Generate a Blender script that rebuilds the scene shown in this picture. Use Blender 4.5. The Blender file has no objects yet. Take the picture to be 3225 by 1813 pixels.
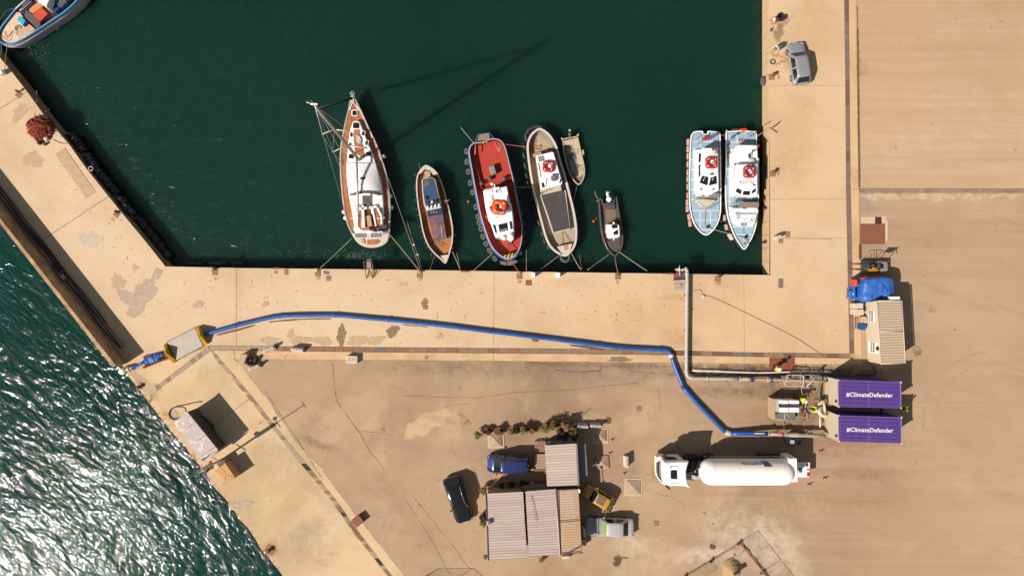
import bpy, bmesh, math, random
from mathutils import Vector, Matrix, noise as mnoise
R = math.radians
random.seed(7)
SC = bpy.context.scene
COL = SC.collection
# ---------------------------------------------------------------- camera, sky, sun, exposure
HC, KP = 70.0, 31.3          # camera height over the quay, pixels of the photo per metre on the quay
cam = bpy.data.objects.new('camera', bpy.data.cameras.new('camera')); COL.objects.link(cam)
cam.location = (0, 0, HC); cam.rotation_euler = (0, 0, 0)
cam.data.sensor_width = 36; cam.data.lens = 36 * HC / (3225 / KP)
cam.data.clip_end = 3000
SC.camera = cam
SUN_EL, SUN_AZ = R(42), R(237)      # azimuth clockwise from +Y
w = bpy.data.worlds.new('World'); SC.world = w; w.use_nodes = True
nt = w.node_tree
sky = nt.nodes.new('ShaderNodeTexSky'); sky.sky_type = 'NISHITA'; sky.sun_disc = False
sky.sun_elevation = SUN_EL; sky.sun_rotation = SUN_AZ
bg = nt.nodes['Background']; bg.inputs[1].default_value = 0.05
hs = nt.nodes.new('ShaderNodeHueSaturation'); hs.inputs['Saturation'].default_value = .5   # hazy, paler Mediterranean sky
nt.links.new(sky.outputs[0], hs.inputs['Color']); nt.links.new(hs.outputs[0], bg.inputs[0])
sd = bpy.data.lights.new('sun', 'SUN'); sd.energy = 4.2; sd.angle = R(0.5); sd.color = (1, .915, .845)
sun = bpy.data.objects.new('sun', sd); COL.objects.link(sun)
LD = Vector((-math.sin(SUN_AZ) * math.cos(SUN_EL), -math.cos(SUN_AZ) * math.cos(SUN_EL), -math.sin(SUN_EL)))
sun.rotation_euler = LD.to_track_quat('-Z', 'Y').to_euler(); sun.location = (-30, -20, 60)
vs = SC.view_settings; vs.view_transform = 'Standard'; vs.look = 'None'; vs.exposure = 0.72; vs.gamma = 1; vs.use_curve_mapping = False

# ---------------------------------------------------------------- coordinates: photo pixel + real height -> metres
def W(u, v, z=0.0):
    s = (HC - z) / HC / KP
    return Vector(((u - 1612.5) * s, (906.5 - v) * s, z))
def ZC(u0, v0, f):
    return lambda x, y, z=0.0: W(u0 + x / f, v0 + y / f, z)
PX = lambda u, v, z=0.0: W(u, v, z)
ZW = -1.8                             # water level under the quay top

# ---------------------------------------------------------------- mesh builder
class MB:
    def __init__(s): s.v = []; s.f = []; s.sm = []; s.mi = []; s.cur = 0
    def add(s, vs_, fs, smooth=False):
        n = len(s.v); s.v += [tuple(p) for p in vs_]
        for f in fs: s.f.append([i + n for i in f]); s.sm.append(smooth); s.mi.append(s.cur)
        return s
    def box(s, c, d, rz=0, rx=0, ry=0):
        M = Matrix.Rotation(rz, 3, 'Z') @ Matrix.Rotation(ry, 3, 'Y') @ Matrix.Rotation(rx, 3, 'X')
        c = Vector(c); P = [c + M @ Vector((x * d[0] / 2, y * d[1] / 2, z * d[2] / 2)) for z in (-1, 1) for y in (-1, 1) for x in (-1, 1)]
        return s.add(P, [(0, 2, 3, 1), (4, 5, 7, 6), (0, 1, 5, 4), (2, 6, 7, 3), (0, 4, 6, 2), (1, 3, 7, 5)])
    def prism(s, pts, z0, z1, ch=0.0):
        pts = [Vector((p[0], p[1])) for p in pts]
        a = sum(pts[i].x * pts[(i + 1) % len(pts)].y - pts[(i + 1) % len(pts)].x * pts[i].y for i in range(len(pts)))
        if a < 0: pts.reverse()
        n = len(pts); V = [(p.x, p.y, z0) for p in pts]
        F = [tuple(range(n - 1, -1, -1))]
        if ch > 0:
            q = inset(pts, ch); V += [(p.x, p.y, z1 - ch) for p in pts] + [(p.x, p.y, z1) for p in q]; L = 3
        else:
            V += [(p.x, p.y, z1) for p in pts]; L = 2
        for k in range(L - 1):
            for i in range(n):
                j = (i + 1) % n; F.append((k * n + i, k * n + j, (k + 1) * n + j, (k + 1) * n + i))
        F.append(tuple((L - 1) * n + i for i in range(n)))
        return s.add(V, F)
    def sheet(s, pts): return s.add([tuple(p) for p in pts], [tuple(range(len(pts)))])
    def tube(s, path, r, n=8, closed=False, r1=None, smooth=True):
        path = [Vector(p) for p in path]; m = len(path); V = []; F = []
        up = None
        for i, p in enumerate(path):
            if closed: t = path[(i + 1) % m] - path[i - 1]
            else: t = path[min(i + 1, m - 1)] - path[max(i - 1, 0)]
            if t.length < 1e-9: t = Vector((0, 0, 1))
            t.normalize()
            if up is None: up = Vector((0, 0, 1)) if abs(t.z) < .9 else Vector((1, 0, 0))
            a = t.cross(up)
            if a.length < 1e-4: a = t.cross(Vector((1, 0, 0)))
            a.normalize(); b = a.cross(t).normalized()
            rr = r if r1 is None else r + (r1 - r) * i / max(1, m - 1)
            for k in range(n):
                th = 2 * math.pi * k / n; V.append(p + a * rr * math.cos(th) + b * rr * math.sin(th))
        for i in range(m if closed else m - 1):
            j = (i + 1) % m
            for k in range(n):
                l = (k + 1) % n; F.append((i * n + k, j * n + k, j * n + l, i * n + l))
        s.add(V, F, smooth)
        if not closed:
            q = len(s.v) - len(V)
            s.f.append([q + k for k in range(n)]); s.sm.append(False); s.mi.append(s.cur)
            s.f.append([q + (m - 1) * n + k for k in range(n - 1, -1, -1)]); s.sm.append(False); s.mi.append(s.cur)
        return s
    def lathe(s, prof, c=(0, 0, 0), axis=(0, 0, 1), n=16, smooth=True):
        ax = Vector(axis).normalized(); c = Vector(c)
        a = ax.orthogonal().normalized(); b = ax.cross(a); V = []; F = []
        for r, h in prof:
            for k in range(n):
                th = 2 * math.pi * k / n; V.append(c + ax * h + (a * math.cos(th) + b * math.sin(th)) * max(r, 1e-4))
        for i in range(len(prof) - 1):
            for k in range(n):
                l = (k + 1) % n; F.append((i * n + k, i * n + l, (i + 1) * n + l, (i + 1) * n + k))
        F.append(tuple(range(n - 1, -1, -1))); F.append(tuple((len(prof) - 1) * n + k for k in range(n)))
        return s.add(V, F, smooth)
    def torus(s, c, Rr, r, axis=(0, 0, 1), n=20, m=8):
        ax = Vector(axis).normalized(); a = ax.orthogonal().normalized(); b = ax.cross(a); c = Vector(c)
        return s.tube([c + (a * math.cos(2 * math.pi * i / n) + b * math.sin(2 * math.pi * i / n)) * Rr for i in range(n)], r, m, closed=True)
    def rings(s, rows, closed=True, caps=(True, True), smooth=True):
        n = len(rows[0]); V = [p for r in rows for p in r]; F = []
        for i in range(len(rows) - 1):
            for k in range(n if closed else n - 1):
                l = (k + 1) % n; F.append((i * n + k, i * n + l, (i + 1) * n + l, (i + 1) * n + k))
        if caps[0]: F.append(tuple(range(n - 1, -1, -1)))
        if caps[1]: F.append(tuple((len(rows) - 1) * n + k for k in range(n)))
        return s.add(V, F, smooth)
    def build(s, name, mat, parent=None, off=None, world=True):
        """off: origin; with a parent the mesh is stored relative to the root of the thing"""
        o0 = Vector((0, 0, 0))
        if parent is not None:
            if world:
                r = parent
                while r is not None: o0 += r.location; r = r.parent
        elif off is not None: o0 = Vector(off)
        elif world and s.v:
            xs = [p[0] for p in s.v]; ys = [p[1] for p in s.v]; zs = [p[2] for p in s.v]
            o0 = Vector(((min(xs) + max(xs)) / 2, (min(ys) + max(ys)) / 2, min(zs)))
        me = bpy.data.meshes.new(name)
        me.from_pydata([(p[0] - o0.x, p[1] - o0.y, p[2] - o0.z) for p in s.v], [], s.f)
        me.polygons.foreach_set('use_smooth', s.sm)
        mats = mat if isinstance(mat, (list, tuple)) else [mat]
        for m in mats: me.materials.append(m)
        if len(mats) > 1: me.polygons.foreach_set('material_index', s.mi)
        me.update(); me.validate()
        o = bpy.data.objects.new(name, me); COL.objects.link(o)
        if parent is not None: o.parent = parent
        else: o.location = o0
        return o

def inset(pts, d):
    """move a counter-clockwise outline inwards by d"""
    n = len(pts); q = []
    for i in range(n):
        a, b, c = Vector(pts[i - 1][:2]), Vector(pts[i][:2]), Vector(pts[(i + 1) % n][:2])
        e1 = (b - a); e2 = (c - b)
        if e1.length < 1e-6: e1 = e2
        if e2.length < 1e-6: e2 = e1
        n1 = Vector((-e1.y, e1.x)).normalized(); n2 = Vector((-e2.y, e2.x)).normalized()
        m = n1 + n2
        if m.length < 1e-3: m = n1
        m.normalize(); k = d / max(.35, m.dot(n1)); q.append(b + m * k)
    return q
def ccw(pts):
    a = sum(pts[i][0] * pts[(i + 1) % len(pts)][1] - pts[(i + 1) % len(pts)][0] * pts[i][1] for i in range(len(pts)))
    return list(pts) if a > 0 else list(reversed(pts))
def smooth_loop(pts, k=4, closed=True):
    n = len(pts); out = []
    P = [Vector(p) for p in pts]
    for i in range(n if closed else n - 1):
        if closed: a, b, c, d = P[i - 1], P[i], P[(i + 1) % n], P[(i + 2) % n]
        else: a, b, c, d = P[max(0, i - 1)], P[i], P[i + 1], P[min(n - 1, i + 2)]
        for j in range(k):
            t = j / k
            out.append(.5 * ((2 * b) + (c - a) * t + (2 * a - 5 * b + 4 * c - d) * t * t + (3 * b - a - 3 * c + d) * t ** 3))
    if not closed: out.append(P[-1])
    return out
def rrect(cx, cy, w_, h_, r, rz=0, k=4):
    out = []
    for sx, sy, a0 in ((1, 1, 0), (-1, 1, 90), (-1, -1, 180), (1, -1, 270)):
        for i in range(k + 1):
            a = R(a0 + 90 * i / k); out.append((sx * (w_ / 2 - r) + r * math.cos(a), sy * (h_ / 2 - r) + r * math.sin(a)))
    c, s_ = math.cos(rz), math.sin(rz)
    return [(cx + x * c - y * s_, cy + x * s_ + y * c) for x, y in out]
def circ(cx, cy, r, n=20): return [(cx + r * math.cos(2 * math.pi * i / n), cy + r * math.sin(2 * math.pi * i / n)) for i in range(n)]

def tag(o, label=None, cat=None, group=None, kind=None):
    if label: o['label'] = label
    if cat: o['category'] = cat
    if group: o['group'] = group
    if kind: o['kind'] = kind
    return o
def thing(name, label, cat, loc, group=None, rz=0):
    o = bpy.data.objects.new(name, None); COL.objects.link(o); o.location = loc; o.rotation_euler = (0, 0, rz)
    o.empty_display_size = .3
    return tag(o, label, cat, group)
def copy_tree(o, parent=None):
    c = o.copy(); COL.objects.link(c); c.parent = parent
    for ch in list(o.children): copy_tree(ch, c)
    return c

# ---------------------------------------------------------------- materials
def s2l(c): c /= 255; return c / 12.92 if c <= .04045 else ((c + .055) / 1.055) ** 2.4
def lit(r, g, b, k=1.65, cap=.82):
    return tuple(min(cap, s2l(c) / k) for c in (r, g, b)) + (1,)
class NT:
    def __init__(s, name):
        s.m = bpy.data.materials.new(name); s.m.use_nodes = True; s.t = s.m.node_tree
        s.b = s.t.nodes['Principled BSDF']
    def n(s, ty, **kw):
        x = s.t.nodes.new(ty)
        for k, v in kw.items(): setattr(x, k, v)
        return x
    def l(s, a, b): s.t.links.new(a, b)
    def noise(s, vec, scale, detail=4, rough=.6, dist=0):
        x = s.n('ShaderNodeTexNoise'); x.inputs['Scale'].default_value = scale; x.inputs['Detail'].default_value = detail
        x.inputs['Roughness'].default_value = rough; x.inputs['Distortion'].default_value = dist
        if vec is not None: s.l(vec, x.inputs['Vector'])
        return x.outputs['Fac']
    def mr(s, v, a, b, c=0, d=1, sm=False):
        x = s.n('ShaderNodeMapRange'); x.interpolation_type = 'SMOOTHSTEP' if sm else 'LINEAR'
        s.l(v, x.inputs[0])
        for i, q in enumerate((a, b, c, d)): x.inputs[1 + i].default_value = q
        return x.outputs[0]
    def mix(s, f, a, b, mode='MIX'):
        x = s.n('ShaderNodeMix', data_type='RGBA', blend_type=mode)
        for i, q in ((0, f), (6, a), (7, b)):
            if isinstance(q, (int, float)): x.inputs[i].default_value = q
            elif isinstance(q, tuple): x.inputs[i].default_value = q
            else: s.l(q, x.inputs[i])
        return x.outputs[2]
    def math(s, op, a, b=0.0):
        x = s.n('ShaderNodeMath', operation=op)
        for i, q in ((0, a), (1, b)):
            if isinstance(q, (int, float)): x.inputs[i].default_value = q
            else: s.l(q, x.inputs[i])
        return x.outputs[0]
    def map(s, vec, loc=(0, 0, 0), rot=(0, 0, 0), sc=(1, 1, 1)):
        if rot != (0, 0, 0) and sc != (1, 1, 1): vec = s.map(vec, rot=rot); rot = (0, 0, 0)
        x = s.n('ShaderNodeMapping'); x.inputs[1].default_value = loc; x.inputs[2].default_value = rot; x.inputs[3].default_value = sc
        s.l(vec, x.inputs[0]); return x.outputs[0]
    def pos(s): return s.n('ShaderNodeNewGeometry').outputs['Position']
    def obj(s): return s.n('ShaderNodeTexCoord').outputs['Object']
    def bump(s, h, strength=.3, dist=.02):
        x = s.n('ShaderNodeBump'); x.inputs['Strength'].default_value = strength; x.inputs['Distance'].default_value = dist
        s.l(h, x.inputs['Height']); s.l(x.outputs[0], s.b.inputs['Normal']); return x
    def blob(s, c, rx, ry, rot=0, soft=.5):
        """1 inside an ellipse (metres), 0 outside; Mapping as TEXTURE moves the ellipse to the origin"""
        x = s.n('ShaderNodeMapping', vector_type='TEXTURE'); x.inputs[1].default_value = (c[0], c[1], 0)
        x.inputs[2].default_value = (0, 0, rot); x.inputs[3].default_value = (rx, ry, 50)
        s.l(s.wpos, x.inputs[0]); le = s.n('ShaderNodeVectorMath', operation='LENGTH'); s.l(x.outputs[0], le.inputs[0])
        return s.mr(le.outputs['Value'], 1 - soft, 1 + soft, 1, 0, True)
_MC = {}
def pm(name, col, rough=.6, metal=0, var=.18, scale=3.0, col2=None, bump=0, coat=0, spec=None):
    if name in _MC: return _MC[name]
    t = NT(name); v = t.obj()
    a = t.noise(v, scale, 5); b = t.noise(v, scale * 9, 3)
    f = t.math('ADD', t.math('MULTIPLY', a, .7), t.math('MULTIPLY', b, .3))
    f = t.mr(f, .35, .65)
    c2 = col2 or tuple(c * (1 - var) for c in col[:3]) + (1,)
    t.l(t.mix(f, col, c2), t.b.inputs['Base Color'])
    t.b.inputs['Roughness'].default_value = rough; t.b.inputs['Metallic'].default_value = metal
    if spec is not None: t.b.inputs['Specular IOR Level'].default_value = spec
    if coat: t.b.inputs['Coat Weight'].default_value = coat; t.b.inputs['Coat Roughness'].default_value = .06
    if bump: t.bump(b, bump, .02)
    _MC[name] = t.m; return t.m
K_black = pm('black_rubber', (.018, .016, .016, 1), .6)
K_tyre = pm('worn_tyre', (.05, .043, .04, 1), .85, var=.4, scale=6)
K_tyre2 = pm('grey_tyre', (.095, .082, .076, 1), .9, var=.4, scale=6)
K_white = pm('white_paint', (.78, .76, .73, 1), .35, var=.08, scale=2)
K_offw = pm('offwhite_paint', lit(232, 218, 198), .5, var=.14, scale=2.5)
K_glass = pm('dark_glass', (.012, .014, .017, 1), .05, var=.1, spec=.6)
K_steel = pm('steel', (.45, .44, .43, 1), .35, .8)
K_galv = pm('galvanised_pipe', lit(212, 198, 190), .45, .0, var=.15)
K_teak = pm('teak_planks', lit(206, 128, 72), .7, var=.3, scale=1.5, col2=lit(176, 100, 50))
K_wood = pm('varnished_wood', lit(214, 138, 80), .6, var=.35, scale=1.2, col2=lit(170, 92, 44))
K_plank = pm('weathered_wood', lit(200, 160, 125), .85, var=.4, scale=3)
K_rope = pm('pale_rope', lit(205, 185, 160), .9, var=.3)
K_roped = pm('dark_rope', lit(120, 98, 80), .9, var=.3)
K_red = pm('red_paint', lit(214, 48, 42), .5, var=.2)
K_orange = pm('orange_paint', lit(240, 92, 24), .5, var=.15)
K_rust = pm('rusty_iron', lit(166, 92, 56), .9, var=.45, scale=4)
K_brown = pm('brown_plate', lit(156, 96, 64), .8, var=.2, scale=2)
K_blue = pm('blue_hose_skin', (.004, .11, .42, 1), .38, var=.12, scale=1.5, col2=(.006, .075, .30, 1))
K_yellow = pm('yellow_paint', lit(238, 178, 10), .5, var=.12)
K_dgrey = pm('dark_grey_paint', (.07, .065, .065, 1), .6, var=.2)
K_mgrey = pm('mid_grey_paint', (.22, .2, .19, 1), .6, var=.2)
K_purple = pm('purple_paint', lit(100, 66, 158), .55, scale=.8, col2=lit(92, 66, 140))
K_cream = pm('cream_panel', lit(236, 218, 188), .55, var=.08, scale=1)
K_green = pm('leaf_green', (.07, .085, .016, 1), .7, var=.5, scale=8, col2=(.16, .13, .03, 1))
K_dgreen = pm('leaf_dark', (.03, .035, .01, 1), .7, var=.5, scale=8)
K_reddish = pm('leaf_reddish', (.24, .10, .045, 1), .8, var=.5, scale=8, col2=(.10, .075, .02, 1))
K_terra = pm('terracotta', lit(205, 130, 95), .85, var=.2)
K_teal = pm('teal_hose', lit(58, 128, 142), .5)
K_skin = pm('skin', (.42, .24, .16, 1), .6, var=.05)
K_hair = pm('dark_hair', (.02, .014, .01, 1), .8)
K_hivis = pm('hivis_yellow', (.55, .82, .02, 1), .7, var=.05)
K_trous = pm('dark_trousers', (.03, .035, .05, 1), .9)
# ---------------------------------------------------------------- ground materials
def ground_mat(name, col, col_dark, col_light, big=.08, stains=(), lanes=False, grain=.25, amt=1.0):
    t = NT(name); p = t.pos()
    wob = t.n('ShaderNodeTexNoise'); wob.inputs['Scale'].default_value = 1.3; wob.inputs['Detail'].default_value = 4; t.l(p, wob.inputs['Vector'])
    vm = t.n('ShaderNodeVectorMath', operation='SUBTRACT'); t.l(wob.outputs['Color'], vm.inputs[0]); vm.inputs[1].default_value = (.5, .5, .5)
    vs2 = t.n('ShaderNodeVectorMath', operation='SCALE'); t.l(vm.outputs[0], vs2.inputs[0]); vs2.inputs['Scale'].default_value = 1.6
    va = t.n('ShaderNodeVectorMath', operation='ADD'); t.l(p, va.inputs[0]); t.l(vs2.outputs[0], va.inputs[1]); t.wpos = va.outputs[0]
    c = t.mix(t.math('MULTIPLY', t.mr(t.noise(p, big, 6, .62, .6), .42, .68, 0, 1, True), .6 * amt), col, col_dark)
    c = t.mix(t.math('MULTIPLY', t.mr(t.noise(p, big * 3.1, 6, .65, .4), .5, .72, 0, 1, True), .5 * amt), c, col_light)
    c = t.mix(t.math('MULTIPLY', t.mr(t.noise(p, .9, 6, .75, .3), .55, .72, 0, 1), .35 * amt), c, col_dark)
    if lanes:
        sx = t.n('ShaderNodeSeparateXYZ'); t.l(p, sx.inputs[0])
        y = t.math('DIVIDE', t.math('ADD', sx.outputs[1], 111.93), 3.13)
        wn = t.n('ShaderNodeTexWhiteNoise', noise_dimensions='1D'); t.l(t.math('FLOOR', y), wn.inputs['W'])
        east = t.mr(sx.outputs[0], 14, 26, 0, 1, True)
        st = t.noise(t.map(p, sc=(.05, 1.1, 1)), 1.0, 5, .6)
        band = t.math('MULTIPLY', t.math('ADD', t.math('MULTIPLY', wn.outputs[0], .5), t.mr(st, .4, .7)), east)
        c = t.mix(t.math('MULTIPLY', band, .62), c, col_dark)
        fr = t.math('FRACT', y)
        seam = t.math('MULTIPLY', t.mr(t.math('ABSOLUTE', t.math('SUBTRACT', fr, .5)), .485, .497), t.math('MULTIPLY', east, t.mr(t.noise(t.map(p, sc=(.3, 1, 1)), .12, 3), .38, .52)))
        c = t.mix(t.math('MULTIPLY', seam, .55), c, col_light)
        dk = t.math('MULTIPLY', t.mr(fr, .82, .98), t.math('MULTIPLY', east, t.mr(t.noise(p, .09, 3), .45, .62)))
        c = t.mix(t.math('MULTIPLY', dk, .35), c, col_dark)
    # small pits and scuffs
    vz = t.n('ShaderNodeTexVoronoi'); vz.inputs['Scale'].default_value = .55; t.l(t.wpos, vz.inputs['Vector'])
    pit = t.math('MULTIPLY', t.mr(vz.outputs['Distance'], .05, .12, 1, 0), t.mr(t.noise(p, .21, 2), .5, .56))
    c = t.mix(t.math('MULTIPLY', pit, .55), c, tuple(q * .35 for q in col_dark[:3]) + (1,))
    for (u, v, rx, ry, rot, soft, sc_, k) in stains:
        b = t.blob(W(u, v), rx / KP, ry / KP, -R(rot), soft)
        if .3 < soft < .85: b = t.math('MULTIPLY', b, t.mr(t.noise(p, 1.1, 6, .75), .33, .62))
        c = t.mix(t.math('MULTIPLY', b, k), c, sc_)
    v3 = t.n('ShaderNodeTexVoronoi'); v3.inputs['Scale'].default_value = 1.9; t.l(t.wpos, v3.inputs['Vector'])
    c = t.mix(t.math('MULTIPLY', t.math('MULTIPLY', t.mr(v3.outputs['Distance'], .04, .13, 1, 0), t.mr(t.noise(p, .35, 3), .5, .6)), .4), c, tuple(q * .6 for q in col_dark[:3]) + (1,))
    c = t.mix(t.math('MULTIPLY', t.mr(t.noise(t.map(p, rot=(0, 0, .3), sc=(.2, 1, 1)), .45, 6, .7), .52, .72), .3 * amt), c, col_dark)
    g = t.noise(p, 7, 4, .8)
    c = t.mix(grain, c, t.mix(t.mr(g, .3, .7), (0, 0, 0, 1), (1, 1, 1, 1)), 'SOFT_LIGHT')
    t.l(c, t.b.inputs['Base Color']); t.b.inputs['Roughness'].default_value = .9
    t.b.inputs['Specular IOR Level'].default_value = .2
    t.bump(t.noise(p, 5, 5, .7), .25, .015)
    return t.m
DK = lit(95, 70, 50); GR = lit(150, 130, 115); RU = lit(170, 95, 40); LT = lit(236, 212, 180); GREY = lit(172, 152, 138)
M_apron = ground_mat('pale_concrete', lit(235, 204, 165), lit(206, 171, 130), lit(240, 212, 172), .09, [
    (2136, 1055, 45, 28, 5, .7, RU, .55), (2115, 936, 40, 10, 0, .7, RU, .5), (2170, 1075, 36, 22, 0, .6, DK, .4),
    (1985, 1010, 55, 70, 0, .15, lit(200, 165, 120), .35), (1800, 890, 60, 24, 0, .5, lit(195, 160, 120), .35), (2300, 880, 60, 26, 0, .5, lit(190, 155, 115), .5),
    (755, 920, 11, 75, 0, .4, GREY, .6), (440, 905, 70, 60, 30, .3, GREY, .0), (600, 880, 90, 60, 20, .8, lit(244, 222, 190), .5),
    (2520, 320, 50, 26, 20, .8, lit(190, 150, 108), .55), (2490, 500, 60, 60, 0, .8, lit(192, 152, 110), .45), (2560, 60, 60, 120, 0, .8, lit(196, 156, 112), .4),
    (2600, 960, 70, 50, 30, .8, lit(238, 214, 184), .5), (2470, 70, 26, 12, -40, .35, DK, .85), (2455, 98, 14, 30, 20, .3, lit(110, 80, 50), .8), (2430, 105, 30, 40, 0, .7, GR, .4),
    (2480, 185, 18, 34, 10, .35, lit(160, 105, 45), .7), (2455, 178, 30, 5, 25, .3, lit(150, 100, 45), .7), (2452, 198, 25, 4, 10, .3, lit(150, 100, 45), .7),
    (2200, 990, 420, 130, 0, .95, lit(230, 192, 148), .55), (950, 960, 420, 110, 0, .9, lit(240, 213, 176), .6), (250, 700, 300, 120, 52, .9, lit(240, 214, 180), .6), (2540, 300, 120, 500, 0, .9, lit(228, 189, 144), .4)], grain=.16)
M_pier = ground_mat('pier_concrete', lit(235, 204, 160), lit(196, 165, 124), lit(240, 216, 180), .12, [
    (960, 1690, 110, 45, -35, .7, GREY, .55), (880, 1400, 90, 40, -25, .6, GREY, .45), (700, 1330, 60, 90, 0, .8, lit(230, 205, 170), .4),
    (1010, 1560, 60, 20, 45, .6, GREY, .4), (760, 1620, 50, 26, -15, .4, GR, .0), (1020, 1750, 60, 30, -40, .7, GREY, .5), (850, 1730, 26, 30, 0, .5, lit(185, 115, 50), .6), (470, 1225, 50, 14, 55, .6, lit(200, 130, 80), .5),
    (640, 1400, 70, 10, 52, .5, lit(205, 140, 75), .7), (545, 1330, 60, 9, 52, .5, lit(205, 150, 95), .5)], grain=.2)
M_beam = ground_mat('kerb_concrete', lit(232, 196, 150), lit(200, 160, 118), lit(238, 208, 168), .3, (), grain=.16)
M_yard = ground_mat('yard_asphalt', lit(197, 166, 133), lit(160, 131, 103), lit(218, 188, 154), .06, [
    (3100, 1300, 480, 900, 0, .9, lit(214, 181, 146), .6), 
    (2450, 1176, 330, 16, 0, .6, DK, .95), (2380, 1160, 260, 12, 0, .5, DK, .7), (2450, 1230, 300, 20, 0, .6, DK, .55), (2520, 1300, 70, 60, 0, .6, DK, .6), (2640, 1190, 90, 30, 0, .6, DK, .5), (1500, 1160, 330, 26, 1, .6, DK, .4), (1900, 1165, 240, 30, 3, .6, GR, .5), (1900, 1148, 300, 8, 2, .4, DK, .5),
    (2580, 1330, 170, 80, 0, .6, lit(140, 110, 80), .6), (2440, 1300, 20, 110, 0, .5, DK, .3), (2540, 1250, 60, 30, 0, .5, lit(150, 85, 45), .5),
    (1470, 1331, 13, 15, 0, .4, RU, .8), (1452, 1306, 15, 9, 0, .4, GR, .7), (1915, 1325, 9, 9, 0, .3, lit(120, 75, 45), .9), (1550, 1420, 160, 30, -8, .7, GR, .35),
    (1345, 1330, 75, 28, -28, .12, lit(222, 190, 150), .8), (1310, 1352, 50, 14, -35, .12, lit(222, 190, 150), .6), (1000, 1395, 60, 12, 18, .5, lit(135, 105, 85), .7), (1010, 1290, 200, 18, -48, .7, lit(170, 140, 108), .5),
    (1100, 1230, 260, 60, 0, .8, lit(190, 158, 122), .4), (2345, 1690, 140, 90, 20, .6, lit(234, 212, 186), .65), (2210, 1745, 100, 26, -5, .5, lit(236, 212, 185), .7), (2460, 1750, 60, 110, -30, .6, lit(236, 212, 185), .7),
    (1990, 1715, 60, 30, 0, .6, LT, .6), (2050, 1760, 80, 60, 0, .7, lit(224, 196, 164), .6), (1945, 1768, 12, 22, 15, .3, DK, .9), (1968, 1758, 12, 6, 0, .3, DK, .8), (2244, 1720, 8, 6, 0, .1, lit(110, 80, 50), .95), (2241, 1649, 4, 4, 0, .1, DK, .9), (2222, 1617, 3, 3, 0, .1, DK, .9),
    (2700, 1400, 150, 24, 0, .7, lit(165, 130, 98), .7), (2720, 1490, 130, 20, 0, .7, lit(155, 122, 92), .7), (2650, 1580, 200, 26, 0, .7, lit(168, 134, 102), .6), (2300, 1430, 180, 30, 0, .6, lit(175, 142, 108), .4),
    (2500, 1690, 90, 60, 0, .7, lit(178, 145, 110), .0), (2950, 1000, 300, 60, 0, .9, lit(212, 182, 146), .5), (2715, 650, 36, 26, 0, .4, GREY, .8), (2712, 612, 20, 8, 0, .4, DK, .7), (2950, 617, 360, 9, 0, .4, lit(232, 208, 175), .8),
    (2890, 1105, 12, 12, 0, .4, DK, .7), (3010, 1036, 4, 4, 0, .3, DK, .8), (2937, 980, 10, 9, 0, .4, GR, .7), (2720, 775, 50, 6, 0, .5, GR, .5), (1240, 1560, 200, 18, 52, .7, lit(180, 148, 116), .6), (2060, 1500, 14, 20, 0, .5, DK, .35)], lanes=True, grain=.13, amt=1.35)
# tyre sweep marks on the yard are thin rubber films laid down as rings
def water_mat(name, deep, tint, amp, rough, sc, sss=.5):
    t = NT(name); p = t.pos()
    c = t.mix(t.mr(t.noise(p, .035, 3, .5), .35, .65, 0, 1, True), deep, tint)
    t.l(c, t.b.inputs['Base Color']); t.b.inputs['Roughness'].default_value = rough
    t.b.inputs['IOR'].default_value = 1.33; t.b.inputs['Specular IOR Level'].default_value = .5
    prev = None
    for (rot, sx, sy, scl, dist, st) in sc:
        n = t.noise(t.map(p, rot=(0, 0, R(rot)), sc=(sx, sy, 1)), scl, 3, .55, .5)
        b = t.n('ShaderNodeBump'); b.inputs['Strength'].default_value = 1; b.inputs['Distance'].default_value = dist * amp
        t.l(n, b.inputs['Height'])
        if prev: t.l(prev, b.inputs['Normal'])
        prev = b.outputs[0]
    t.l(prev, t.b.inputs['Normal'])
    t.b.subsurface_method = 'BURLEY'; t.b.inputs['Subsurface Weight'].default_value = 1; t.b.inputs['Subsurface Scale'].default_value = sss
    t.b.inputs['Subsurface Radius'].default_value = (1, 1, 1)
    return t.m
M_basin = water_mat('harbour_water', (.0040, .0200, .0125, 1), (.0055, .0245, .0165, 1), 1.0, .2, [(-35, .6, 1.4, .9, .20, 0), (-20, .8, 1.3, 4, .022, 0)], 1.6)
M_sea = water_mat('sea_water', (.0022, .026, .0190, 1), (.0034, .033, .0245, 1), 1.0, .052, [(48, .55, 1.1, .24, .42, 0), (38, .5, 1.3, .9, .26, 0), (55, .6, 1.3, 2.2, .075, 0), (30, .8, 1.2, 5.0, .008, 0)])

# ---------------------------------------------------------------- water, land
def plate(name, pts, mat, z0, z1, parent=None, kind='structure', px=True, ch=0):
    q = [W(*p)[:2] if px else p for p in pts]
    m = MB(); m.prism(q, z0, z1, ch); o = m.build(name, mat, parent)
    if parent is None: o['kind'] = kind
    return o
# split line of the two waters runs under the pier
BIG = 900
A_, B_, C_, D_ = W(300, 1000, ZW), W(2600, 1000, ZW), Vector((40, BIG, ZW)), W(300 - 22000, 1000 - 28000, ZW)
m = MB(); m.add([A_, B_, C_, D_], [(0, 1, 2), (0, 2, 3)]); m.build('harbour_water', M_basin)['kind'] = 'structure'
m = MB(); m.add([A_, D_, Vector((-BIG, -BIG, ZW)), Vector((BIG, -BIG, ZW)), Vector((BIG, -60, ZW)), B_], [(0, 1, 2), (0, 2, 3), (0, 3, 4), (0, 4, 5)])
sea = m.build('open_sea', M_sea); sea['kind'] = 'structure'

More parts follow.
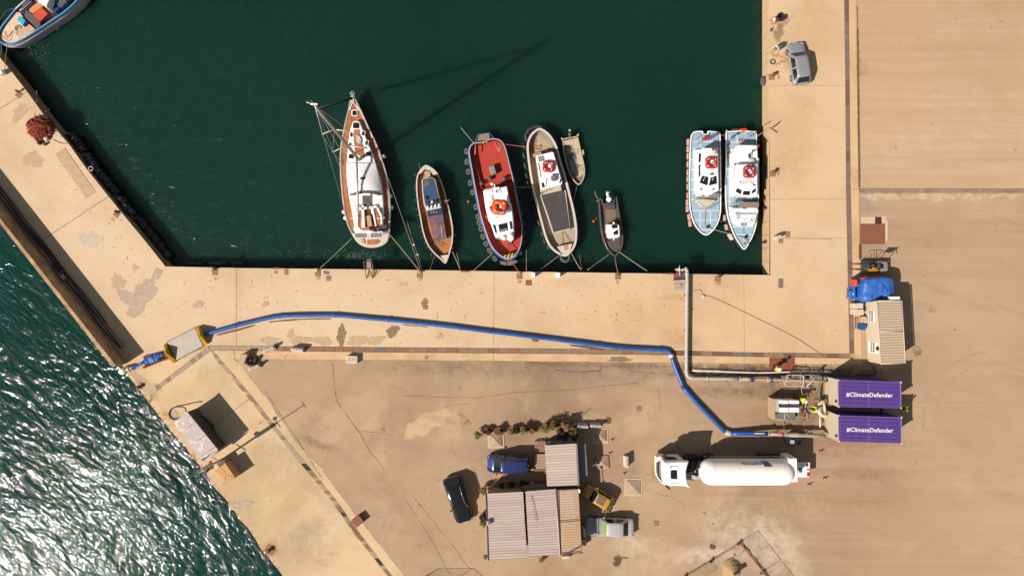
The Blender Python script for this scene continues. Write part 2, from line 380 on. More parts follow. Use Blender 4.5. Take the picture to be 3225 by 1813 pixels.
INNER = [(-900, -957), (0, 182.6), (41, 232), (89, 295), (140, 365), (219, 457), (273, 532.6), (375, 660), (454, 755), (521, 839)]
BOT = [(761, 843.5), (1249, 849), (1464, 852), (1999, 860), (2427, 866)]
OUTER = [(395, 1173), (444.6, 1233.5), (476, 1278), (536.6, 1353), (560, 1380), (584, 1405), (600, 1431), (622, 1458), (648, 1486), (664, 1518), (681, 1540), (705, 1564), (730, 1594), (756, 1636), (780, 1660), (803, 1693), (822, 1728), (841, 1747), (860, 1774), (876, 1791), (889, 1810), (1300, 2340)]
SEAWALL = [(-900, -490), (0, 654), (385, 1146)]
M_wall = pm('quay_wall_stone', lit(196, 165, 120), .9, var=.35, scale=1.2, bump=.4)
M_dark = pm('dark_joint', (.03, .025, .02, 1), .9)
land = INNER + BOT + [(2421, -3000), (9000, -3000), (9000, 6000), (2000, 6000)] + OUTER[::-1] + SEAWALL[::-1]
m = MB(); m.prism([W(*p)[:2] for p in land], -5, -.018)
quay = m.build('quay', M_wall); quay['kind'] = 'structure'
def jig(pts, amp, k, closed=False):
    """rough, broken edge"""
    out = []
    for a, b in zip(pts[:-1], pts[1:]):
        for i in range(k):
            t = i / k; x = a[0] + (b[0] - a[0]) * t; y = a[1] + (b[1] - a[1]) * t
            out.append((x + random.uniform(-amp, amp) * (i > 0), y + random.uniform(-amp, amp) * (i > 0)))
    out.append(pts[-1]); return out
G = .9
slab = lambda pts, mat=None, z=0: plate('concrete_slab', pts, mat or M_apron, -.06 if z == 0 else .001, z, quay)
# left pier slabs (cut by joints across the pier)
slab([(-900, -957), (0, 182.6), (41, 232), (84, 288), (-68, 384), (-900, -490 - 150)])
slab([(86, 290), (140, 365), (219, 457), (273, 532.6), (341, 617.5), (0 + 116, 766), (0, 636), (-66, 386)][:6] + [(-8, 650), (-66, 560), (-140, 480), (-66, 386)])
slab([(343, 620), (375, 660), (454, 755), (521, 839), (743, 843.5), (744, 1088), (661, 1086), (395, 1172), (385, 1146), (118, 768)])
slab([(745.4, 844), (1249, 849), (1464, 852), (1556, 854), (1554, 1094.5), (1200, 1092), (745.6, 1088)])
slab([(1557.4, 854), (1999, 860), (2342, 865), (2344, 1108), (2357 - 13, 1108.5), (2000, 1099), (1555.4, 1094.5)])
slab([(2343.4, 865), (2427, 866), (2427, 751), (2667.5, 751), (2675, 1112), (2357, 1108.5), (2345.4, 1108.5)])
slab([(2426.6, 749.6), (2425.5, 627.4), (2665, 627.4), (2667.3, 749.6)])
slab([(2425.5, 626), (2423, 270), (2662, 270), (2665, 626)])
slab([(2423, 268.6), (2421, -900), (2648, -900), (2662, 268.6)])
slab([(408, 1172), (424, 1166), (501, 1228), (486, 1246), (440, 1222)], ground_mat('grey_screed', lit(205, 180, 150), lit(180, 155, 128), lit(220, 196, 166), .4, (), grain=.2), .005)
slab([(397, 1174), (487, 1218), (478, 1232), (470, 1262), (444.6, 1233.5)], M_pier)
slab([(399, 1172.5), (640, 1088 + 10), (655, 1091), (489, 1217)], M_pier)
slab([(499, 1227), (664, 1104), (690, 1131), (786, 1252), (739, 1288), (625, 1369), (612, 1430), (600, 1431), (584, 1405), (560, 1380), (536.6, 1353), (474, 1271)], M_pier)
slab([(740.4, 1289), (787, 1253.5), (868, 1361), (962, 1477), (1043, 1572), (1107, 1664), (1202, 1788), (1450, 2110), (1300, 2340), (889, 1810), (876, 1791), (860, 1774), (841, 1747), (822, 1728), (803, 1693), (780, 1660), (756, 1636), (730, 1594), (705, 1564), (681, 1540), (664, 1518), (648, 1486), (622, 1458), (614, 1431), (628, 1370)], M_pier)
# kerb beams
DG = [(674, 1104), (737, 1104), (737, 1131), (755, 1146), (817, 1226), (838, 1250), (940, 1401), (1016, 1474), (1051, 1531), (1207, 1728), (1460, 2050)]
DT = [(674, 1105), (695, 1131), (796, 1250), (878, 1353), (980, 1477), (1058, 1572), (1122, 1664), (1217, 1788), (1466, 2100)]
plate('kerb_beam', jig(DG, 2.0, 6) + DT[::-1], M_pier, -.06, .0, quay)
EWT = [(661, 1088), (1200, 1093), (2000, 1100), (2357, 1109), (2676, 1113.5)]
EWB = [(661, 1101), (1200, 1108), (2000, 1115), (2357, 1122), (2677, 1127)]
plate('kerb_beam', [(740, 1103), (1200, 1109), (1554, 1112), (1554, 1135.4), (1200, 1133), (760, 1130), (740, 1130)], M_beam, -.06, .015, quay)
plate('kerb_beam', [(1555, 1112), (2000, 1116), (2344, 1122.5), (2345, 1144), (2000, 1140), (1555, 1135.4)], M_beam, -.06, .015, quay)
plate('kerb_beam', [(2346.4, 1122.5), (2690, 1128), (2714, 1128), (2714, 1146.5), (2346.4, 1144)], M_beam, -.06, .015, quay)
plate('kerb_beam', [(2674, -900), (2696, -900), (2697.5, 0), (2704, 594), (2679.5, 594), (2673.5, 0)], M_beam, -.06, .015, quay)
plate('kerb_beam', [(2679.7, 595.2), (2704, 595.2), (2713.5, 1127), (2690.8, 1127)], M_beam, -.06, .015, quay)
# yard
NB = [(755, 1131), (1200, 1134.2), (1555, 1136.6), (2000, 1141.2), (2345, 1145.2), (2715.5, 1147.6), (2712, 900), (2707, 608)]
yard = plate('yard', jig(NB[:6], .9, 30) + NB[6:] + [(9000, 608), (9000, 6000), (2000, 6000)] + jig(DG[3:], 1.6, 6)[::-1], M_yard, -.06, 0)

M_yard2 = ground_mat('pale_yard', lit(219, 186, 151), lit(198, 164, 128), lit(230, 200, 166), .05, [(2712, 612, 20, 8, 0, .4, DK, .7), (2720, 215, 14, 26, 0, .4, lit(150, 125, 90), .7), (2950, 560, 300, 10, 0, .6, lit(200, 170, 136), .5), (2800, 200, 90, 200, 0, .9, lit(214, 176, 138), .5)], lanes=True, grain=.13, amt=1.5)
yard2 = plate('upper_yard', [(2698, -3000), (2700.5, 0), (2706.4, 592)] + jig([(2706.4, 592), (3225, 593), (3700, 593)], .8, 30)[1:] + [(9000, 593), (9000, -3000)], M_yard2, -.06, 0)
plate('worn_strip', jig([(2706.6, 593.6), (3225, 594.6), (3700, 594.6)], .8, 30) + [(9000, 594.6), (9000, 607)] + jig([(3700, 607), (3225, 607), (2707, 606)], 2.2, 50), ground_mat('worn_asphalt', lit(166, 142, 120), lit(134, 110, 92), lit(200, 172, 144), .5, (), grain=.2), -.06, -.002)
# ---------------------------------------------------------------- drain trench with its covers
M_cover = [pm('cover_stone', lit(168, 138, 108), .85, var=.3, scale=2), pm('cover_rusty', lit(172, 122, 90), .85, var=.35, scale=2),
           pm('cover_grey', lit(150, 126, 112), .85, var=.3, scale=2), pm('cover_iron', lit(120, 112, 112), .7, var=.2, scale=2), pm('cover_brown', lit(138, 104, 88), .85, var=.3, scale=2), pm('cover_pale', lit(198, 172, 142), .9, var=.25, scale=3)]
def along(P, Q, t):
    def at(L, s):
        tot = sum((Vector(b) - Vector(a)).length for a, b in zip(L[:-1], L[1:])); d = s * tot
        for a, b in zip(L[:-1], L[1:]):
            l = (Vector(b) - Vector(a)).length
            if d <= l + 1e-6: return Vector(a).lerp(Vector(b), d / l)
            d -= l
        return Vector(L[-1])
    return at(P, t), at(Q, t)
def drain(name, P, Q, n, choose, label, skip=()):
    """trench floor sheet + covers between two edge lines (px)"""
    root = bpy.data.objects.new(name, None); COL.objects.link(root); root['kind'] = 'structure'
    mb = MB(); f = [W(*p, -.012) for p in P] + [W(*p, -.012) for p in Q[::-1]]; mb.sheet(f); mb.build('trench_floor', M_dark, root)
    t = 0; ws = [random.uniform(.88, 1.12) for _ in range(n)]; tot = sum(ws)
    for i, w_ in enumerate(ws):
        t1 = t + w_ / tot; e = .012 / n
        a, b = along(P, Q, t + e); c, d = along(P, Q, t1 - e)
        if i not in skip:
            mb = MB(); z = random.uniform(-.003, .008)
            mb.prism([W(*a.lerp(b, .05))[:2], W(*c.lerp(d, .05))[:2], W(*d.lerp(c, .05))[:2], W(*b.lerp(a, .05))[:2]], -.01, z)
            mb.build('drain_cover', M_cover[choose(i)], root)
        t = t1
    return root
drain('drain_channel', EWT, EWB, 62, lambda i: (0 if i < 0 else 5 if i < 6 else 1 if i < 14 or (i < 19 and i != 16) else 3 if i == 16 else random.choice([0, 0, 0, 1]) if i < 44 else random.choice([2, 4, 0])), '')
drain('drain_channel', [(2648, -300), (2658, 0), (2666, 640), (2676, 1112)], [(2664, -300), (2673, 0), (2680.6, 640), (2690, 1112)], 38, lambda i: random.choice([2, 2, 4, 4, 2]), '')
drain('drain_channel', [(662, 1103)] + [(x - 17, y + 1) for x, y in DT[1:-1]] + [(1300, 1910)], DT[:-1] + [(1317, 1910)], 74, lambda i: random.choice([0, 5, 5]) if i < 34 else random.choice([0, 5, 1]), '', skip=(33, 34, 47, 60, 61))
drain('drain_channel', [(655, 1091), (489, 1217), (478, 1228)], [(664, 1103), (499, 1229), (488, 1240)], 16, lambda i: random.choice([0, 5]), '')

m = MB(); random.seed(21)
for _ in range(260):
    k = random.random() * .86; u, v = (random.gauss(1130, 45), random.gauss(806, 9)) if k < .5 else (random.gauss(110, 30), random.gauss(165, 18)) if k < .7 else (random.uniform(850, 1100), random.gauss(808, 12)) if k < .8 else (random.uniform(200, 2380), random.uniform(20, 800))
    p = W(u, v, ZW + .015); s_ = random.uniform(.015, .05); a = random.uniform(0, 3); d = Vector((math.cos(a), math.sin(a), 0)) * s_ * 2; n_ = Vector((-d.y, d.x, 0)) * .3; m.sheet([p - d, p + n_, p + d, p - n_])
o = m.build('foam_flecks', pm('foam', lit(120, 135, 125), .8)); tag(o, 'pale flecks of foam and debris floating on the harbour water', 'foam', kind='stuff'); random.seed(8)
# ---------------------------------------------------------------- seawall along the left pier
m = MB()
Wi = [(-900, -509), (0, 635), (400, 1143)]
wt = lambda L, z: [W(*p, 0) for p in L]
Wo = [(-900, -490), (0, 654), (388, 1148)]
m.prism([p[:2] for p in wt(Wi, 0)] + [p[:2] for p in wt(Wo, 0)[::-1]], .0, 1.92, .03)
M_sw = pm('seawall_concrete', lit(226, 188, 140), .9, var=.3, scale=.9, col2=lit(150, 112, 76), bump=.3)
o = m.build('sea_wall', M_sw); tag(o, 'long concrete sea wall along the outer edge of the left pier', 'wall')
# outer face of the wall goes down to the sea
m = MB()
for k in range(5):
    off = [(0, 0), (16, -12), (5, -2), (9, -6), (12, -9)][k]
    path = smooth_loop([W(x + 8 + off[0] + random.uniform(-3, 3), y - 4 + off[1] + random.uniform(-3, 3), .14) for x, y in [(-200, 385), (0, 632), (60, 716), (130, 797), (190, 878), (250, 952), (310, 1030), (372, 1100)][:8 - k % 2]], 3, False)
    m.tube(path, (.075, .055, .045, .06, .03)[k], 6)
o = m.build('cable_pipe', K_black); tag(o, 'bundle of black pipes lying along the foot of the sea wall', 'pipe')
m = MB(); c = W(180, 839, .2); m.box(c, (.7, .5, .4), R(-52)); tag(m.build('junction_box', K_black), 'dark junction box on the pipes under the sea wall', 'box')
m = MB(); c = W(200, 872, .15); m.prism(rrect(c.x, c.y, .5, .35, .06, R(-40)), 0, .3, .03); tag(m.build('utility_box', pm('pale_grey_paint', lit(205, 200, 195), .6)), 'small pale box beside the black pipes under the sea wall', 'box')

# ---------------------------------------------------------------- repair patches, cracks, marks on the concrete
def patch_mat(name, a, b, grid=0):
    t = NT(name); p = t.obj()
    c = t.mix(t.mr(t.noise(p, 2.2, 6, .75), .35, .65), a, b)
    if grid:
        bt = t.n('ShaderNodeTexBrick'); bt.offset = 0; bt.inputs['Scale'].default_value = 1; bt.inputs['Brick Width'].default_value = .26; bt.inputs['Row Height'].default_value = .26
        bt.inputs['Mortar Size'].default_value = .022; t.l(p, bt.inputs['Vector'])
        c = t.mix(t.math('MULTIPLY', bt.outputs['Fac'], .8), c, lit(92, 68, 52))
    t.l(c, t.b.inputs['Base Color']); t.b.inputs['Roughness'].default_value = .95
    t.bump(t.noise(p, 6, 5, .7), .5, .03); return t.m
M_pgrey = patch_mat('grey_repair', lit(188, 166, 150), lit(216, 188, 156)); M_prebar = patch_mat('spalled_concrete', lit(188, 158, 122), lit(150, 122, 95), 1)
M_pwhite = patch_mat('whitish_repair', lit(226, 208, 190), lit(214, 190, 164)); M_pdull = patch_mat('dull_repair', lit(220, 188, 150), lit(200, 168, 132))
PZ = [.003]
def patch(u, v, rx, ry, rot, mat, lab=None, sq=False, z=.004, name='repair_patch', n=44, rough=.16):
    PZ[0] += .0012; z = PZ[0]; P = []
    if sq: P = [W(u + x * math.cos(R(rot)) - y * math.sin(R(rot)), v + x * math.sin(R(rot)) + y * math.cos(R(rot)), z) for x, y in ((-rx, -ry), (rx, -ry), (rx, ry), (-rx, ry))]
    else:
        ph = [random.uniform(0, 6.28) for _ in range(4)]
        for i in range(n):
            t = 2 * math.pi * i / n
            k = 1 + rough * (math.sin(2 * t + ph[0]) + .8 * math.sin(3 * t + ph[1]) + .6 * math.sin(5 * t + ph[2]) + .5 * math.sin(9 * t + ph[3]) + random.uniform(-.35, .35))
            x, y = rx * k * math.cos(t), ry * k * math.sin(t)
            P.append(W(u + x * math.cos(R(rot)) - y * math.sin(R(rot)), v + x * math.sin(R(rot)) + y * math.cos(R(rot)), z))
    m = MB(); m.prism([p[:2] for p in P], 0.0005, z)
    return m.build(name, mat, quay)
for a in [(448, 935, 62, 34, -62, M_pgrey), (400, 935, 30, 22, 20, M_pgrey), (372, 888, 26, 20, 0, M_pdull), (103, 503, 32, 25, -20, M_pdull), (62, 355, 28, 20, -50, M_pdull), (285, 757, 33, 26, 20, M_pwhite), (426, 842, 12, 7, 0, M_pgrey),
          (625, 959, 17, 12, 0, M_pgrey), (1338, 957, 12, 16, -15, M_prebar), (1075, 1050, 15, 24, 0, M_prebar), (1075, 1078, 9, 14, 0, M_prebar), (1236, 1043, 18, 19, 20, M_prebar), (915, 1052, 11, 14, 0, M_pdull), (850, 1074, 28, 14, 0, M_pdull),
          (945, 1072, 32, 14, 0, M_pdull), (1015, 1074, 30, 13, 0, M_pdull), (1130, 1073, 40, 14, 0, M_pdull), (1180, 1072, 30, 13, 0, M_pdull), (1387, 1057, 8, 10, 0, M_pgrey), (1952, 1131, 40, 7, 0, M_prebar), (765, 1590, 34, 11, -12, M_pgrey), (735, 1592, 16, 12, 0, M_pgrey), (835, 957, 10, 9, 0, M_pdull), (549, 1305, 11, 12, 0, M_pgrey)]:
    patch(*a)
for a in [(494, 862, 11, 15, 28, M_pgrey), (237, 545, 18, 85, -35, M_pdull)]: patch(*a, sq=True)
M_crack = pm('crack_dark', lit(122, 96, 74), .95); M_crack2 = pm('crack_black', lit(92, 72, 56), .95); M_scuff = pm('scuff', lit(165, 132, 98), .95, var=.35)
def crack(pts, wd, mat, name='crack', jit=1.2, par=None):
    P = jig(pts, jit, 5); m = MB(); L = [W(*p, .002) for p in P]
    for i in range(len(L) - 1):
        a, b = L[i], L[i + 1]; d = (b - a); n_ = Vector((-d.y, d.x, 0)).normalized() * wd * random.uniform(.5, 1.2) / 2
        m.sheet([a + n_, a - n_, b - n_, b + n_])
    return m.build(name, mat, par or yard)
for pts, wd, mt in [
    ([(1048, 1140), (1053, 1215), (1060, 1260), (1130, 1358), (1165, 1420), (1210, 1475)], .07, M_crack), ([(1135, 1358), (1200, 1362), (1240, 1372)], .04, M_crack),
    ([(1270, 1245), (1500, 1252), (1620, 1235), (1780, 1228), (2010, 1205)], .05, M_crack), ([(1750, 1165), (1810, 1170), (1890, 1168), (1895, 1150)], .07, M_crack2), ([(1960, 1150), (1985, 1168), (2020, 1170), (2080, 1175), (2125, 1179)], .05, M_crack2),
    ([(2072, 1215), (2080, 1300)], .04, M_crack), ([(1270, 1560), (1360, 1700), (1420, 1813)], .05, M_crack), ([(1300, 1560), (1380, 1660), (1480, 1790)], .05, M_crack), ([(835, 1230), (900, 1330), (960, 1420), (1010, 1500)], .06, M_crack),
    ([(1370, 1294), (1420, 1275), (1480, 1270)], .04, M_crack), ([(2460, 1180), (2500, 1150), (2540, 1154)], .05, M_crack2), ([(2080, 1560), (2110, 1560), (2160, 1590)], .05, M_crack)]:
    crack(pts, wd, mt)
for pts, wd in [([(787, 1256), (740, 1290)], .03), ([(2505, 750), (2620, 753)], .03), ([(1378, 985), (1380, 1075)], .03), ([(470, 1000), (560, 1010)], .0)][:3]: crack(pts, wd, M_crack, par=quay, jit=.3)
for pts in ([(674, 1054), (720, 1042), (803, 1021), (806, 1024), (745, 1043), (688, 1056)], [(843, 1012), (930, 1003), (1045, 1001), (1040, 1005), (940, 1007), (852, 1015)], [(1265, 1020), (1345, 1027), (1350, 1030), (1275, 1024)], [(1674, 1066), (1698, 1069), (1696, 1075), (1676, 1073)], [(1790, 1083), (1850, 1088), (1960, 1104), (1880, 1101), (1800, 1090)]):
    m = MB(); m.prism([W(*p)[:2] for p in jig(pts + pts[:1], .8, 5)[:-1]], .0005, .0025); m.build('brown_mark', pm('brown_mark', lit(122, 88, 68), .8, var=.3), quay)  # thin dark brown strips along the blue hose
# scattered scuffs on the quay: small dark dashes, one piece
m = MB()
for _ in range(380):
    r_ = random.random()
    if r_ < .75: u, v = random.uniform(560, 2300), random.uniform(868, 1080)
    else:
        t = random.random(); u, v = 60 + 400 * t + random.uniform(-40, 60), 330 + 620 * t + random.uniform(-60, 60)
    if abs(v - 1000) < 60 and 640 < u < 1400 and random.random() < .6: continue
    a = random.choice([0, 0, math.pi / 2, math.pi / 2, random.uniform(0, 3)]); l = random.choice([.08, .12, .2, .35]); wd = random.choice([.03, .04, .06])
    c = W(u, v, .003); m.box(c, (l, wd, .001), a)
o = m.build('scuff_marks', M_scuff, quay); o['kind'] = 'stuff'
# curved tyre marks on the yard
M_tyre = pm('tyre_mark', lit(194, 161, 127), .9, var=.1)
for (cx, cy, rr, a0, a1) in [(3130, 1330, 220, 95, 185), (3130, 1330, 182, 60, 170)]:
    m = MB()
    for i in range(40):
        if random.random() < .12: continue
        t0, t1 = [R(a0 + (a1 - a0) * q / 40) for q in (i, i + .9)]
        m.sheet([W(cx + q * math.cos(t), cy - q * math.sin(t), .002) for q, t in ((rr, t0), (rr, t1), (rr + 7, t1), (rr + 7, t0))])
    m.build('tyre_mark', M_tyre, yard)
# ================================================================ boats
def hull(root, out, zr, zd, zb, rim, mats, flare=.88, hname='hull', mid=None, belt=None, hk=4, deck_in=None, inner=None, k=4, sm=True):
    """out: world outline of the gunwale (xy). zr rim height, zd deck height, zb hull bottom; rim width"""
    P = ccw([(p[0], p[1]) for p in out]); L = [p.to_2d() if hasattr(p, 'to_2d') else Vector(p) for p in smooth_loop([Vector((x, y)) for x, y in P], k)] if sm else [Vector(p) for p in P]
    n = len(L); c = sum(L, Vector((0, 0))) / n
    off = lambda d: inset(L, d)
    rows = []
    lev = [(zr, 0)] + ([(belt[0] + .12, 0), (belt[0] + .1, -belt[1]), (belt[0] - .25, -belt[1]), (belt[0] - .3, 0)] if belt else [((zr + zb) / 2 + .2, .03 if mid is None else mid)]) + [(zb, None)]
    for z, d in lev:
        q = off(d) if d is not None else [c + (p - c) * flare for p in L]
        rows.append([Vector((p.x, p.y, z)) for p in q])
    mb = MB(); mb.rings(rows[::-1], caps=(True, False), smooth=False); mb.build(hname, mats[0], root)
    mb = MB(); i1 = off(rim)
    rows = [[Vector((p.x, p.y, zr - .02)) for p in off(-.015)], [Vector((p.x, p.y, zr + .03)) for p in off(-.015)], [Vector((p.x, p.y, zr + .03)) for p in i1], [Vector((p.x, p.y, zr - .02)) for p in i1]]
    mb.rings(rows, caps=(False, False), smooth=False); mb.build('gunwale', mats[1], root)
    mb = MB(); ii = off(rim + (.03 if deck_in is None else deck_in))
    mb.rings([[Vector((p.x, p.y, zr)) for p in i1], [Vector((p.x, p.y, zd - .02)) for p in ii]], caps=(False, False), smooth=False)
    mb.build('bulwark', inner or mats[0], root)
    mb = MB(); mb.sheet([(p.x, p.y, zd) for p in ii]); mb.build('deck', mats[2], root)
    return L
def poly(root, name, cv, pts, z0, z1, mat, ch=0.0, smo=0):
    P = [cv(x, y, z1) for x, y in pts]
    if smo: P = smooth_loop(P, smo)
    m = MB(); m.prism([p[:2] for p in P], z0, z1, ch); return m.build(name, mat, root)
def rope(root, cv, pts, z, r, mat, name='rope', label=None, cat=None, group=None, sm=2, sag=0):
    """pts: (x,y) or (x,y,z)"""
    P = [cv(p[0], p[1], p[2] if len(p) > 2 else z) for p in pts]
    if sm > 1 and len(P) > 2: P = smooth_loop(P, sm, False)
    if sag and len(P) == 2: a, b = P; P = [a.lerp(b, t / 8) - Vector((0, 0, sag * 4 * t / 8 * (1 - t / 8))) for t in range(9)]
    m = MB(); m.tube(P, r, 6); o = m.build(name, mat, root)
    if label: tag(o, label, cat, group)
    return o
def win(root, cv, x, y, w_, h_, z, rz=0, name='hatch', mat=None, f=1.0, th=.04):
    c = cv(x, y, z); k = (HC - z) / HC / KP / f
    m = MB(); m.prism(rrect(c.x, c.y, w_ * k, h_ * k, min(w_, h_) * k * .15, rz), z - .01, z + th, .008); return m.build(name, mat or K_glass, root)
def ring_raft(root, c, s, mat, rz=0, name='life_raft', th=.13):
    """square float ring with rounded corners: red carley-type float"""
    P = [Vector((x, y, c.z)) for x, y in rrect(c.x, c.y, s, s, s * .17, rz, 5)]
    m = MB(); th *= 1.3; m.tube(P, th, 8, closed=True); o = m.build(name, mat, root)
    m = MB()
    for i in range(4):
        a = rz + R(45 + 90 * i); q = Vector((c.x + math.cos(a) * s * .55, c.y + math.sin(a) * s * .55, c.z)); m.box(q + Vector((0, 0, th * .75)), (.07, .14, .1), a)
    m.build('strap', K_white, o); return o
def rail(root, cv, pts, z0, h, mat=None, r=.018, posts=1, closed=False, name='guard_rail', mid=True):
    P = [cv(x, y, z0 + h) for x, y in pts]; m = MB(); m.tube(P, r, 6, closed=closed)
    if mid: m.tube([p - Vector((0, 0, h * .5)) for p in P], r * .7, 5, closed=closed)
    for p in P[::posts]: m.tube([p - Vector((0, 0, h)), p], r, 5)
    return m.build(name, mat or K_steel, root)
TYRES = []
def tyre(p, Rr=.36, r=.13, axis=(1, 0, 0), mat=None, label='', group='', name='tyre_fender'):
    m = MB(); m.torus(p, Rr - r, r, axis, 18, 8); o = m.build(name, mat or K_tyre2)
    return tag(o, label, 'tyre', group)
def bumper(p, q, r, mat, label, group, name='fender', cat='fender'):
    """sausage between p and q"""
    p, q = Vector(p), Vector(q); d = q - p; L = d.length; m = MB()
    m.lathe([(.02, 0), (r * .7, r * .35), (r, r), (r, L - r), (r * .7, L - r * .35), (.02, L)], p, d, 10)
    return tag(m.build(name, mat), label, cat, group)

# ---------------------------------------------------------------- sailing yacht
A = ZC(970, 280, 2.783)
yz = -.45
ya = thing('sailing_yacht', 'large white sailing yacht with teak deck and tall mast, leftmost boat of the row', 'sailing boat', A(500, 800, ZW))
YO = [(388, 55), (425, 105), (475, 215), (532, 340), (600, 480), (650, 620), (690, 760), (712, 900), (720, 1050), (716, 1180), (712, 1290), (690, 1340), (640, 1375), (560, 1391), (480, 1376), (425, 1335), (385, 1270), (350, 1200), (318, 1080), (295, 900), (282, 740), (280, 600), (290, 470), (315, 340), (345, 210), (368, 100)]
m_teak = K_teak
YL = hull(ya, [A(x, y, yz) for x, y in YO], yz, yz - .06, ZW - .3, .11, (K_white, K_offw, K_teak), .9)
# anchor bow roller + white foredeck tip
poly(ya, 'bow_fitting', A, [(375, 62), (402, 60), (404, 130), (378, 132)], yz, yz + .12, K_offw)
m = MB(); c = A(388, 45, yz + .1); m.box(c, (.5, .22, .12)); m.tube([c + Vector((-.2, .1, 0)), c + Vector((0, .35, -.1)), c + Vector((.2, .1, 0))], .05); m.build('anchor', K_steel, ya)
# white frames of the fore deck
for pts in ([(390, 110), (398, 112), (452, 185), (444, 190)], [(385, 112), (392, 112), (368, 190), (360, 188)]): poly(ya, 'deck_trim', A, pts, yz - .02, yz + .03, K_white)
cr = [(398, 286), (425, 278), (452, 288), (470, 330), (512, 440), (562, 560), (600, 680), (635, 800), (655, 940), (660, 1060), (655, 1180), (640, 1260), (420, 1262), (402, 1180), (382, 1060), (362, 960), (342, 820), (336, 700), (345, 560), (360, 420), (378, 330)]
poly(ya, 'coach_roof', A, cr, yz - .05, yz + .42, K_white, .06, 3)
poly(ya, 'roof_teak', A, [(402, 356), (452, 354), (462, 410), (398, 412)], yz + .3, yz + .435, K_teak)
poly(ya, 'roof_teak', A, [(400, 416), (464, 414), (502, 590), (468, 600), (410, 560)], yz + .3, yz + .435, K_teak)
poly(ya, 'sail_bag', A, [(420, 420), (450, 408), (468, 440), (462, 475), (430, 470)], yz + .4, yz + .6, K_offw, .06, 2)
for x, y, a, b, r_ in [(422, 322, 54, 50, 3), (380, 403, 20, 36, -8), (484, 391, 22, 36, 14), (370, 486, 20, 24, -5), (514, 474, 22, 38, 14), (380, 592, 42, 38, 4), (532, 571, 46, 38, -6), (418, 693, 36, 18, 30), (482, 795, 42, 42, 3)]:
    o = win(ya, A, x, y, a + 12, b + 12, yz + .43, -R(-r_) if 0 else R(-r_), 'hatch', K_white, 2.783, .03)
    win(o, A, x, y, a, b, yz + .455, R(-r_), 'pane', K_glass, 2.783, .03)
o = win(ya, A, 408, 212, 52, 56, yz - .02, 0, 'hatch', K_white, 2.783, .06); win(o, A, 408, 212, 38, 42, yz + .035, 0, 'pane', K_glass, 2.783, .03)
# sprayhood: curved white cloth over the companionway
m = MB(); rows = []
for i in range(7):
    t = i / 6; y = 650 + 275 * t; xl = 345 - 2 * t + 26 * t; xr = 590 + 62 * t; row = []
    for j in range(13):
        s_ = j / 12; x = xl + (xr - xl) * s_; h = yz + .44 + (.15 + .75 * math.sin(t * 1.5)) * (math.sin(math.pi * min(1, max(0, .06 + s_ * .88))) ** .55 if 1 else 0)
        yy = y - 30 * t * math.sin(math.pi * s_); row.append(A(x, yy, h))
    rows.append(row)
m.rings(rows, closed=False, caps=(False, False), smooth=True); m.build('spray_hood', K_white, ya)
m = MB(); m.tube([p + Vector((0, -.02, 0)) for p in rows[-1]], .09, 6); m.tube([p + Vector((0, -.12, -.06)) for p in rows[-1][1:-1]], .1, 6); m.build('hood_frame', K_dgrey, ya)
win(ya, A, 482, 795, 44, 44, yz + 1.1, 0, 'hood_window', K_glass, 2.783, .05)
# cockpit
poly(ya, 'cockpit_floor', A, [(430, 1040), (500, 1010), (560, 1010), (640, 1050), (655, 1190), (600, 1235), (470, 1240), (420, 1190)], yz, yz + .43, K_teak, 0, 0)
poly(ya, 'companionway', A, [(475, 935), (540, 935), (542, 1010), (478, 1012)], yz, yz + .46, K_dgrey, .02)
for pts in ([(470, 1020), (490, 1018), (500, 1210), (470, 1215)], [(548, 1050), (572, 1040), (602, 1200), (590, 1205)], [(425, 1060), (440, 1055), (440, 1210), (420, 1195)], [(600, 1050), (618, 1040), (650, 1110), (655, 1180), (636, 1185), (632, 1115)], [(440, 1040), (600, 1020), (610, 1040), (445, 1062)]):
    poly(ya, 'coaming', A, pts, yz + .3, yz + .72, K_white, .03)
poly(ya, 'bench', A, [(446, 1062), (470, 1060), (472, 1205), (448, 1208)], yz + .3, yz + .6, K_teak, .02)
poly(ya, 'bench', A, [(572, 1050), (598, 1050), (628, 1115), (632, 1185), (606, 1195)], yz + .3, yz + .6, K_teak, .02)
poly(ya, 'footwell', A, [(504, 1050), (545, 1050), (586, 1205), (508, 1210)], yz + .3, yz + .438, pm('dark_teak', lit(120, 60, 30), .8), 0)
poly(ya, 'cockpit_table', A, [(512, 1110), (548, 1108), (562, 1198), (522, 1202)], yz + .4, yz + .95, pm('table_teak', lit(220, 180, 130), .7), .03)
poly(ya, 'folded_cover', A, [(570, 1250), (600, 1215), (660, 1205), (685, 1182), (697, 1240), (650, 1242)], yz + .4, yz + .95, K_dgrey, .05)
m = MB()
for x in (410, 640): m.torus(A(x, 1130, yz + .9), .38, .03, (0, 1, .3), 20, 6)
m.build('steering_wheel', K_white, ya)
m = MB()
for x in (430, 460): m.box(A(x, 1024, yz + .6), (.16, .1, .1))
m.build('winch', K_dgrey, ya)
poly(ya, 'stern_platform', A, [(388, 1262), (712, 1258), (700, 1325), (650, 1366), (560, 1384), (480, 1370), (425, 1328)], yz - .1, yz + .1, K_offw, .02)
poly(ya, 'stern_seat', A, [(520, 1325), (620, 1318), (630, 1345), (600, 1362), (520, 1366)], yz, yz + .16, K_teak, .01)
poly(ya, 'passerelle', A, [(455, 1300), (482, 1297), (503, 1352), (478, 1357)], yz, yz + .2, pm('table_teak', None), .01)
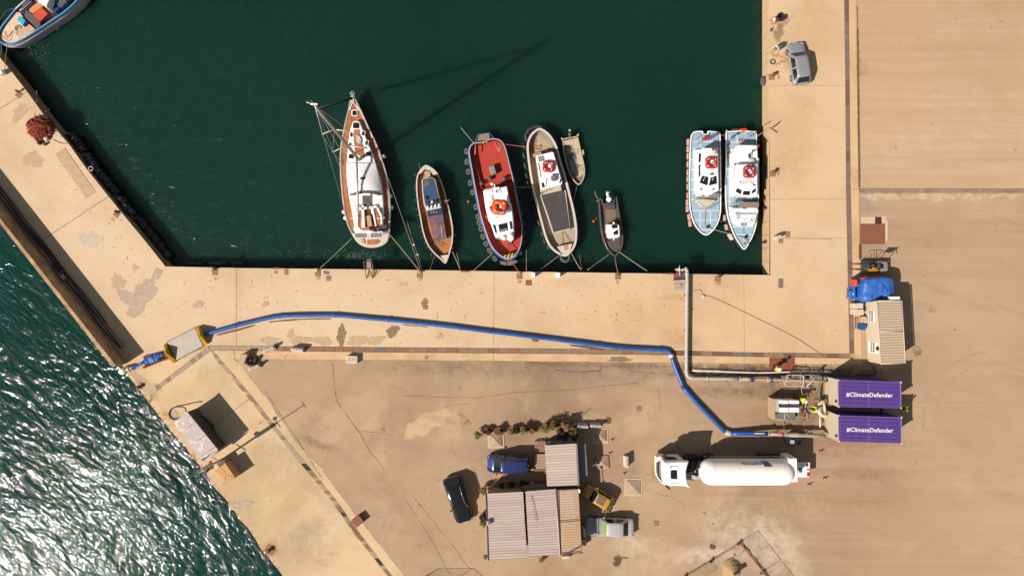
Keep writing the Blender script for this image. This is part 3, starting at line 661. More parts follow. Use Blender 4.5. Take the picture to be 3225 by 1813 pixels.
def solar(root, cv, pts, z, nx, ny, name='solar_panel'):
    q = [cv(x, y, z) for x, y in pts]
    m = MB(); m.prism([p[:2] for p in q], z - .04, z, 0); o = m.build(name, K_white, root); m = MB()
    for i in range(nx):
        for j in range(ny):
            def L(s_, t): return q[0].lerp(q[1], s_).lerp(q[3].lerp(q[2], s_), t)
            e = .08
            m.prism([L((i + a) / nx * .94 + .03, (j + b) / ny * .9 + .05)[:2] for a, b in ((e, e), (1 - e, e), (1 - e, 1 - e), (e, 1 - e))], z, z + .006)
    m.build('solar_cells', pm('solar_cell', (.012, .014, .03, 1), .15), o); return o
solar(ya, A, [(408, 1262), (520, 1260), (520, 1304), (410, 1306)], 1.3, 9, 4); solar(ya, A, [(545, 1260), (655, 1257), (655, 1301), (546, 1304)], 1.3, 9, 4)
m = MB()
for x in (410, 520, 546, 655): m.tube([A(x, 1280, -.35), A(x, 1280, 1.28)], .025)
m.build('panel_stand', K_steel, ya)
# mast, boom, spreaders and stays
MBs, MTp = A(447, 622, yz + .42), A(56, 138, 18.0)
def on_mast(z): return MBs.lerp(MTp, (z - MBs.z) / (MTp.z - MBs.z))
m = MB(); m.tube([MBs, on_mast(17), MTp], .16, 10, r1=.1); m.build('mast', pm('mast_alloy', lit(206, 188, 172), .5, .0), ya)
m = MB(); m.tube([on_mast(1.3), A(441, 1092, 1.1)], .1, 8); m.build('boom', pm('mast_alloy', None), ya)
def zm(px, py):   # mast height whose image is nearest to the given pixel
    return min((abs((on_mast(z / 10) - A(px, py, z / 10)).xy.length), z / 10) for z in range(0, 180))[1]
z1, z2 = zm(352, 490), zm(238, 352)
SP = []
m = MB()
for zz, l, r_ in ((z1, (215, 553), (515, 520)), (z2, (122, 397), (365, 372))):
    a, b, c = A(*l, zz + .1), on_mast(zz), A(*r_, zz + .1); m.tube([b, a], .07, 6, r1=.05); m.tube([b, c], .07, 6, r1=.05); SP.append((a, c))
m.build('spreader', K_offw, ya)
m = MB(); wr = .02
for i, ch in ((0, (284, 640)), (1, (655, 640))):
    m.tube([on_mast(17.6), SP[1][i], SP[0][i], A(*ch, yz + .1)], wr, 5); m.tube([on_mast(z2), SP[0][i]], wr, 5); m.tube([on_mast(z1), A(*ch, yz + .1)], wr, 5)
m.tube([MTp, A(378, 1268, yz + .1)], wr, 5); m.tube([MTp, A(706, 1262, yz + .1)], wr, 5); m.tube([on_mast(17), A(396, 66, yz + .2)], wr, 5); m.tube([MTp, A(441, 1092, 1.3)], wr, 5)
m.build('rigging', K_steel, ya)
m = MB(); a, b = A(395, 80, yz + .5), on_mast(16.6); m.tube([a, a.lerp(b, .04), a.lerp(b, .5), a.lerp(b, .94), b], .07, 8); m.tube([a.lerp(b, .05), a.lerp(b, .6)], .13, 8, r1=.07); m.build('furled_sail', pm('navy_cloth', (.016, .014, .018, 1), .8), ya)
m = MB(); m.box(MTp + Vector((0, 0, .1)), (.5, .12, .1)); m.tube([MTp, MTp + Vector((-.5, .1, .3))], .03); m.tube([MTp, MTp + Vector((0.05, 0, 1.1))], .012); m.build('masthead_gear', K_white, ya)
rail(ya, A, [(372, 70), (350, 180), (322, 330), (296, 470), (287, 600), (288, 740), (300, 900), (324, 1080), (356, 1200), (386, 1262)], yz, .6, r=.014)
rail(ya, A, [(402, 60), (468, 195), (528, 330), (596, 480), (645, 620), (684, 760), (706, 900), (714, 1050), (710, 1180), (706, 1255)], yz, .6, r=.014)
m = MB(); L = [A(x, y, yz + .05) for x, y in [(300, 560), (286, 600), (300, 640), (292, 680)]]; m.tube(smooth_loop(L, 3, False), .03, 5)
for x, y in [(560, 660), (585, 690), (560, 690), (600, 650)]: m.tube(smooth_loop([A(x, y, yz + .45), A(x + 22, y + 8, yz + .47), A(x + 4, y + 20, yz + .5), A(x - 18, y + 5, yz + .47)], 4), .02, 5, closed=True)
m.build('deck_lines', K_roped, ya)
for x, y in [(664, 594), (722, 940), (733, 1040), (318, 1080), (331, 1133)]:
    c = A(x, y, -1.0); bumper(c - Vector((0, 0, .45)), c + Vector((0, 0, .45)), .2, K_white, 'white fender ball hanging over the side of the sailing yacht', 'fenders of the sailing yacht')

# ---------------------------------------------------------------- wooden boat with blue roofs
B = ZC(1260, 500, 4.024)
b2 = thing('wooden_boat', 'wooden workboat with two blue cabin roofs and orange brown deck beside the yacht', 'boat', B(430, 700, ZW))
z = -.75
hull(b2, [B(x, y, z) for x, y in [(320, 82), (385, 105), (440, 145), (487, 205), (522, 285), (562, 400), (602, 560), (642, 720), (668, 870), (666, 1040), (642, 1150), (612, 1250), (572, 1325), (500, 1262), (430, 1200), (350, 1095), (288, 930), (250, 730), (220, 560), (203, 380), (212, 230), (255, 140)]], z, z - .5, ZW - .3, .12, (pm('boat_grey_hull', lit(150, 132, 112), .7, var=.3), K_offw, K_wood), .9, inner=pm('boat_brown_inner', lit(132, 62, 34), .8, var=.3))
poly(b2, 'bow_deck', B, [(320, 90), (380, 112), (432, 150), (480, 205), (420, 205), (380, 150), (310, 130), (260, 190), (236, 190), (262, 142)], z - .3, z + .0, K_offw)
poly(b2, 'stern_deck', B, [(512, 1228), (610, 1212), (572, 1312)], z - .3, z + .01, K_offw)
poly(b2, 'bow_hatch', B, [(312, 148), (384, 165), (386, 238), (322, 250)], z - .45, z - .1, pm('boat_cream', lit(214, 184, 146), .8, var=.2), .03)
cz = z + .9
cab = poly(b2, 'cabin', B, [(272, 262), (405, 232), (446, 262), (478, 400), (515, 566), (520, 620), (334, 660), (300, 580), (282, 430)], z - .5, cz - .06, K_offw, .03)
bl = pm('faded_blue_roof', lit(44, 74, 120), .8, var=.25, scale=2, col2=lit(62, 84, 116))
poly(b2, 'cabin_roof', B, [(284, 268), (398, 242), (430, 268), (464, 400), (498, 545), (508, 568), (332, 612), (312, 560), (294, 430)], cz - .06, cz, bl, .02)
for x, y in [(355, 565), (465, 535), (333, 500)]:
    m = MB(); m.lathe([(.16, 0), (.2, .06), (.14, .16)], B(x, y, cz), (0, 0, 1), 14); m.build('vent', K_black, b2)
m = MB(); m.box(B(405, 552, cz + .12), (.08, .3, .2)); m.box(B(405, 545, cz + .2), (.28, .06, .08)); m.build('horn', K_white, b2)
m = MB()
for i in range(4): m.box(B(350 + i * 48, 618 - i * 9, cz + .06), (.12, .28, .22), R(-10))
m.build('deck_fitting', K_white, b2)
rr2 = pm('rusty_blue_roof', lit(66, 82, 118), .85, scale=1.4, col2=lit(172, 112, 92))
poly(b2, 'fore_roof', B, [(342, 660), (532, 622), (548, 690), (350, 728)], z - .5, cz - .3, pm('deep_blue_roof', lit(22, 42, 96), .7), .02)
poly(b2, 'hatch_cover', B, [(352, 730), (546, 694), (556, 812), (376, 828)], z - .5, z + .12, rr2, .02)
poly(b2, 'hatch_cover', B, [(378, 830), (558, 814), (594, 1002), (430, 1030)], z - .5, z + .1, rr2, .02)
m = MB(); m.box(B(528, 918, z + .13), (.05, 1.15, .04), R(6)); m.build('cover_bar', K_offw, b2)
m = MB()
for x in (385, 415, 425, 455): m.box(B(x + 8, 685 - x * .02, cz - .28), (.1, .04, .015), R(8))
m.build('name_lettering', K_white, b2)
for x, y in [(320, 310), (350, 300), (520, 1085), (470, 1060)]:
    m = MB(); q = z + (1.0 if y < 600 else -.4) ; cc = B(x, y, cz + .03 if y < 600 else z - .46)
    m.tube([cc + Vector((math.cos(t) * (.12 + t * .015), math.sin(t) * (.1 + t * .015), t * .004)) for t in [i * .5 for i in range(24)]], .018, 5); m.build('rope_coil', K_rope, b2)
m = MB(); m.tube([B(400, 590, z), B(385, 560, z + 2.2)], .035); m.build('pole', K_offw, b2)
m = MB(); m.tube([B(560, 575, z + .3), B(622, 518, z + 1.4)], .03); m.box(B(572, 535, z + .4), (.4, .15, .1), R(20)); m.build('boat_hook', K_plank, b2)
rope(b2, B, [(600, 760), (612, 850), (640, 960), (650, 920), (630, 1010)], z - .46, .015, K_roped)
for i, (x, y) in enumerate([(192, 200), (186, 360), (196, 520), (214, 640), (232, 715), (258, 850), (275, 920), (292, 990), (318, 1060), (348, 1120), (400, 1210), (462, 160), (626, 610), (652, 700), (678, 860), (694, 965), (684, 1050), (670, 1130)]):
    side = -1 if x < 400 and y > 170 else 1
    bumper(B(x, y, z - .75), B(x, y, z - .1), .13, K_tyre, 'dark tyre fender hung on the %s side of the wooden boat with blue roofs' % ('left' if side < 0 else 'right'), 'fenders on the %s of the blue roofed wooden boat' % ('left' if side < 0 else 'right'), 'tyre_fender', 'tyre')

# ---------------------------------------------------------------- red tug
C = ZC(1440, 400, 3.217)
tg = thing('tug_boat', 'tug with red deck, white wheelhouse and blue hull lined with tyres', 'tug boat', C(380, 700, ZW))
z = -.35
m_bh = pm('tug_blue_hull', lit(84, 128, 190), .6, var=.25, scale=1.5, col2=lit(60, 96, 150)); m_rd = pm('tug_red_deck', lit(206, 70, 48), .75, var=.16, scale=1.2, col2=lit(190, 54, 36)); m_ri = pm('tug_red_inner', lit(150, 36, 30), .8)
TO = [(350, 118), (400, 122), (440, 138), (478, 190), (505, 280), (535, 400), (562, 510), (598, 690), (630, 850), (654, 980), (656, 1090), (642, 1200), (600, 1285), (532, 1334), (470, 1322), (400, 1272), (338, 1190), (286, 1060), (238, 900), (190, 670), (152, 460), (124, 300), (120, 235), (140, 185), (180, 160), (245, 155), (300, 135)]
hull(tg, [C(x, y, z) for x, y in TO], z, z - .85, ZW - .4, .07, (m_bh, pm('tug_rim', lit(214, 202, 205), .5), m_rd), .97, belt=(z - .6, .16), inner=m_ri)
M_stp = NT('hazard_stripes'); tt = M_stp; wv = tt.n('ShaderNodeTexWave'); wv.inputs['Scale'].default_value = 1.0; wv.bands_direction = 'X'; tt.l(tt.map(tt.obj(), rot=(0, 0, R(20))), wv.inputs['Vector'])
tt.l(tt.mix(tt.mr(wv.outputs['Fac'], .45, .55), lit(236, 184, 70), lit(40, 34, 36)), tt.b.inputs['Base Color']); M_stp = tt.m
poly(tg, 'bow_plate', C, [(470, 1300), (590, 1272), (572, 1310), (530, 1330), (480, 1322)], z - .4, z + .0, M_stp)
poly(tg, 'stern_plate', C, [(236, 162), (302, 146), (306, 158), (246, 170)], z - .1, z + .02, M_stp)
poly(tg, 'stern_fender', C, [(204, 78), (324, 62), (334, 124), (210, 142)], ZW - .1, z - .25, pm('tug_pad', lit(176, 150, 124), .9, var=.35, scale=4), .04)
rope(tg, C, [(186, 150), (208, 76), (326, 60), (366, 108)], z - .15, .05, m_bh, 'stern_bracket', sm=1)
pad = pm('tug_grey_pad', lit(142, 130, 122), .9, var=.3, scale=4)
for pts in ([(430, 1352), (505, 1360), (502, 1402), (440, 1388)], [(508, 1360), (600, 1342), (620, 1362), (560, 1396), (512, 1402)]): poly(tg, 'bow_fender', C, pts, ZW - .2, z - .45, pad, .06)
# deck gear
poly(tg, 'winch_box', C, [(318, 402), (372, 384), (398, 468), (346, 490)], z - .85, z - .15, K_mgrey, .04)
m = MB()
for x, y in [(250, 575), (332, 525), (480, 525), (418, 618)]: m.lathe([(.16, 0), (.16, .35), (.24, .37), (.24, .44)], C(x, y, z - .85), (0, 0, 1), 12)
m.build('bollard', K_dgrey, tg)
m = MB(); m.tube([C(262, 572, z - .6), C(322, 532, z - .6)], .07); m.tube([C(492, 520, z - .6), C(548, 492, z - .5)], .07)
m.tube([C(240, 600, z - .7), C(250, 620, z - .7), C(440, 585, z - .6), C(445, 572, z - .6), C(556, 545, z - .6)], .05); m.build('tow_bar', m_ri, tg)
m = MB(); m.tube(smooth_loop([C(x, y, z - .8) for x, y in [(385, 160), (412, 220), (432, 245), (448, 190), (420, 215), (415, 240), (450, 210)]], 3, False), .035, 5); m.tube([C(185, 180, z - .1), C(180, 280, z - .1)], .05); m.build('tow_rope', pm('boat_cream', None), tg)
m = MB(); m.tube([C(x, y, z - .5) for x, y in [(188, 340), (230, 540), (245, 620), (285, 628)]], .04); m.tube([C(505, 300, z - .4), C(545, 470, z - .4)], .05); m.build('deck_rail', m_rd, tg)
dk = z - .85
base = [(262, 645), (500, 600), (520, 700), (560, 900), (578, 980), (572, 1130), (545, 1160), (510, 1130), (385, 1115), (340, 985), (300, 880), (280, 780)]
poly(tg, 'deckhouse', C, base, dk, 1.0, K_white, .06)
poly(tg, 'deckhouse_roof', C, [(272, 636), (352, 620), (356, 610), (430, 606), (432, 640), (500, 598), (522, 700), (545, 780), (300, 850), (285, 760)], .9, 1.12, K_white, .05)
poly(tg, 'wheelhouse', C, [(300, 810), (545, 770), (570, 900), (578, 1050), (398, 1120), (385, 1105), (340, 980), (310, 930)], .9, 2.2, K_white, .12)
m = MB()
for pts in ([(416, 988), (506, 968), (518, 1046), (430, 1066)],):
    poly(tg, 'windscreen', C, pts, 2.1, 2.225, K_glass, .01)
for pts in ([(360, 992), (386, 990), (404, 1074), (386, 1072)], [(528, 958), (552, 952), (562, 1028), (540, 1038)]): poly(tg, 'side_window', C, pts, 2.1, 2.225, K_glass, .01)
poly(tg, 'window_inner', C, [(436, 1040), (506, 1024), (510, 1040), (438, 1056)], 2.2, 2.235, K_mgrey)
m = MB(); m.lathe([(.22, 0), (.22, .2), (.1, .3)], C(472, 1127, 1.0), (0, 0, 1), 16); m.build('light_dome', K_white, tg)
m = MB(); m.lathe([(.36, 0), (.36, .35), (.2, .45)], C(541, 1120, 1.2), (0, 0, 1), 16); m.build('searchlight', K_white, tg)
m = MB(); m.tube([C(375, 560, 1.1), C(380, 605, 1.1)], .05); m.lathe([(.14, 0), (.14, .2)], C(352, 580, 1.1)); m.build('horn', K_white, tg)
m = MB(); m.tube([C(360, 640, 1.1), C(345, 620, 1.1)], .04); m.tube(smooth_loop([C(412, 648, 1.18), C(395, 640, 1.18), C(390, 655, 1.18), C(405, 665, 1.18)], 3), .03, 5, closed=True)
m.tube([C(365, 690, 1.16), C(345, 700, 1.16), C(380, 768, 1.16)], .025); m.tube([C(430, 600, 1.18), C(448, 670, 1.18), C(480, 655, 1.18)], .02); m.build('roof_pipe', K_mgrey, tg)
rail(tg, C, [(285, 645), (300, 760), (318, 850)], 1.1, .7, K_offw, r=.02); rail(tg, C, [(440, 615), (500, 604), (520, 690), (538, 770)], 1.1, .6, K_offw, r=.02)
ring_raft(tg, C(428, 812, 2.75), .98, K_orange, R(-6), 'life_raft', .2)
poly(tg, 'raft_box', C, [(400, 780), (455, 775), (458, 845), (405, 850)], 2.2, 2.6, K_offw, .03)
m = MB()
for x, y in [(345, 830), (510, 800), (298, 905)]: m.torus(C(x, y, 2.4 if x > 300 else 1.5), .22, .07, (1, .2, .3), 14, 6)
m.build('lifebuoy', K_red, tg)
m = MB(); m.tube([C(460, 860, 2.3), C(530, 850, 4.5)], .06, 6); m.tube([C(465, 860, 3.2), C(380, 930, 2.3)], .02); m.tube([C(440, 870, 3.4), C(520, 860, 3.4)], .035)
for x in (405, 425, 445, 470): m.lathe([(.06, 0), (.06, .2)], C(x, 858, 3.0))
m.build('signal_mast', K_steel, tg)
m = MB(); m.tube([C(512, 1165, dk + .3), C(535, 1290, z)], .03); m.lathe([(.14, 0), (.14, .4)], C(522, 1172, dk)); m.tube([C(490, 1172, dk + .25), C(548, 1180, dk + .25)], .06); m.build('bow_bitt', K_dgrey, tg)
lt = [(85, 245), (88, 352), (103, 452), (123, 565), (147, 660), (180, 808), (202, 908), (215, 968), (232, 1030), (252, 1108), (283, 1182), (320, 1250), (373, 1330)]
for i, (x, y) in enumerate(lt):
    d = Vector((lt[min(i + 1, 12)][0] - lt[max(0, i - 1)][0], -(lt[min(i + 1, 12)][1] - lt[max(0, i - 1)][1]))).normalized()
    tyre(C(x + 9, y, z - .75), .34, .12, (-d.y * -1, -d.x * 1 if 0 else d.x * -1, .9), K_tyre2, 'tyre hung outside the blue left side of the red tug', 'tyres on the left side of the red tug')
for i, (x, y) in enumerate([(588, 560), (612, 660), (636, 780), (655, 870), (676, 980), (680, 1080), (676, 1180), (652, 1265)]):
    tyre(C(x, y, z - .8), .34, .12, (1, -.2, .5), K_tyre, 'dark tyre hung outside the right side of the red tug', 'tyres on the right side of the red tug')
m = MB(); m.lathe([(.02, -.16), (.12, -.11), (.16, 0), (.12, .11), (.02, .16)], C(115, 753, ZW + .06), (0, 0, 1), 14); tag(m.build('buoy', K_orange), 'small orange buoy floating left of the red tug', 'buoy')

# ---------------------------------------------------------------- white wooden boat with dark hatch cover
D = ZC(1630, 380, 3.148)
b4 = thing('work_boat', 'long white wooden boat with white cabin roof and dark grey tarpaulin hatch', 'boat', D(340, 700, ZW))
z = -.55
m_tan = pm('tan_deck', lit(200, 180, 148), .8, var=.18, scale=1.5); m_wh = pm('old_white_gunwale', lit(236, 222, 206), .6, var=.14, scale=3)
hull(b4, [D(x, y, z) for x, y in [(208, 76), (262, 92), (312, 130), (356, 190), (392, 262), (430, 395), (480, 560), (520, 720), (560, 880), (586, 1040), (586, 1180), (562, 1260), (522, 1312), (472, 1345), (400, 1320), (322, 1255), (270, 1150), (228, 1000), (188, 850), (148, 680), (113, 480), (92, 300), (97, 210), (135, 130)]], z, z - .62, ZW - .35, .2, (pm('boat_grey_hull', None), m_wh, m_tan), .92, inner=K_mgrey)
poly(b4, 'bow_deck', D, [(392, 1248), (545, 1216), (520, 1290), (470, 1330), (430, 1300)], z - .5, z - .0, m_wh, .02)
poly(b4, 'bow_hatch', D, [(455, 1240), (500, 1232), (500, 1275), (478, 1290), (458, 1280)], z - .1, z + .05, pm('orange_wood', lit(220, 160, 120), .8), .02)
cz = z + 1.1
poly(b4, 'cabin', D, [(180, 350), (352, 308), (440, 690), (232, 738)], z - .6, z + .2, pm('boat_white_wall', lit(222, 205, 180), .7), .03)
poly(b4, 'cabin_roof', D, [(182, 352), (200, 342), (345, 306), (358, 312), (446, 612), (440, 628), (345, 660), (250, 672), (236, 660)], z + .2, cz, K_white, .06)
solar(b4, D, [(198, 356), (258, 342), (272, 400), (210, 412)], cz + .05, 3, 3)
ring_raft(b4, D(305, 455, cz + .2), .82, K_red, R(-4))
for x, y, a, b, r_ in [(253, 640, 26, 48, -15), (424, 598, 14, 44, 12)]: win(b4, D, x, y, a, b, cz, R(-r_), 'roof_window', K_glass, 3.148, .03)
m = MB(); m.tube([D(348, 530, cz), D(348, 590, cz + 1.6)], .05); m.box(D(350, 575, cz + .3), (.45, .5, .25)); m.tube([D(322, 600, cz + .8), D(378, 590, cz + .8)], .03); m.build('lamp_post', K_steel, b4)
m = MB(); m.tube([D(205, 420, cz + .06), D(230, 560, cz + .06)], .03); m.tube([D(290, 570, cz + .05), D(280, 650, cz + .05)], .03); m.build('hand_rail', K_mgrey, b4)
poly(b4, 'hatch_tarpaulin', D, [(232, 742), (250, 735), (380, 705), (462, 690), (474, 760), (498, 930), (514, 1065), (440, 1085), (356, 1104), (330, 1020), (290, 900)], z - .6, z + .06, pm('dark_tarpaulin', lit(84, 76, 72), .8, var=.25, scale=1.2, bump=.5), .05)
for pts in ([(224, 738), (234, 738), (362, 1108), (350, 1112)], [(466, 690), (478, 690), (520, 1062), (508, 1066)], [(350, 1108), (518, 1066), (522, 1076), (352, 1118)]): poly(b4, 'hatch_coaming', D, pts, z - .6, z - .02, m_wh, .01)
poly(b4, 'deck_crate', D, [(150, 330), (235, 305), (240, 335), (160, 362)], z - .6, z - .1, pm('orange_wood', None), .02)
rope(b4, D, [(205, 130), (160, 200), (120, 350)], z - .5, .02, K_roped); rope(b4, D, [(190, 110), (290, 200), (360, 265)], z - .4, .02, K_roped)
rope(b4, D, [(150, 215), (170, 185), (175, 215), (150, 225), (190, 260), (230, 240), (220, 285), (160, 270), (120, 260)], z - .5, .025, K_red, sm=3)
rope(b4, D, [(445, 1100), (440, 1150), (460, 1250)], z - .5, .02, K_roped); rope(b4, D, [(455, 1095), (495, 1160), (520, 1200), (505, 1230)], z - .5, .02, K_roped)
m = MB()
for i in range(14): m.tube([D(250 + i * 8 + random.uniform(-6, 6), 300 + random.uniform(-12, 12), z - .3), D(262 + i * 8, 292 + random.uniform(-14, 14), z - .1)], .05, 5)
m.build('net_bundle', K_black, b4)
lt = [(72, 250), (70, 345), (82, 448), (98, 548), (108, 622), (124, 655), (150, 722), (156, 775), (172, 860), (186, 920), (218, 1010), (250, 1120), (272, 1188), (310, 1250)]
for i, (x, y) in enumerate(lt): tyre(D(x, y, z - .7), .36, .14, (1, .25, .45), K_tyre, 'dark tyre hung along the left side of the white boat with grey hatch', 'tyres on the left side of the white wooden boat')
for x, y in [(515, 640), (522, 700), (532, 760), (574, 910), (586, 980), (588, 1040), (598, 1110), (600, 1175)]: tyre(D(x, y, z - .75), .33, .13, (1, -.2, .45), K_tyre, 'dark tyre hung along the right side of the white boat with grey hatch', 'tyres on the right side of the white wooden boat')
m = MB(); m.torus(D(474, 1356, z - .6), .42, .15, (0, .35, 1), 22, 8); tag(m.build('tyre_fender', K_tyre2), 'tyre hanging under the bow of the white boat with grey hatch', 'tyre')
m = MB(); m.tube([D(86, 205, z - .4), D(78, 150, z - .4), D(110, 90, z - .4), D(160, 66, z - .4), D(210, 56, z - .4), D(270, 75, z - .4), D(330, 125, z - .4), D(395, 240, z - .4)], .14, 7); m.build('stern_bumper', K_tyre, b4)

# ---------------------------------------------------------------- small open dinghy
d5 = thing('dinghy', 'small cream open dinghy with outboard motor right of the long white boat', 'boat', D(555, 400, ZW))
z = -1.2
m_dc = pm('dinghy_cream', lit(226, 204, 174), .6, var=.22, scale=4)
hull(d5, [D(x, y, z) for x, y in [(448, 190), (450, 183), (520, 165), (588, 156), (596, 160), (628, 300), (660, 440), (665, 530), (642, 600), (604, 636), (550, 590), (500, 490), (466, 370), (450, 260)]], z, z - .32, ZW - .15, .1, (pm('dinghy_hull', lit(180, 165, 140), .6), m_dc, pm('dinghy_floor', lit(140, 120, 98), .8)), .9, inner=K_mgrey)
poly(d5, 'side_bench', D, [(550, 240), (590, 170), (618, 290), (652, 440), (656, 530), (600, 570), (614, 460), (580, 330)], z - .3, z + .01, m_dc, .01)
poly(d5, 'stern_bench', D, [(462, 200), (585, 172), (592, 225), (550, 238), (490, 240), (466, 240)], z - .3, z - .01, m_dc, .01)
for pts in ([(488, 244), (548, 236), (566, 300), (520, 345), (494, 320)], [(510, 384), (588, 378), (608, 450), (530, 468)], [(532, 474), (612, 458), (612, 545), (560, 530)]): poly(d5, 'floor_board', D, pts, z - .32, z - .27, K_mgrey, .0)
poly(d5, 'thwart', D, [(506, 350), (584, 346), (592, 376), (514, 382)], z - .3, z - .12, K_dgrey, .01)
poly(d5, 'side_pad', D, [(640, 290), (656, 288), (662, 335), (646, 338)], z - .3, z + .05, m_dc, .02)
m = MB()
for x, y in [(602, 292), (586, 322), (545, 300), (632, 480), (546, 485)]: m.torus(D(x, y, z + .03), .13, .025, (0, 0, 1), 12, 5)
m.build('rope_coil', K_rope, d5)
def outboard(root, cv, x, y, z, s, mat, mat2=None, rz=0):
    c = cv(x, y, z); m = MB(); m.lathe([(.02, .34), (.15, .3), (.2, .12), (.19, -.05), (.12, -.2)], c, (.1, .15, 1), 12); o = m.build('outboard_motor', mat, root)
    m = MB(); m.box(c + Vector((0, .12, -.5)), (.1, .16, .8)); m.tube([c + Vector((0, -.1, .05)), c + Vector((.05, -.5, .1))], .03); m.build('motor_leg', K_dgrey, o)
outboard(d5, D, 518, 140, z + .2, 1, K_dgrey)
m = MB(); m.lathe([(.02, 0), (.12, .04), (.12, .1)], D(518, 97, z + .4)); m.build('motor_cap', K_offw, d5)
rope(None, D, [(592, 640, z), (545, 830, -1.2)], 0, .025, K_rope, 'mooring_rope', 'slack rope from the cream dinghy to the long white boat', 'rope')

# ---------------------------------------------------------------- dark rigid boat
E_ = ZC(1830, 580, 5.571)
d6 = thing('rigid_boat', 'small dark grey boat with white console and white outboard motor', 'boat', E_(530, 750, ZW))
z = -1.05; m_dg = pm('boat_charcoal', lit(98, 88, 82), .55, var=.2)
hull(d6, [E_(x, y, z) for x, y in [(302, 262), (350, 250), (372, 268), (385, 340), (560, 325), (570, 232), (598, 212), (628, 225), (650, 380), (690, 600), (722, 760), (738, 900), (732, 1050), (684, 1180), (600, 1278), (520, 1225), (440, 1130), (372, 960), (334, 750), (312, 500)]], z, z - .38, ZW - .2, .13, (m_dg, m_dg, pm('charcoal_deck', lit(108, 94, 86), .8)), .93, inner=K_dgrey, sm=False)
poly(d6, 'floor_mat', E_, [(428, 440), (600, 440), (628, 600), (640, 690), (440, 700)], z - .4, z - .33, pm('tan_floor', lit(146, 122, 98), .8, var=.25, scale=5), .01)
poly(d6, 'stern_bench', E_, [(382, 366), (600, 355), (600, 430), (395, 440)], z - .4, z - .1, m_dg, .03)
poly(d6, 'bow_locker', E_, [(455, 1000), (700, 950), (690, 1110), (625, 1190), (560, 1170), (500, 1100)], z - .4, z - .08, m_dg, .03)
poly(d6, 'console', E_, [(450, 705), (640, 695), (672, 720), (684, 860), (680, 915), (640, 938), (500, 942), (470, 900), (445, 820)], z - .38, z + .75, K_white, .06)
poly(d6, 'console_screen', E_, [(535, 712), (638, 702), (640, 770), (545, 778)], z + .7, z + .77, K_glass)
poly(d6, 'console_screen', E_, [(568, 840), (650, 790), (650, 884), (570, 888)], z + .7, z + .77, K_glass)
rope(d6, E_, [(452, 740), (440, 850), (460, 920), (500, 965), (620, 970), (690, 900), (690, 740)], z + .4, .03, K_steel, 'hand_rail', sm=2)
poly(d6, 'seat', E_, [(430, 740), (450, 740), (470, 900), (445, 880)], z - .3, z + .3, pm('orange_wood', None), .03)
m = MB(); m.lathe([(.08, 0), (.08, .15)], E_(572, 968, z + .3)); m.lathe([(.1, 0), (.12, .2), (.04, .3)], E_(570, 680, z + .6)); m.build('lamp', K_white, d6)
m = MB(); m.tube([E_(560, 670, z + .2), E_(545, 640, z + .25), E_(525, 632, z + .2)], .05); m.build('hose', K_red, d6)
m = MB(); m.lathe([(.02, .5), (.2, .45), (.29, .2), (.28, 0), (.15, -.15)], E_(487, 268, z + .2), (0, 0, 1), 16); o = m.build('outboard_motor', K_white, d6)
m = MB(); m.tube([E_(478, 215, z + .2), E_(455, 165, z + .15), E_(452, 120, z + .1)], .15, 8, r1=.05); m.tube([E_(465, 160, z + .15), E_(505, 128, z + .1)], .07, 6, r1=.03); m.build('motor_leg', K_white, o)
rail(d6, E_, [(330, 330), (342, 560), (360, 780), (392, 950), (455, 1110), (560, 1215)], z, .12, r=.012, mid=False)
m = MB(); m.lathe([(.02, -.16), (.12, -.1), (.16, 0), (.12, .12), (.03, .18)], E_(222, 648, ZW + .05), (0, 0, 1), 12); o = m.build('buoy', K_orange); tag(o, 'orange buoy with red tag floating left of the dark boat', 'buoy')
m = MB(); m.lathe([(.02, 0), (.1, .05), (.08, .2)], E_(262, 610, ZW), (.4, .4, 1), 10); m.build('buoy_tag', K_red, o)
m = MB(); m.tube([E_(302, 268, z), E_(262, 205, z + .1), E_(240, 120, z + .3)], .03, 5); m.tube([E_(310, 290, z), E_(270, 300, z)], .04); m.build('rod', K_rope, d6)
# ---------------------------------------------------------------- two pilot boats
F = ZC(2140, 380, 3.369)
m_lb = pm('pilot_deck_blue', lit(170, 202, 218), .6, var=.08, scale=1); m_lb2 = pm('pilot_deck_blue_light', lit(188, 214, 226), .6, var=.08, scale=1)
m_hd = pm('pilot_dark_hull', lit(70, 58, 56), .6); m_salmon = pm('salmon_fender', lit(226, 184, 158), .7, var=.2)
def text_obj(name, body, size, mat, parent, p, rz, z_up=.004, bold=0.0, sx=1.0):
    cu = bpy.data.curves.new(name, 'FONT'); cu.body = body; cu.size = size; cu.align_x = 'CENTER'; cu.align_y = 'CENTER'; cu.extrude = .003; cu.offset = bold; cu.resolution_u = 3; cu.space_character = 1.06 if bold else 1
    tmp = bpy.data.objects.new(name, cu); COL.objects.link(tmp); dg = bpy.context.evaluated_depsgraph_get()
    me = bpy.data.meshes.new_from_object(tmp.evaluated_get(dg)); bpy.data.objects.remove(tmp)
    o = bpy.data.objects.new(name, me); me.name = name; me.materials.clear(); me.materials.append(mat); COL.objects.link(o)
    loc = Vector(p); o0 = Vector((0, 0, 0)); r = parent
    while r is not None: o0 += r.location; r = r.parent
    o.parent = parent; o.location = loc - o0 + Vector((0, 0, z_up)); o.rotation_euler = (0, 0, rz); o.scale = (sx, 1, 1); return o
def pilot(name, label, out, z, left):
    t = thing(name, label, 'pilot boat', F(270 if left else 660, 600, ZW))
    hull(t, [F(x, y, z) for x, y in out], z, z - .1, ZW - .3, .1, (m_hd, K_white, m_lb), .93, k=3)
    return t
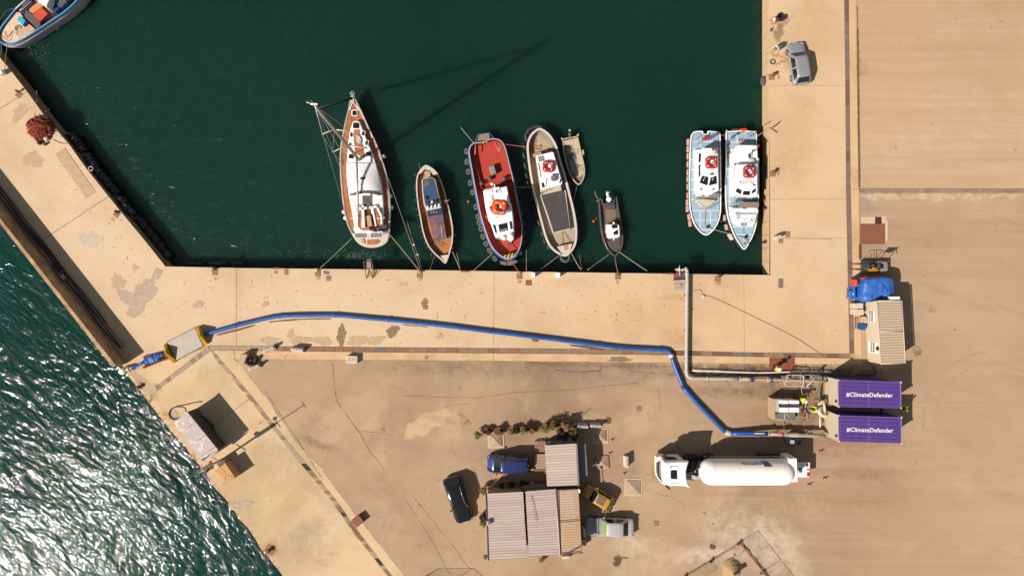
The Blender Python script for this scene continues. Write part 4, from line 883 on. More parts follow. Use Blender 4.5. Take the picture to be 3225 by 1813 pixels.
LO = [(150, 122), (180, 114), (246, 114), (250, 140), (298, 140), (300, 112), (400, 122), (428, 140), (434, 200), (440, 600), (440, 900), (432, 1000), (410, 1080), (372, 1145), (325, 1195), (280, 1216), (235, 1195), (190, 1150), (150, 1090), (122, 1000), (106, 900), (100, 700), (106, 400), (116, 200), (126, 150)]
z = -.35
p1 = pilot('pilot_boat', 'pale blue decked pilot boat with rounded bow, left of the pair', LO, z, True)
p2o = [(494, 112), (520, 116), (660, 106), (800, 118), (816, 122), (820, 250), (836, 420), (842, 560), (840, 800), (834, 960), (812, 1120), (775, 1230), (735, 1305), (688, 1368), (640, 1318), (590, 1240), (550, 1150), (512, 1040), (490, 900), (484, 700), (490, 500), (490, 300)]
p2 = pilot('pilot_boat', 'pale blue decked pilot boat with pointed bow moored nearest the right quay', p2o, z, False)
def seams(t, cv, xs, ys, lim, z):
    m = MB()
    for x, a, b in xs: m.box((cv(x, a, z) + cv(x, b, z)) / 2, (.05, abs((cv(x, a, z) - cv(x, b, z)).y), .008))
    for y, a, b in ys: m.box((cv(a, y, z) + cv(b, y, z)) / 2, (abs((cv(a, y, z) - cv(b, y, z)).x), .05, .008))
    m.build('deck_seam', K_white, t)
seams(p1, F, [(222, 180, 300), (330, 130, 290), (220, 950, 1160), (328, 950, 1170)], [(222, 130, 420), (302, 118, 250), (416, 112, 160), (520, 108, 160), (625, 106, 160), (730, 104, 160), (838, 108, 200), (953, 120, 430), (1056, 145, 415), (1158, 200, 350)], 0, z - .094)
seams(p2, F, [(612, 130, 240), (703, 120, 245), (535, 150, 1000), (684, 1110, 1200), (684, 1120, 1330)], [(230, 500, 630), (320, 495, 540), (410, 492, 540), (515, 490, 540), (600, 490, 540), (855, 495, 550), (920, 500, 550), (1000, 515, 560), (1122, 556, 780), (1210, 590, 770)], 0, z - .094)
for pts in ([(118, 226), (158, 226), (158, 298), (116, 298)],): pass
# left boat superstructure
poly(p1, 'side_deck', F, [(158, 312), (250, 300), (250, 780), (180, 800), (166, 760)], z - .1, z + .25, K_white, .02)
poly(p1, 'wheelhouse', F, [(198, 330), (246, 290), (412, 290), (420, 740), (300, 800), (216, 730), (196, 640)], z - .1, z + 1.35, K_white, .08)
poly(p1, 'wheelhouse_roof', F, [(250, 286), (410, 288), (412, 566), (326, 590), (240, 572), (232, 520), (236, 440)], z + 1.35, z + 1.85, K_white, .08)
for pts in ([(204, 352), (238, 345), (236, 440), (202, 446)], [(202, 468), (234, 462), (232, 560), (202, 610)]): poly(p1, 'side_window', F, pts, z + 1.3, z + 1.372, K_glass)
for pts in ([(240, 580), (308, 600), (296, 688), (212, 658)], [(330, 606), (392, 582), (398, 668), (312, 690)]):
    o = poly(p1, 'windscreen', F, pts, z + 1.3, z + 1.372, K_glass)
for a, b in (((250, 640), (276, 590)), ((348, 635), (366, 592))): rope(p1, F, [a, b], z + 1.42, .035, K_offw, 'wiper', sm=1)
ring_raft(p1, F(338, 446, z + 2.05), .86, K_red, 0)
m = MB(); m.tube([F(335, 470, z + 1.8), F(320, 440, z + 3.0)], .05); m.build('aerial', K_dgrey, p1); m = MB(); m.box(F(342, 568, z + 1.95), (.3, .15, .12)); m.box(F(362, 305, z + 1.95), (.3, .2, .14)); m.build('roof_fitting', K_dgrey, p1)
m = MB(); m.lathe([(.3, 0), (.3, .08), (.1, .25)], F(372, 330, z + 1.86)); m.build('radome', pm('pale_grey_paint', None), p1)
poly(p1, 'fore_cabin', F, [(180, 830), (380, 840), (350, 880), (310, 915), (270, 925), (225, 905), (195, 870)], z - .1, z + .35, K_offw, .05, 2)
m_slat = pm('slat_brown', lit(170, 140, 124), .8)
def bench(t, cv, x0, x1, y0, y1, z, n=6):
    m = MB()
    for i in range(n):
        y = y0 + (y1 - y0) * i / (n - 1); a, b = cv(x0, y, z), cv(x1, y, z); m.box((a + b) / 2, ((b - a).length, .06, .03))
    for x in [x0 + (x1 - x0) * i / 5 for i in range(6)]: a, b = cv(x, y0, z - .03), cv(x, y1, z - .03); m.box((a + b) / 2, (.04, abs(a.y - b.y), .03)); m.tube([cv(x, y1, z - .8), cv(x, y1, z)], .02, 5)
    m.build('boarding_step', m_slat, t)
bench(p1, F, 238, 420, 788, 818, z + .8); bench(p2, F, 630, 836, 868, 915, z + .8, 8)
rail(p1, F, [(160, 850), (165, 790), (235, 760), (300, 715), (330, 700)], z, .8, K_mgrey, .018); rail(p1, F, [(380, 830), (430, 800), (432, 740)], z, .8, K_mgrey, .018)
rail(p1, F, [(180, 880), (240, 930), (330, 925), (420, 870)], z, .7, K_mgrey, .016)
m = MB(); m.lathe([(.14, 0), (.14, .3)], F(270, 925, z)); m.tube([F(250, 935, z + .2), F(292, 930, z + .2)], .05); m.build('capstan', pm('table_teak', None), p1)
rope(p1, F, [(275, 950), (275, 1050), (268, 1090), (290, 1130)], z - .06, .025, K_mgrey)
m = MB(); m.lathe([(.1, 0), (.1, .25), (.16, .27)], F(290, 1130, z - .1)); m.build('bow_cleat', K_dgrey, p1)
m = MB()
for x in (228, 358): m.lathe([(.1, 0), (.1, .04)], F(x, 728, z + 1.36), (0, 0, 1), 12)
m.build('vent', K_dgrey, p1)
poly(p1, 'stern_seat', F, [(262, 168), (300, 162), (340, 175), (335, 198), (265, 200)], z - .1, z + .35, K_red, .05)
rail(p1, F, [(210, 165), (215, 225), (225, 235), (260, 170), (340, 160), (380, 160)], z, .9, K_mgrey, .02); m_flag = pm('flag_blue', lit(62, 116, 170), .8)
poly(p1, 'stern_flag', F, [(342, 158), (384, 140), (382, 170), (320, 200)], z + .8, z + .85, m_flag)
text_obj('side_lettering', 'PILOTA', .34, K_dgrey, p1, F(172, 520, z + .25), R(-90)); text_obj('side_lettering', 'PILOT', .3, K_dgrey, p1, F(166, 670, z + .25), R(-90))
# right boat superstructure
poly(p2, 'side_deck', F, [(545, 300), (600, 275), (600, 760), (560, 800), (545, 700)], z - .1, z + .25, K_white, .02)
poly(p2, 'deckhouse', F, [(560, 340), (600, 270), (640, 250), (830, 256), (832, 390), (848, 400), (846, 450), (834, 460), (832, 800), (800, 810), (600, 790), (580, 740), (578, 470)], z - .1, z + 1.25, K_white, .08)
poly(p2, 'wheelhouse_roof', F, [(608, 462), (832, 458), (830, 700), (600, 700)], z + 1.25, z + 1.95, K_white, .08)
poly(p2, 'aft_roof', F, [(632, 256), (828, 262), (830, 390), (635, 388), (600, 330)], z + 1.25, z + 1.45, K_white, .06)
for pts in ([(582, 455), (606, 448), (606, 520), (580, 540)], [(580, 548), (606, 530), (606, 625), (580, 640)], [(580, 648), (604, 636), (600, 690), (584, 720)]): poly(p2, 'side_window', F, pts, z + 1.2, z + 1.272, K_glass)
for pts in ([(612, 714), (664, 742), (648, 782), (594, 752)], [(680, 745), (752, 748), (742, 790), (668, 788)], [(772, 742), (812, 714), (810, 752), (762, 780)]): poly(p2, 'windscreen', F, pts, z + 1.2, z + 1.272, K_glass)
ring_raft(p2, F(738, 545, z + 2.15), .86, K_red, 0)
m = MB(); m.tube([F(735, 560, z + 1.9), F(725, 530, z + 3.2)], .05); m.build('aerial', K_dgrey, p2); m = MB(); m.tube([F(720, 370, z + 1.5), F(800, 310, z + 2.4)], .03); m.tube([F(770, 300, z + 1.5), F(770, 390, z + 1.6)], .02); m.box(F(742, 375, z + 1.5), (.2, .4, .15)); m.box(F(786, 322, z + 1.6), (.3, .15, .1), R(30)); m.box(F(780, 466, z + 2.0), (.2, .2, .1)); m.box(F(735, 466, z + 2.0), (.2, .05, .1)); m.box(F(790, 684, z + 2.0), (.22, .12, .1)); m.box(F(645, 742, z + 1.3), (.1, .3, .05), R(30)); m.build('roof_fitting', K_dgrey, p2)
m = MB(); m.lathe([(.34, 0), (.34, .08), (.1, .25)], F(770, 420, z + 1.3)); m.build('radome', pm('pale_grey_paint', None), p2)
text_obj('roof_lettering', 'PILOTA', .42, K_mgrey, p2, F(712, 652, z + 1.95), R(180), bold=.01)
text_obj('roof_mark', 'L', .4, K_mgrey, p2, F(806, 642, z + 1.95), R(180)); text_obj('roof_mark', 'J', .4, K_mgrey, p2, F(660, 640, z + 1.95), R(180))
text_obj('side_lettering', 'PILOTA', .34, K_dgrey, p2, F(556, 610, z + .25), R(-90)); text_obj('side_lettering', 'PILOT', .3, K_dgrey, p2, F(572, 330, z + .25), R(-90))
poly(p2, 'blue_panel', F, [(610, 830), (834, 825), (834, 856), (604, 858)], z - .1, z + .15, pm('pilot_mid_blue', lit(70, 112, 150), .6), .01)
poly(p2, 'fore_cabin', F, [(552, 920), (600, 925), (830, 922), (822, 1010), (800, 1095), (760, 1110), (640, 1110), (580, 1080), (560, 1020)], z - .1, z + .4, K_white, .06, 2)
poly(p2, 'blue_panel', F, [(595, 970), (812, 972), (810, 998), (598, 1000)], z + .3, z + .41, m_lb)
m = MB()
for i in range(5): m.box(F(656 + i * 13, 1102, z + .42), (.05, .3, .04))
m.box(F(683, 1088, z + .42), (.7, .04, .04)); m.build('deck_grille', K_dgrey, p2)
m = MB(); m.torus(F(775, 1040, z + .43), .16, .02, (0, 0, 1), 14, 5); m.torus(F(620, 1020, z + .43), .12, .02, (0, 0, 1), 14, 5); m.box(F(690, 930, z + .42), (.42, .1, .04)); m.build('deck_fitting', K_dgrey, p2)
rail(p2, F, [(595, 800), (590, 870), (600, 980), (625, 1040), (690, 1060), (750, 1080), (800, 1100), (812, 1000), (836, 860)], z, .75, K_mgrey, .018)
rail(p2, F, [(548, 900), (548, 960), (640, 850), (700, 820)], z, .75, K_mgrey, .018, mid=False)
m = MB(); m.lathe([(.1, 0), (.1, .25), (.18, .27)], F(690, 1238, z - .1)); m.lathe([(.09, 0), (.09, .1)], F(686, 1306, z - .1)); m.build('bow_cleat', K_dgrey, p2); rope(p2, F, [(690, 1238), (740, 1305)], z + .1, .03, K_dgrey, 'chain', sm=1)
poly(p2, 'stern_hatch', F, [(626, 194), (702, 194), (702, 244), (626, 244)], z - .1, z + .03, pm('pale_grey_paint', None), .01)
m = MB(); [m.box(F(x, 210, z + .05), (.12, .18, .05), R(20)) for x in (636, 664, 690)]; m.build('deck_fitting', K_dgrey, p2)
poly(p2, 'stern_platform', F, [(642, 84), (700, 76), (722, 90), (718, 108), (682, 118), (645, 108)], z - .4, z + .05, K_orange, .04)
rope(p2, F, [(640, 92), (682, 84), (725, 95)], z + .35, .03, K_red, 'stern_rail'); rope(p2, F, [(558, 96), (590, 90), (625, 92)], z + .2, .02, K_mgrey, 'chain')
poly(p2, 'stern_flag', F, [(530, 190), (560, 160), (604, 150), (570, 186)], z + .8, z + .85, m_flag)
rail(p2, F, [(580, 150), (540, 185), (505, 240)], z, .9, K_mgrey, .02); rail(p2, F, [(790, 150), (740, 170), (710, 150)], z, .9, K_mgrey, .02)
m = MB(); m.box(F(824, 275, z + 1.0), (.25, .3, .5)); m.build('nav_light', K_red, p2)
for i, y in enumerate([225, 300, 375, 460, 545, 618, 700, 790, 865, 935, 1020, 1090]):
    x = 96 if y < 800 else 88 if y < 950 else 96 + (y - 950) * .14
    m = MB(); m.prism(rrect(F(x, y, z - .5).x, F(x, y, z - .5).y, .26, .62, .08, R(0 if y < 950 else 8)), z - .85, z - .45, .04)
    tag(m.build('fender', m_salmon), 'flat salmon fender on the left side of the round bowed pilot boat', 'fender', 'fenders on the left of the round bowed pilot boat')
for y in [230, 340, 400, 470, 545, 620, 700, 800, 880, 960, 1050]:
    m = MB(); c = F(451 if y < 1000 else 436, y, z - .6); m.prism(rrect(c.x, c.y, .22, .6, .08), z - .95, z - .5, .04)
    tag(m.build('fender', K_tyre2), 'grey fender between the two pilot boats', 'fender', 'fenders between the pilot boats')
for x, y, r_ in [(468, 280, 0), (470, 900, 0), (478, 1030, 4), (500, 1130, 12)]:
    m = MB(); c = F(x, y, z - .6); m.prism(rrect(c.x, c.y, .26, .62, .08, R(r_)), z - .95, z - .5, .04)
    tag(m.build('fender', m_salmon if y > 1000 else K_tyre2), 'fender on the left side of the pointed pilot boat', 'fender', 'fenders on the left of the pointed pilot boat')
m = MB(); c = F(545, 1230, z - .5); m.prism(rrect(c.x, c.y, .3, .75, .1, R(32)), z - .9, z - .35, .06); tag(m.build('fender', K_offw), 'white fender at the bow of the pointed pilot boat', 'fender')

# ---------------------------------------------------------------- blue fishing boat, top left corner
Gz = ZC(0, 0, 8.587)
fb = thing('fishing_boat', 'blue and white wooden fishing boat cut off in the top left corner', 'fishing boat', Gz(900, 300, ZW))
z = -.2
m_cy = pm('boat_cyan', lit(70, 176, 230), .5, var=.12); m_dw = pm('boat_deck_white', lit(246, 224, 200), .8, var=.12, scale=2, col2=lit(236, 196, 150)); m_nb = pm('boat_navy', lit(28, 60, 124), .5)
fo = [(200, 1212), (60, 1190), (-60, 1090), (-70, 930), (30, 720), (200, 500), (420, 240), (700, 0), (1150, -420), (1600, -900), (1950, -1450), (2200, -2100), (2420, -2600), (2700, -2500), (2800, -1900), (2720, -1100), (2480, -560), (2120, -20), (1750, 330), (1350, 600), (900, 900), (600, 1080), (380, 1180)]
hull(fb, [Gz(x, y, z) for x, y in fo], z, z - .55, ZW - .3, .12, (pm('boat_grey_hull2', lit(205, 196, 206), .6, var=.15), m_cy, m_dw), .95, belt=(z - .55, .05), inner=m_nb)
poly(fb, 'foredeck', Gz, [(200, 1190), (60, 1160), (-40, 1080), (-40, 940), (120, 730), (420, 320), (540, 340), (620, 460), (760, 640), (960, 800), (700, 1000), (500, 1100)], z - .6, z - .2, m_dw, .02)
poly(fb, 'deck_mat', Gz, [(370, 880), (600, 760), (780, 640), (950, 800), (720, 930), (500, 1030)], z - .3, z - .17, pm('boat_tan', lit(226, 186, 150), .8, var=.12), .01)
poly(fb, 'cyan_box', Gz, [(520, 430), (600, 470), (690, 560), (610, 700), (560, 640), (450, 530)], z - .3, z + .2, pm('boat_cyan_light', lit(60, 200, 226), .5), .03)
poly(fb, 'navy_box', Gz, [(610, 470), (680, 500), (740, 600), (640, 710), (610, 700), (690, 560)], z - .3, z + .1, pm('boat_royal', lit(12, 66, 136), .5), .03)
poly(fb, 'hatch', Gz, [(985, 80), (1180, 160), (880, 370), (780, 280), (800, 230)], z - .5, z + .15, pm('boat_orange_light', lit(242, 162, 82), .6), .03)
poly(fb, 'hatch', Gz, [(1100, 190), (1290, 380), (1080, 590), (890, 420), (900, 380)], z - .5, z + .3, pm('boat_orange_red', lit(222, 78, 40), .6), .03)
poly(fb, 'grey_box', Gz, [(700, 270), (780, 300), (940, 420), (1100, 620), (1080, 720), (1010, 790), (900, 680), (720, 520), (640, 400)], z - .5, z + .1, pm('boat_grey_cloth', lit(112, 98, 96), .9, var=.25, bump=.6), .06)
poly(fb, 'rail_box', Gz, [(740, 10), (860, 30), (560, 320), (500, 290)], z - .5, z - .1, pm('boat_lilac', lit(176, 150, 146), .7), .02)
poly(fb, 'inner_deck', Gz, [(820, 60), (900, 70), (660, 330), (640, 400), (540, 340)], z - .5, z - .25, m_nb, 0)
poly(fb, 'wheelhouse', Gz, [(980, -20), (1180, 140), (1250, 190), (1300, 60), (1450, -240), (1300, -340)], z - .5, z + 1.2, K_white, .04)
poly(fb, 'blue_hatch', Gz, [(1240, 150), (1420, 40), (1620, 210), (1500, 340), (1440, 350)], z - .5, z + .3, pm('boat_royal', None), .04)
poly(fb, 'engine_box', Gz, [(1420, 30), (1600, -120), (1820, 40), (1640, 220)], z - .5, z + .5, pm('boat_teal', lit(40, 84, 104), .7, var=.5, scale=3, col2=lit(120, 96, 110)), .04)
poly(fb, 'engine_box', Gz, [(1600, -130), (1800, -300), (1900, -30), (1830, 40)], z - .5, z + .4, pm('boat_maroon', lit(130, 60, 70), .8), .04)
rope(fb, Gz, [(390, 800), (420, 740), (470, 720), (440, 790), (400, 830), (430, 700), (520, 700), (560, 760), (480, 790)], z - .12, .04, pm('boat_beige_rope', lit(196, 178, 150), .9), 'rope_coil', sm=3)
rope(fb, Gz, [(350, 830), (180, 1000), (130, 920), (140, 860), (200, 1040), (300, 900), (330, 840), (280, 1100), (60, 1000), (20, 880)], z - .15, .014, K_roped, sm=3)
rope(fb, Gz, [(450, 800), (470, 880), (450, 930)], z - .15, .014, K_roped)
m = MB(); m.tube([Gz(x, y, z + .3) for x, y in [(420, 240), (700, -10), (900, -240)]], .06, 6); m.tube([Gz(x, y, z + .2) for x, y in [(980, 20), (1180, 140), (1440, 350)]], .05, 6); m.build('wooden_rail', K_offw, fb)
rope(fb, Gz, [(-40, 720), (-30, 600), (160, 320), (300, 250), (440, 250)], z - .3, .045, K_roped, 'side_hose', sm=3)
m = MB(); m.lathe([(.02, -.2), (.15, -.12), (.19, 0), (.15, .12), (.02, .2)], Gz(1532, 768, ZW + .05)); tag(m.build('buoy', pm('boat_tan', None)), 'faded pink buoy floating beside the blue fishing boat', 'buoy')
rope(None, Gz, [(205, 1200, z), (170, 1420, -.1), (110, 1960, 0.05)], 0, .025, K_rope, 'mooring_rope', 'mooring rope from the blue fishing boat down to the left pier corner', 'rope')
rope(None, Gz, [(30, 1190, z), (40, 1350, -.3), (-20, 1600, 0)], 0, .025, K_rope, 'mooring_rope', 'mooring rope at the left edge below the blue fishing boat', 'rope')

# ---------------------------------------------------------------- mooring ropes (px, z)
def moor(a, b, lab, mat=K_rope, r=.035, sag=.15):
    rope(None, PX, [a, b], 0, r, mat, 'mooring_rope', lab, 'rope', None, 1, sag)
moor((1110, 748, -.4), (1003, 849, .3), 'mooring rope from the yacht stern down left to the quay bollard')
moor((1227, 738, -.4), (1321, 852, .3), 'mooring rope from the yacht stern down right to the quay bollard')
moor((1222, 560, .1), (1324, 850, .3), 'long thin rope from the yacht side to the quay', r=.02)
moor((1368, 806, -.8), (1354, 848, .1), 'short rope from the left of the wooden boat bow to the quay', r=.02)
moor((1424, 790, -.8), (1449, 847, .1), 'rope from the wooden boat bow down right to the quay')
moor((1438, 795, -.8), (1448, 845, .1), 'slack second rope beside the wooden boat bow', r=.02)
moor((1556, 793, -.4), (1489, 854, .1), 'rope from the tug bow down left to the quay')
moor((1610, 820, -.4), (1636, 860, .3), 'reddish rope from the tug bow to the orange bollard', pm('orange_rope', lit(190, 100, 70), .9), .04)
moor((1658, 786, -.9), (1658, 851, .1), 'straight rope dropping to the quay between the tug and the white boat', r=.025)
moor((1768, 799, -.5), (1702, 849, .1), 'rope from the white boat bow down left to the quay')
moor((1797, 793, -.5), (1829, 849, .1), 'rope from the white boat bow down right to the quay')
moor((1825, 800, -.9), (1832, 848, .1), 'thin slack rope right of the white boat bow', r=.018)
moor((1923, 797, -1.05), (1850, 850, .1), 'rope from the dark boat bow down left to the quay')
moor((1937, 810, -1.05), (1946, 858, .3), 'middle rope from the dark boat bow to the bollard')
moor((1950, 793, -1.05), (2038, 853, .1), 'rope from the dark boat bow down right to the quay')
moor((1592, 454, -.5), (1656, 462, -.5), 'red rope tying the tug to the white boat', pm('red_rope', lit(200, 90, 90), .9), .04)
moor((1622, 589, -.4), (1672, 590, -.4), 'grey rope tying the tug side to the white boat')
moor((1450, 400, -1.75), (1492, 450, -.4), 'anchor rope running from the water to the tug stern')
moor((1320, 512, -1.75), (1325, 560, -.8), 'anchor rope running from the water to the wooden boat', r=.02)
moor((2383, 430, -.3), (2424, 404, .2), 'rope from the pointed pilot boat stern to the right quay')
moor((2230, 717, -.3), (2344, 748, -.3), 'rope joining the bows of the two pilot boats')
moor((2265, 425, -.3), (2290, 426, -.3), 'short rope joining the sterns of the pilot boats', r=.02)
moor((1112, 748, -.4), (1325, 852, .1), 'x', r=.01) if 0 else None
rope(None, PX, [(1280, 690, ZW + .1), (1303, 768, ZW + .1), (1315, 800, -1), (1329, 850, .1)], 0, .02, K_rope, 'mooring_rope', 'rope with two small floats left of the wooden boat', 'rope')
for i, (u, v) in enumerate([(1304, 770), (1316, 801)]):
    m = MB(); m.lathe([(.02, -.14), (.12, -.08), (.14, 0), (.1, .1), (.02, .14)], W(u, v, -1.5 + i * .3)); tag(m.build('float', K_offw), ['upper', 'lower'][i] + ' white float on the rope left of the wooden boat', 'float')
# ================================================================ pipes and hoses
def pipe(name, lab, pts, r, mat, cat='pipe', n=12, sm=3, parent=None):
    P = [PX(*p) for p in pts]
    if sm > 1: P = smooth_loop(P, sm, False)
    m = MB(); m.tube(P, r, n); o = m.build(name, mat, parent)
    if lab: tag(o, lab, cat)
    return o, P
def thingpipe(name, lab, cat, p0): return thing(name, lab, cat, PX(*p0))
def sleeve(root, p, d, r, l, mat, name='flange'):
    p, d = Vector(p), Vector(d).normalized(); m = MB(); m.lathe([(r, -l / 2), (r, l / 2)], p, d, 16, False); return m.build(name, mat, root)
m_hose = NT('blue_hose_skin2'); h = m_hose; v_ = h.obj(); cc_ = h.mix(h.mr(h.noise(v_, .35, 5), .4, .62), (.004, .075, .28, 1), (.006, .05, .19, 1)); cc_ = h.mix(h.math('MULTIPLY', h.mr(h.noise(v_, 2.2, 5, .7), .58, .7), .35), cc_, (.05, .15, .35, 1))
h.l(cc_, h.b.inputs['Base Color']); h.b.inputs['Roughness'].default_value = .42; h.bump(h.noise(v_, 3, 4), .35, .03); m_hose = h.m
bh = thingpipe('blue_hose', 'long thick blue water hose running across the quay from the yellow ramp to the containers', 'hose', (1400, 1022))
z = .24
path = [(634, 1054), (690, 1040), (743, 1025), (800, 1011), (855, 999), (890, 995), (930, 993), (1029, 992), (1080, 994), (1160, 1001), (1249, 1009), (1400, 1025), (1542, 1043), (1700, 1062), (1850, 1081), (1950, 1093), (2050, 1099), (2092, 1101), (2106, 1106), (2114, 1118)]
_, P = pipe('hose_section', None, [(u, v, z) for u, v in path], .205, m_hose, parent=bh, sm=4)
pipe('hose_section', None, [(2115, 1121, z), (2128, 1160, z), (2146, 1202, z), (2149, 1213, z)], .21, m_hose, parent=bh, sm=3)
pipe('hose_section', None, [(2149, 1215, z), (2185, 1257, z), (2240, 1314, z), (2278, 1353, z), (2286, 1360, z)], .22, m_hose, parent=bh, sm=2)
pipe('hose_section', None, [(2300, 1364, .35), (2360, 1364, .6), (2417, 1364.5, .8)], .23, m_hose, parent=bh, sm=2)
for i, s_ in ((0, .02), (8, 0), (19, 0), (30, 0), (39, 0), (48, 0), (57, 0), (66, 0)): sleeve(bh, P[i], P[i + 1] - P[i], .25, .08, K_blue)
for p, d in (((2114, 1120, z), (.3, -1, 0)), ((2288, 1360.5, .28), (1, -.5, 0)), ((2295, 1363, .3), (1, -.2, 0))): sleeve(bh, PX(*p), d, .26, .3, K_offw)
m = MB(); m.box(PX(2392, 1364, 1.0), (1.0, .12, .02)); m.build('label_plate', K_offw, bh)
bp = thingpipe('beige_pipe', 'raised beige steel pipe carrying on from the blue hose to the lower purple container', 'pipe', (2500, 1370))
pipe('pipe_section', None, [(2418, 1365, .8), (2500, 1369, .95), (2600, 1372, 1.0)], .19, pm('beige_pipe_paint', lit(200, 176, 150), .5), parent=bp, sm=2)
for u in (2420, 2473, 2540, 2590): sleeve(bp, PX(u, 1364.5 + (u - 2418) * .035, .9), (1, 0, 0), .25, .07, K_galv)
sleeve(bp, PX(2465, 1367, .9), (1, 0, 0), .22, .18, K_red, 'valve'); sleeve(bp, PX(2500, 1368.5, .92), (1, 0, 0), .23, .9, K_galv, 'coupling')
m = MB()
for u in (2440, 2535): m.tube([PX(u, 1368, 0), PX(u, 1368, .85)], .05); m.box(PX(u, 1368, .03), (.4, .6, .06))
m.build('pipe_support', K_dgrey, bp)
pu = thing('pump_skid', 'dark blue and black pump skid beside the beige pipe above the tanker', 'pump', PX(2497, 1380))
m = MB(); m.box(PX(2497, 1383, .45), (1.35, .75, .7)); m.build('pump_housing', pm('pump_blue', lit(40, 60, 88), .5), pu); m = MB(); [m.box(PX(2497, 1376 + i * 5, .84), (1.4, .06, .06)) for i in range(4)]; m.build('pump_frame', K_black, pu); m = MB(); m.box(PX(2495, 1390, .95), (.35, .35, .2)); m.build('control_box', K_galv, pu)

gp = thingpipe('grey_pipe', 'pale grey water pipe from the harbour edge down and right to the upper purple container', 'pipe', (2162, 1000))
z = .5
Pg = [(2157, 845, z + .1), (2160, 846, z + .1), (2163, 852, z), (2164, 866, z), (2164, 900, z), (2163, 1000, z), (2162, 1100, z), (2162, 1160, z), (2163, 1176, z), (2168, 1185, z), (2180, 1190, z), (2200, 1191, z), (2328, 1192.5, z)]
pipe('pipe_section', None, Pg, .18, K_galv, parent=gp, sm=3, n=14)
pipe('pipe_section', None, [(2328, 1192.5, z), (2420, 1195, .7), (2500, 1197, .9), (2604, 1200, .95)], .16, pm('beige_pipe_paint', None), parent=gp, sm=2)
for p, d in (((2163, 862, z), (0, 1, 0)), ((2163, 985, z), (0, 1, 0)), ((2162, 1168, z), (0, 1, 0)), ((2227, 1191.5, z), (1, 0, 0)), ((2330, 1192.5, z), (1, 0, 0)), ((2417, 1195, .7), (1, 0, 0)), ((2475, 1196.5, .85), (1, 0, 0)), ((2530, 1198, .9), (1, 0, 0))): sleeve(gp, PX(*p), d, .24, .09, K_offw)
for u, vv in ((2368, 1193.5), (2430, 1195)):
    m = MB(); m.lathe([(.24, -.12), (.24, .12)], PX(u, vv, .65), (1, 0, 0), 16, False); m.torus(PX(u + 2, vv + (12 if u > 2400 else 2), .95), .2, .03, (0, 0, 1), 18, 6); m.tube([PX(u, vv, .7), PX(u + 2, vv + (12 if u > 2400 else 2), .95)], .04); m.build('valve', pm('valve_blue', lit(50, 72, 130), .5), gp)
m = MB()
for v in (930, 1040, 1130): m.box(PX(2163, v, .16), (.5, .15, .32))
for u in (2230, 2290, 2360, 2450, 2540): m.box(PX(u, 1192.5, .16), (.15, .5, .32))
m.build('pipe_support', K_dgrey, gp)
# manifold of small pipes right of the valves
mf = thing('pipe_manifold', 'tangle of thin white and steel pipes above the pump rig beside the upper container', 'pipework', PX(2520, 1190))
ZK = ZC(2300, 1100, 4.826)
for pts, r, mt, zz in [([(870, 440), (862, 410), (880, 385), (960, 388), (1090, 392), (1115, 440), (1110, 520), (1090, 570)], .05, K_offw, 1.2), ([(820, 480), (825, 530), (860, 552), (960, 555), (1090, 550)], .045, K_offw, 1.0),
    ([(960, 392), (1180, 385), (1290, 395), (1330, 370)], .03, K_galv, 1.1), ([(1160, 565), (1330, 385)], .06, K_galv, 1.3), ([(1075, 540), (1090, 660), (1110, 700)], .02, K_offw, .8), ([(1065, 340), (1070, 520)], .02, K_galv, 1.2), ([(690, 480), (740, 500), (790, 470), (810, 440)], .02, pm('valve_blue', None), .95), ([(1100, 560), (1160, 580), (1200, 560)], .06, K_galv, .9), ([(1090, 600), (1150, 640), (1100, 680), (1130, 760), (1090, 800)], .03, K_black, .4)]:
    rope(mf, ZK, pts, zz, r, mt, 'pipe', sm=3 if len(pts) > 2 else 1)
m = MB(); m.lathe([(.15, 0), (.15, .3)], ZK(1215, 560, .6)); m.lathe([(.1, 0), (.1, .2)], ZK(1340, 385, 1.2)); m.build('valve', pm('valve_blue', None), mf)
m = MB(); m.box(ZK(915, 545, .95), (.2, .1, .1)); m.box(ZK(920, 388, 1.2), (.15, .1, .1)); m.build('valve_handle', K_red, mf)
pipe('white_hose', 'thin white hose running right from the grey pipe corner past the rust plate', [(2180, 1166, .3), (2260, 1169, .3), (2330, 1172, .3), (2400, 1173.5, .3), (2450, 1172, .3), (2490, 1170.5, .3)], .055, K_white, 'hose', 8)
pipe('teal_hose', 'teal hose continuing the white hose right and bending up beside the portable cabin', [(2490, 1170.5, .3), (2560, 1171, .35), (2640, 1173, .3), (2700, 1175, .3), (2750, 1176, .3), (2758, 1174, .3), (2754, 1154, .3)], .055, K_teal, 'hose', 8)
pipe('teal_hose', 'second teal hose looping beside the foot of the portable cabin', [(2700, 1177, .12), (2752, 1178, .12), (2760, 1168, .12), (2748, 1152, .12)], .05, K_teal, 'hose', 8)
pipe('teal_hose', 'short teal hose hanging down between the upper container and the pump rig', [(2578, 1172, 1.0), (2579, 1200, .9), (2581, 1230, .5), (2582, 1262, .2)], .075, K_teal, 'hose', 8)
pipe('black_hose', 'thin dark hose crossing the quay diagonally from the grey pipe towards the lower right drain', [(2180, 918, .05), (2200, 912, .05), (2210, 918, .05), (2213, 930, .05), (2240, 935, .06), (2300, 962, .06), (2400, 1010, .06), (2490, 1055, .06), (2540, 1085, .06), (2585, 1115, .06), (2600, 1124, .06), (2660, 1127, .06)], .018, pm('faded_hose', lit(176, 142, 104), .8), 'hose', 6, 3)
m = MB(); m.lathe([(.16, 0), (.16, .12), (.1, .18)], PX(2214, 932, 0)); tag(m.build('hose_coupling', K_offw), 'small pale coupling on the thin hose right of the grey pipe', 'coupling')
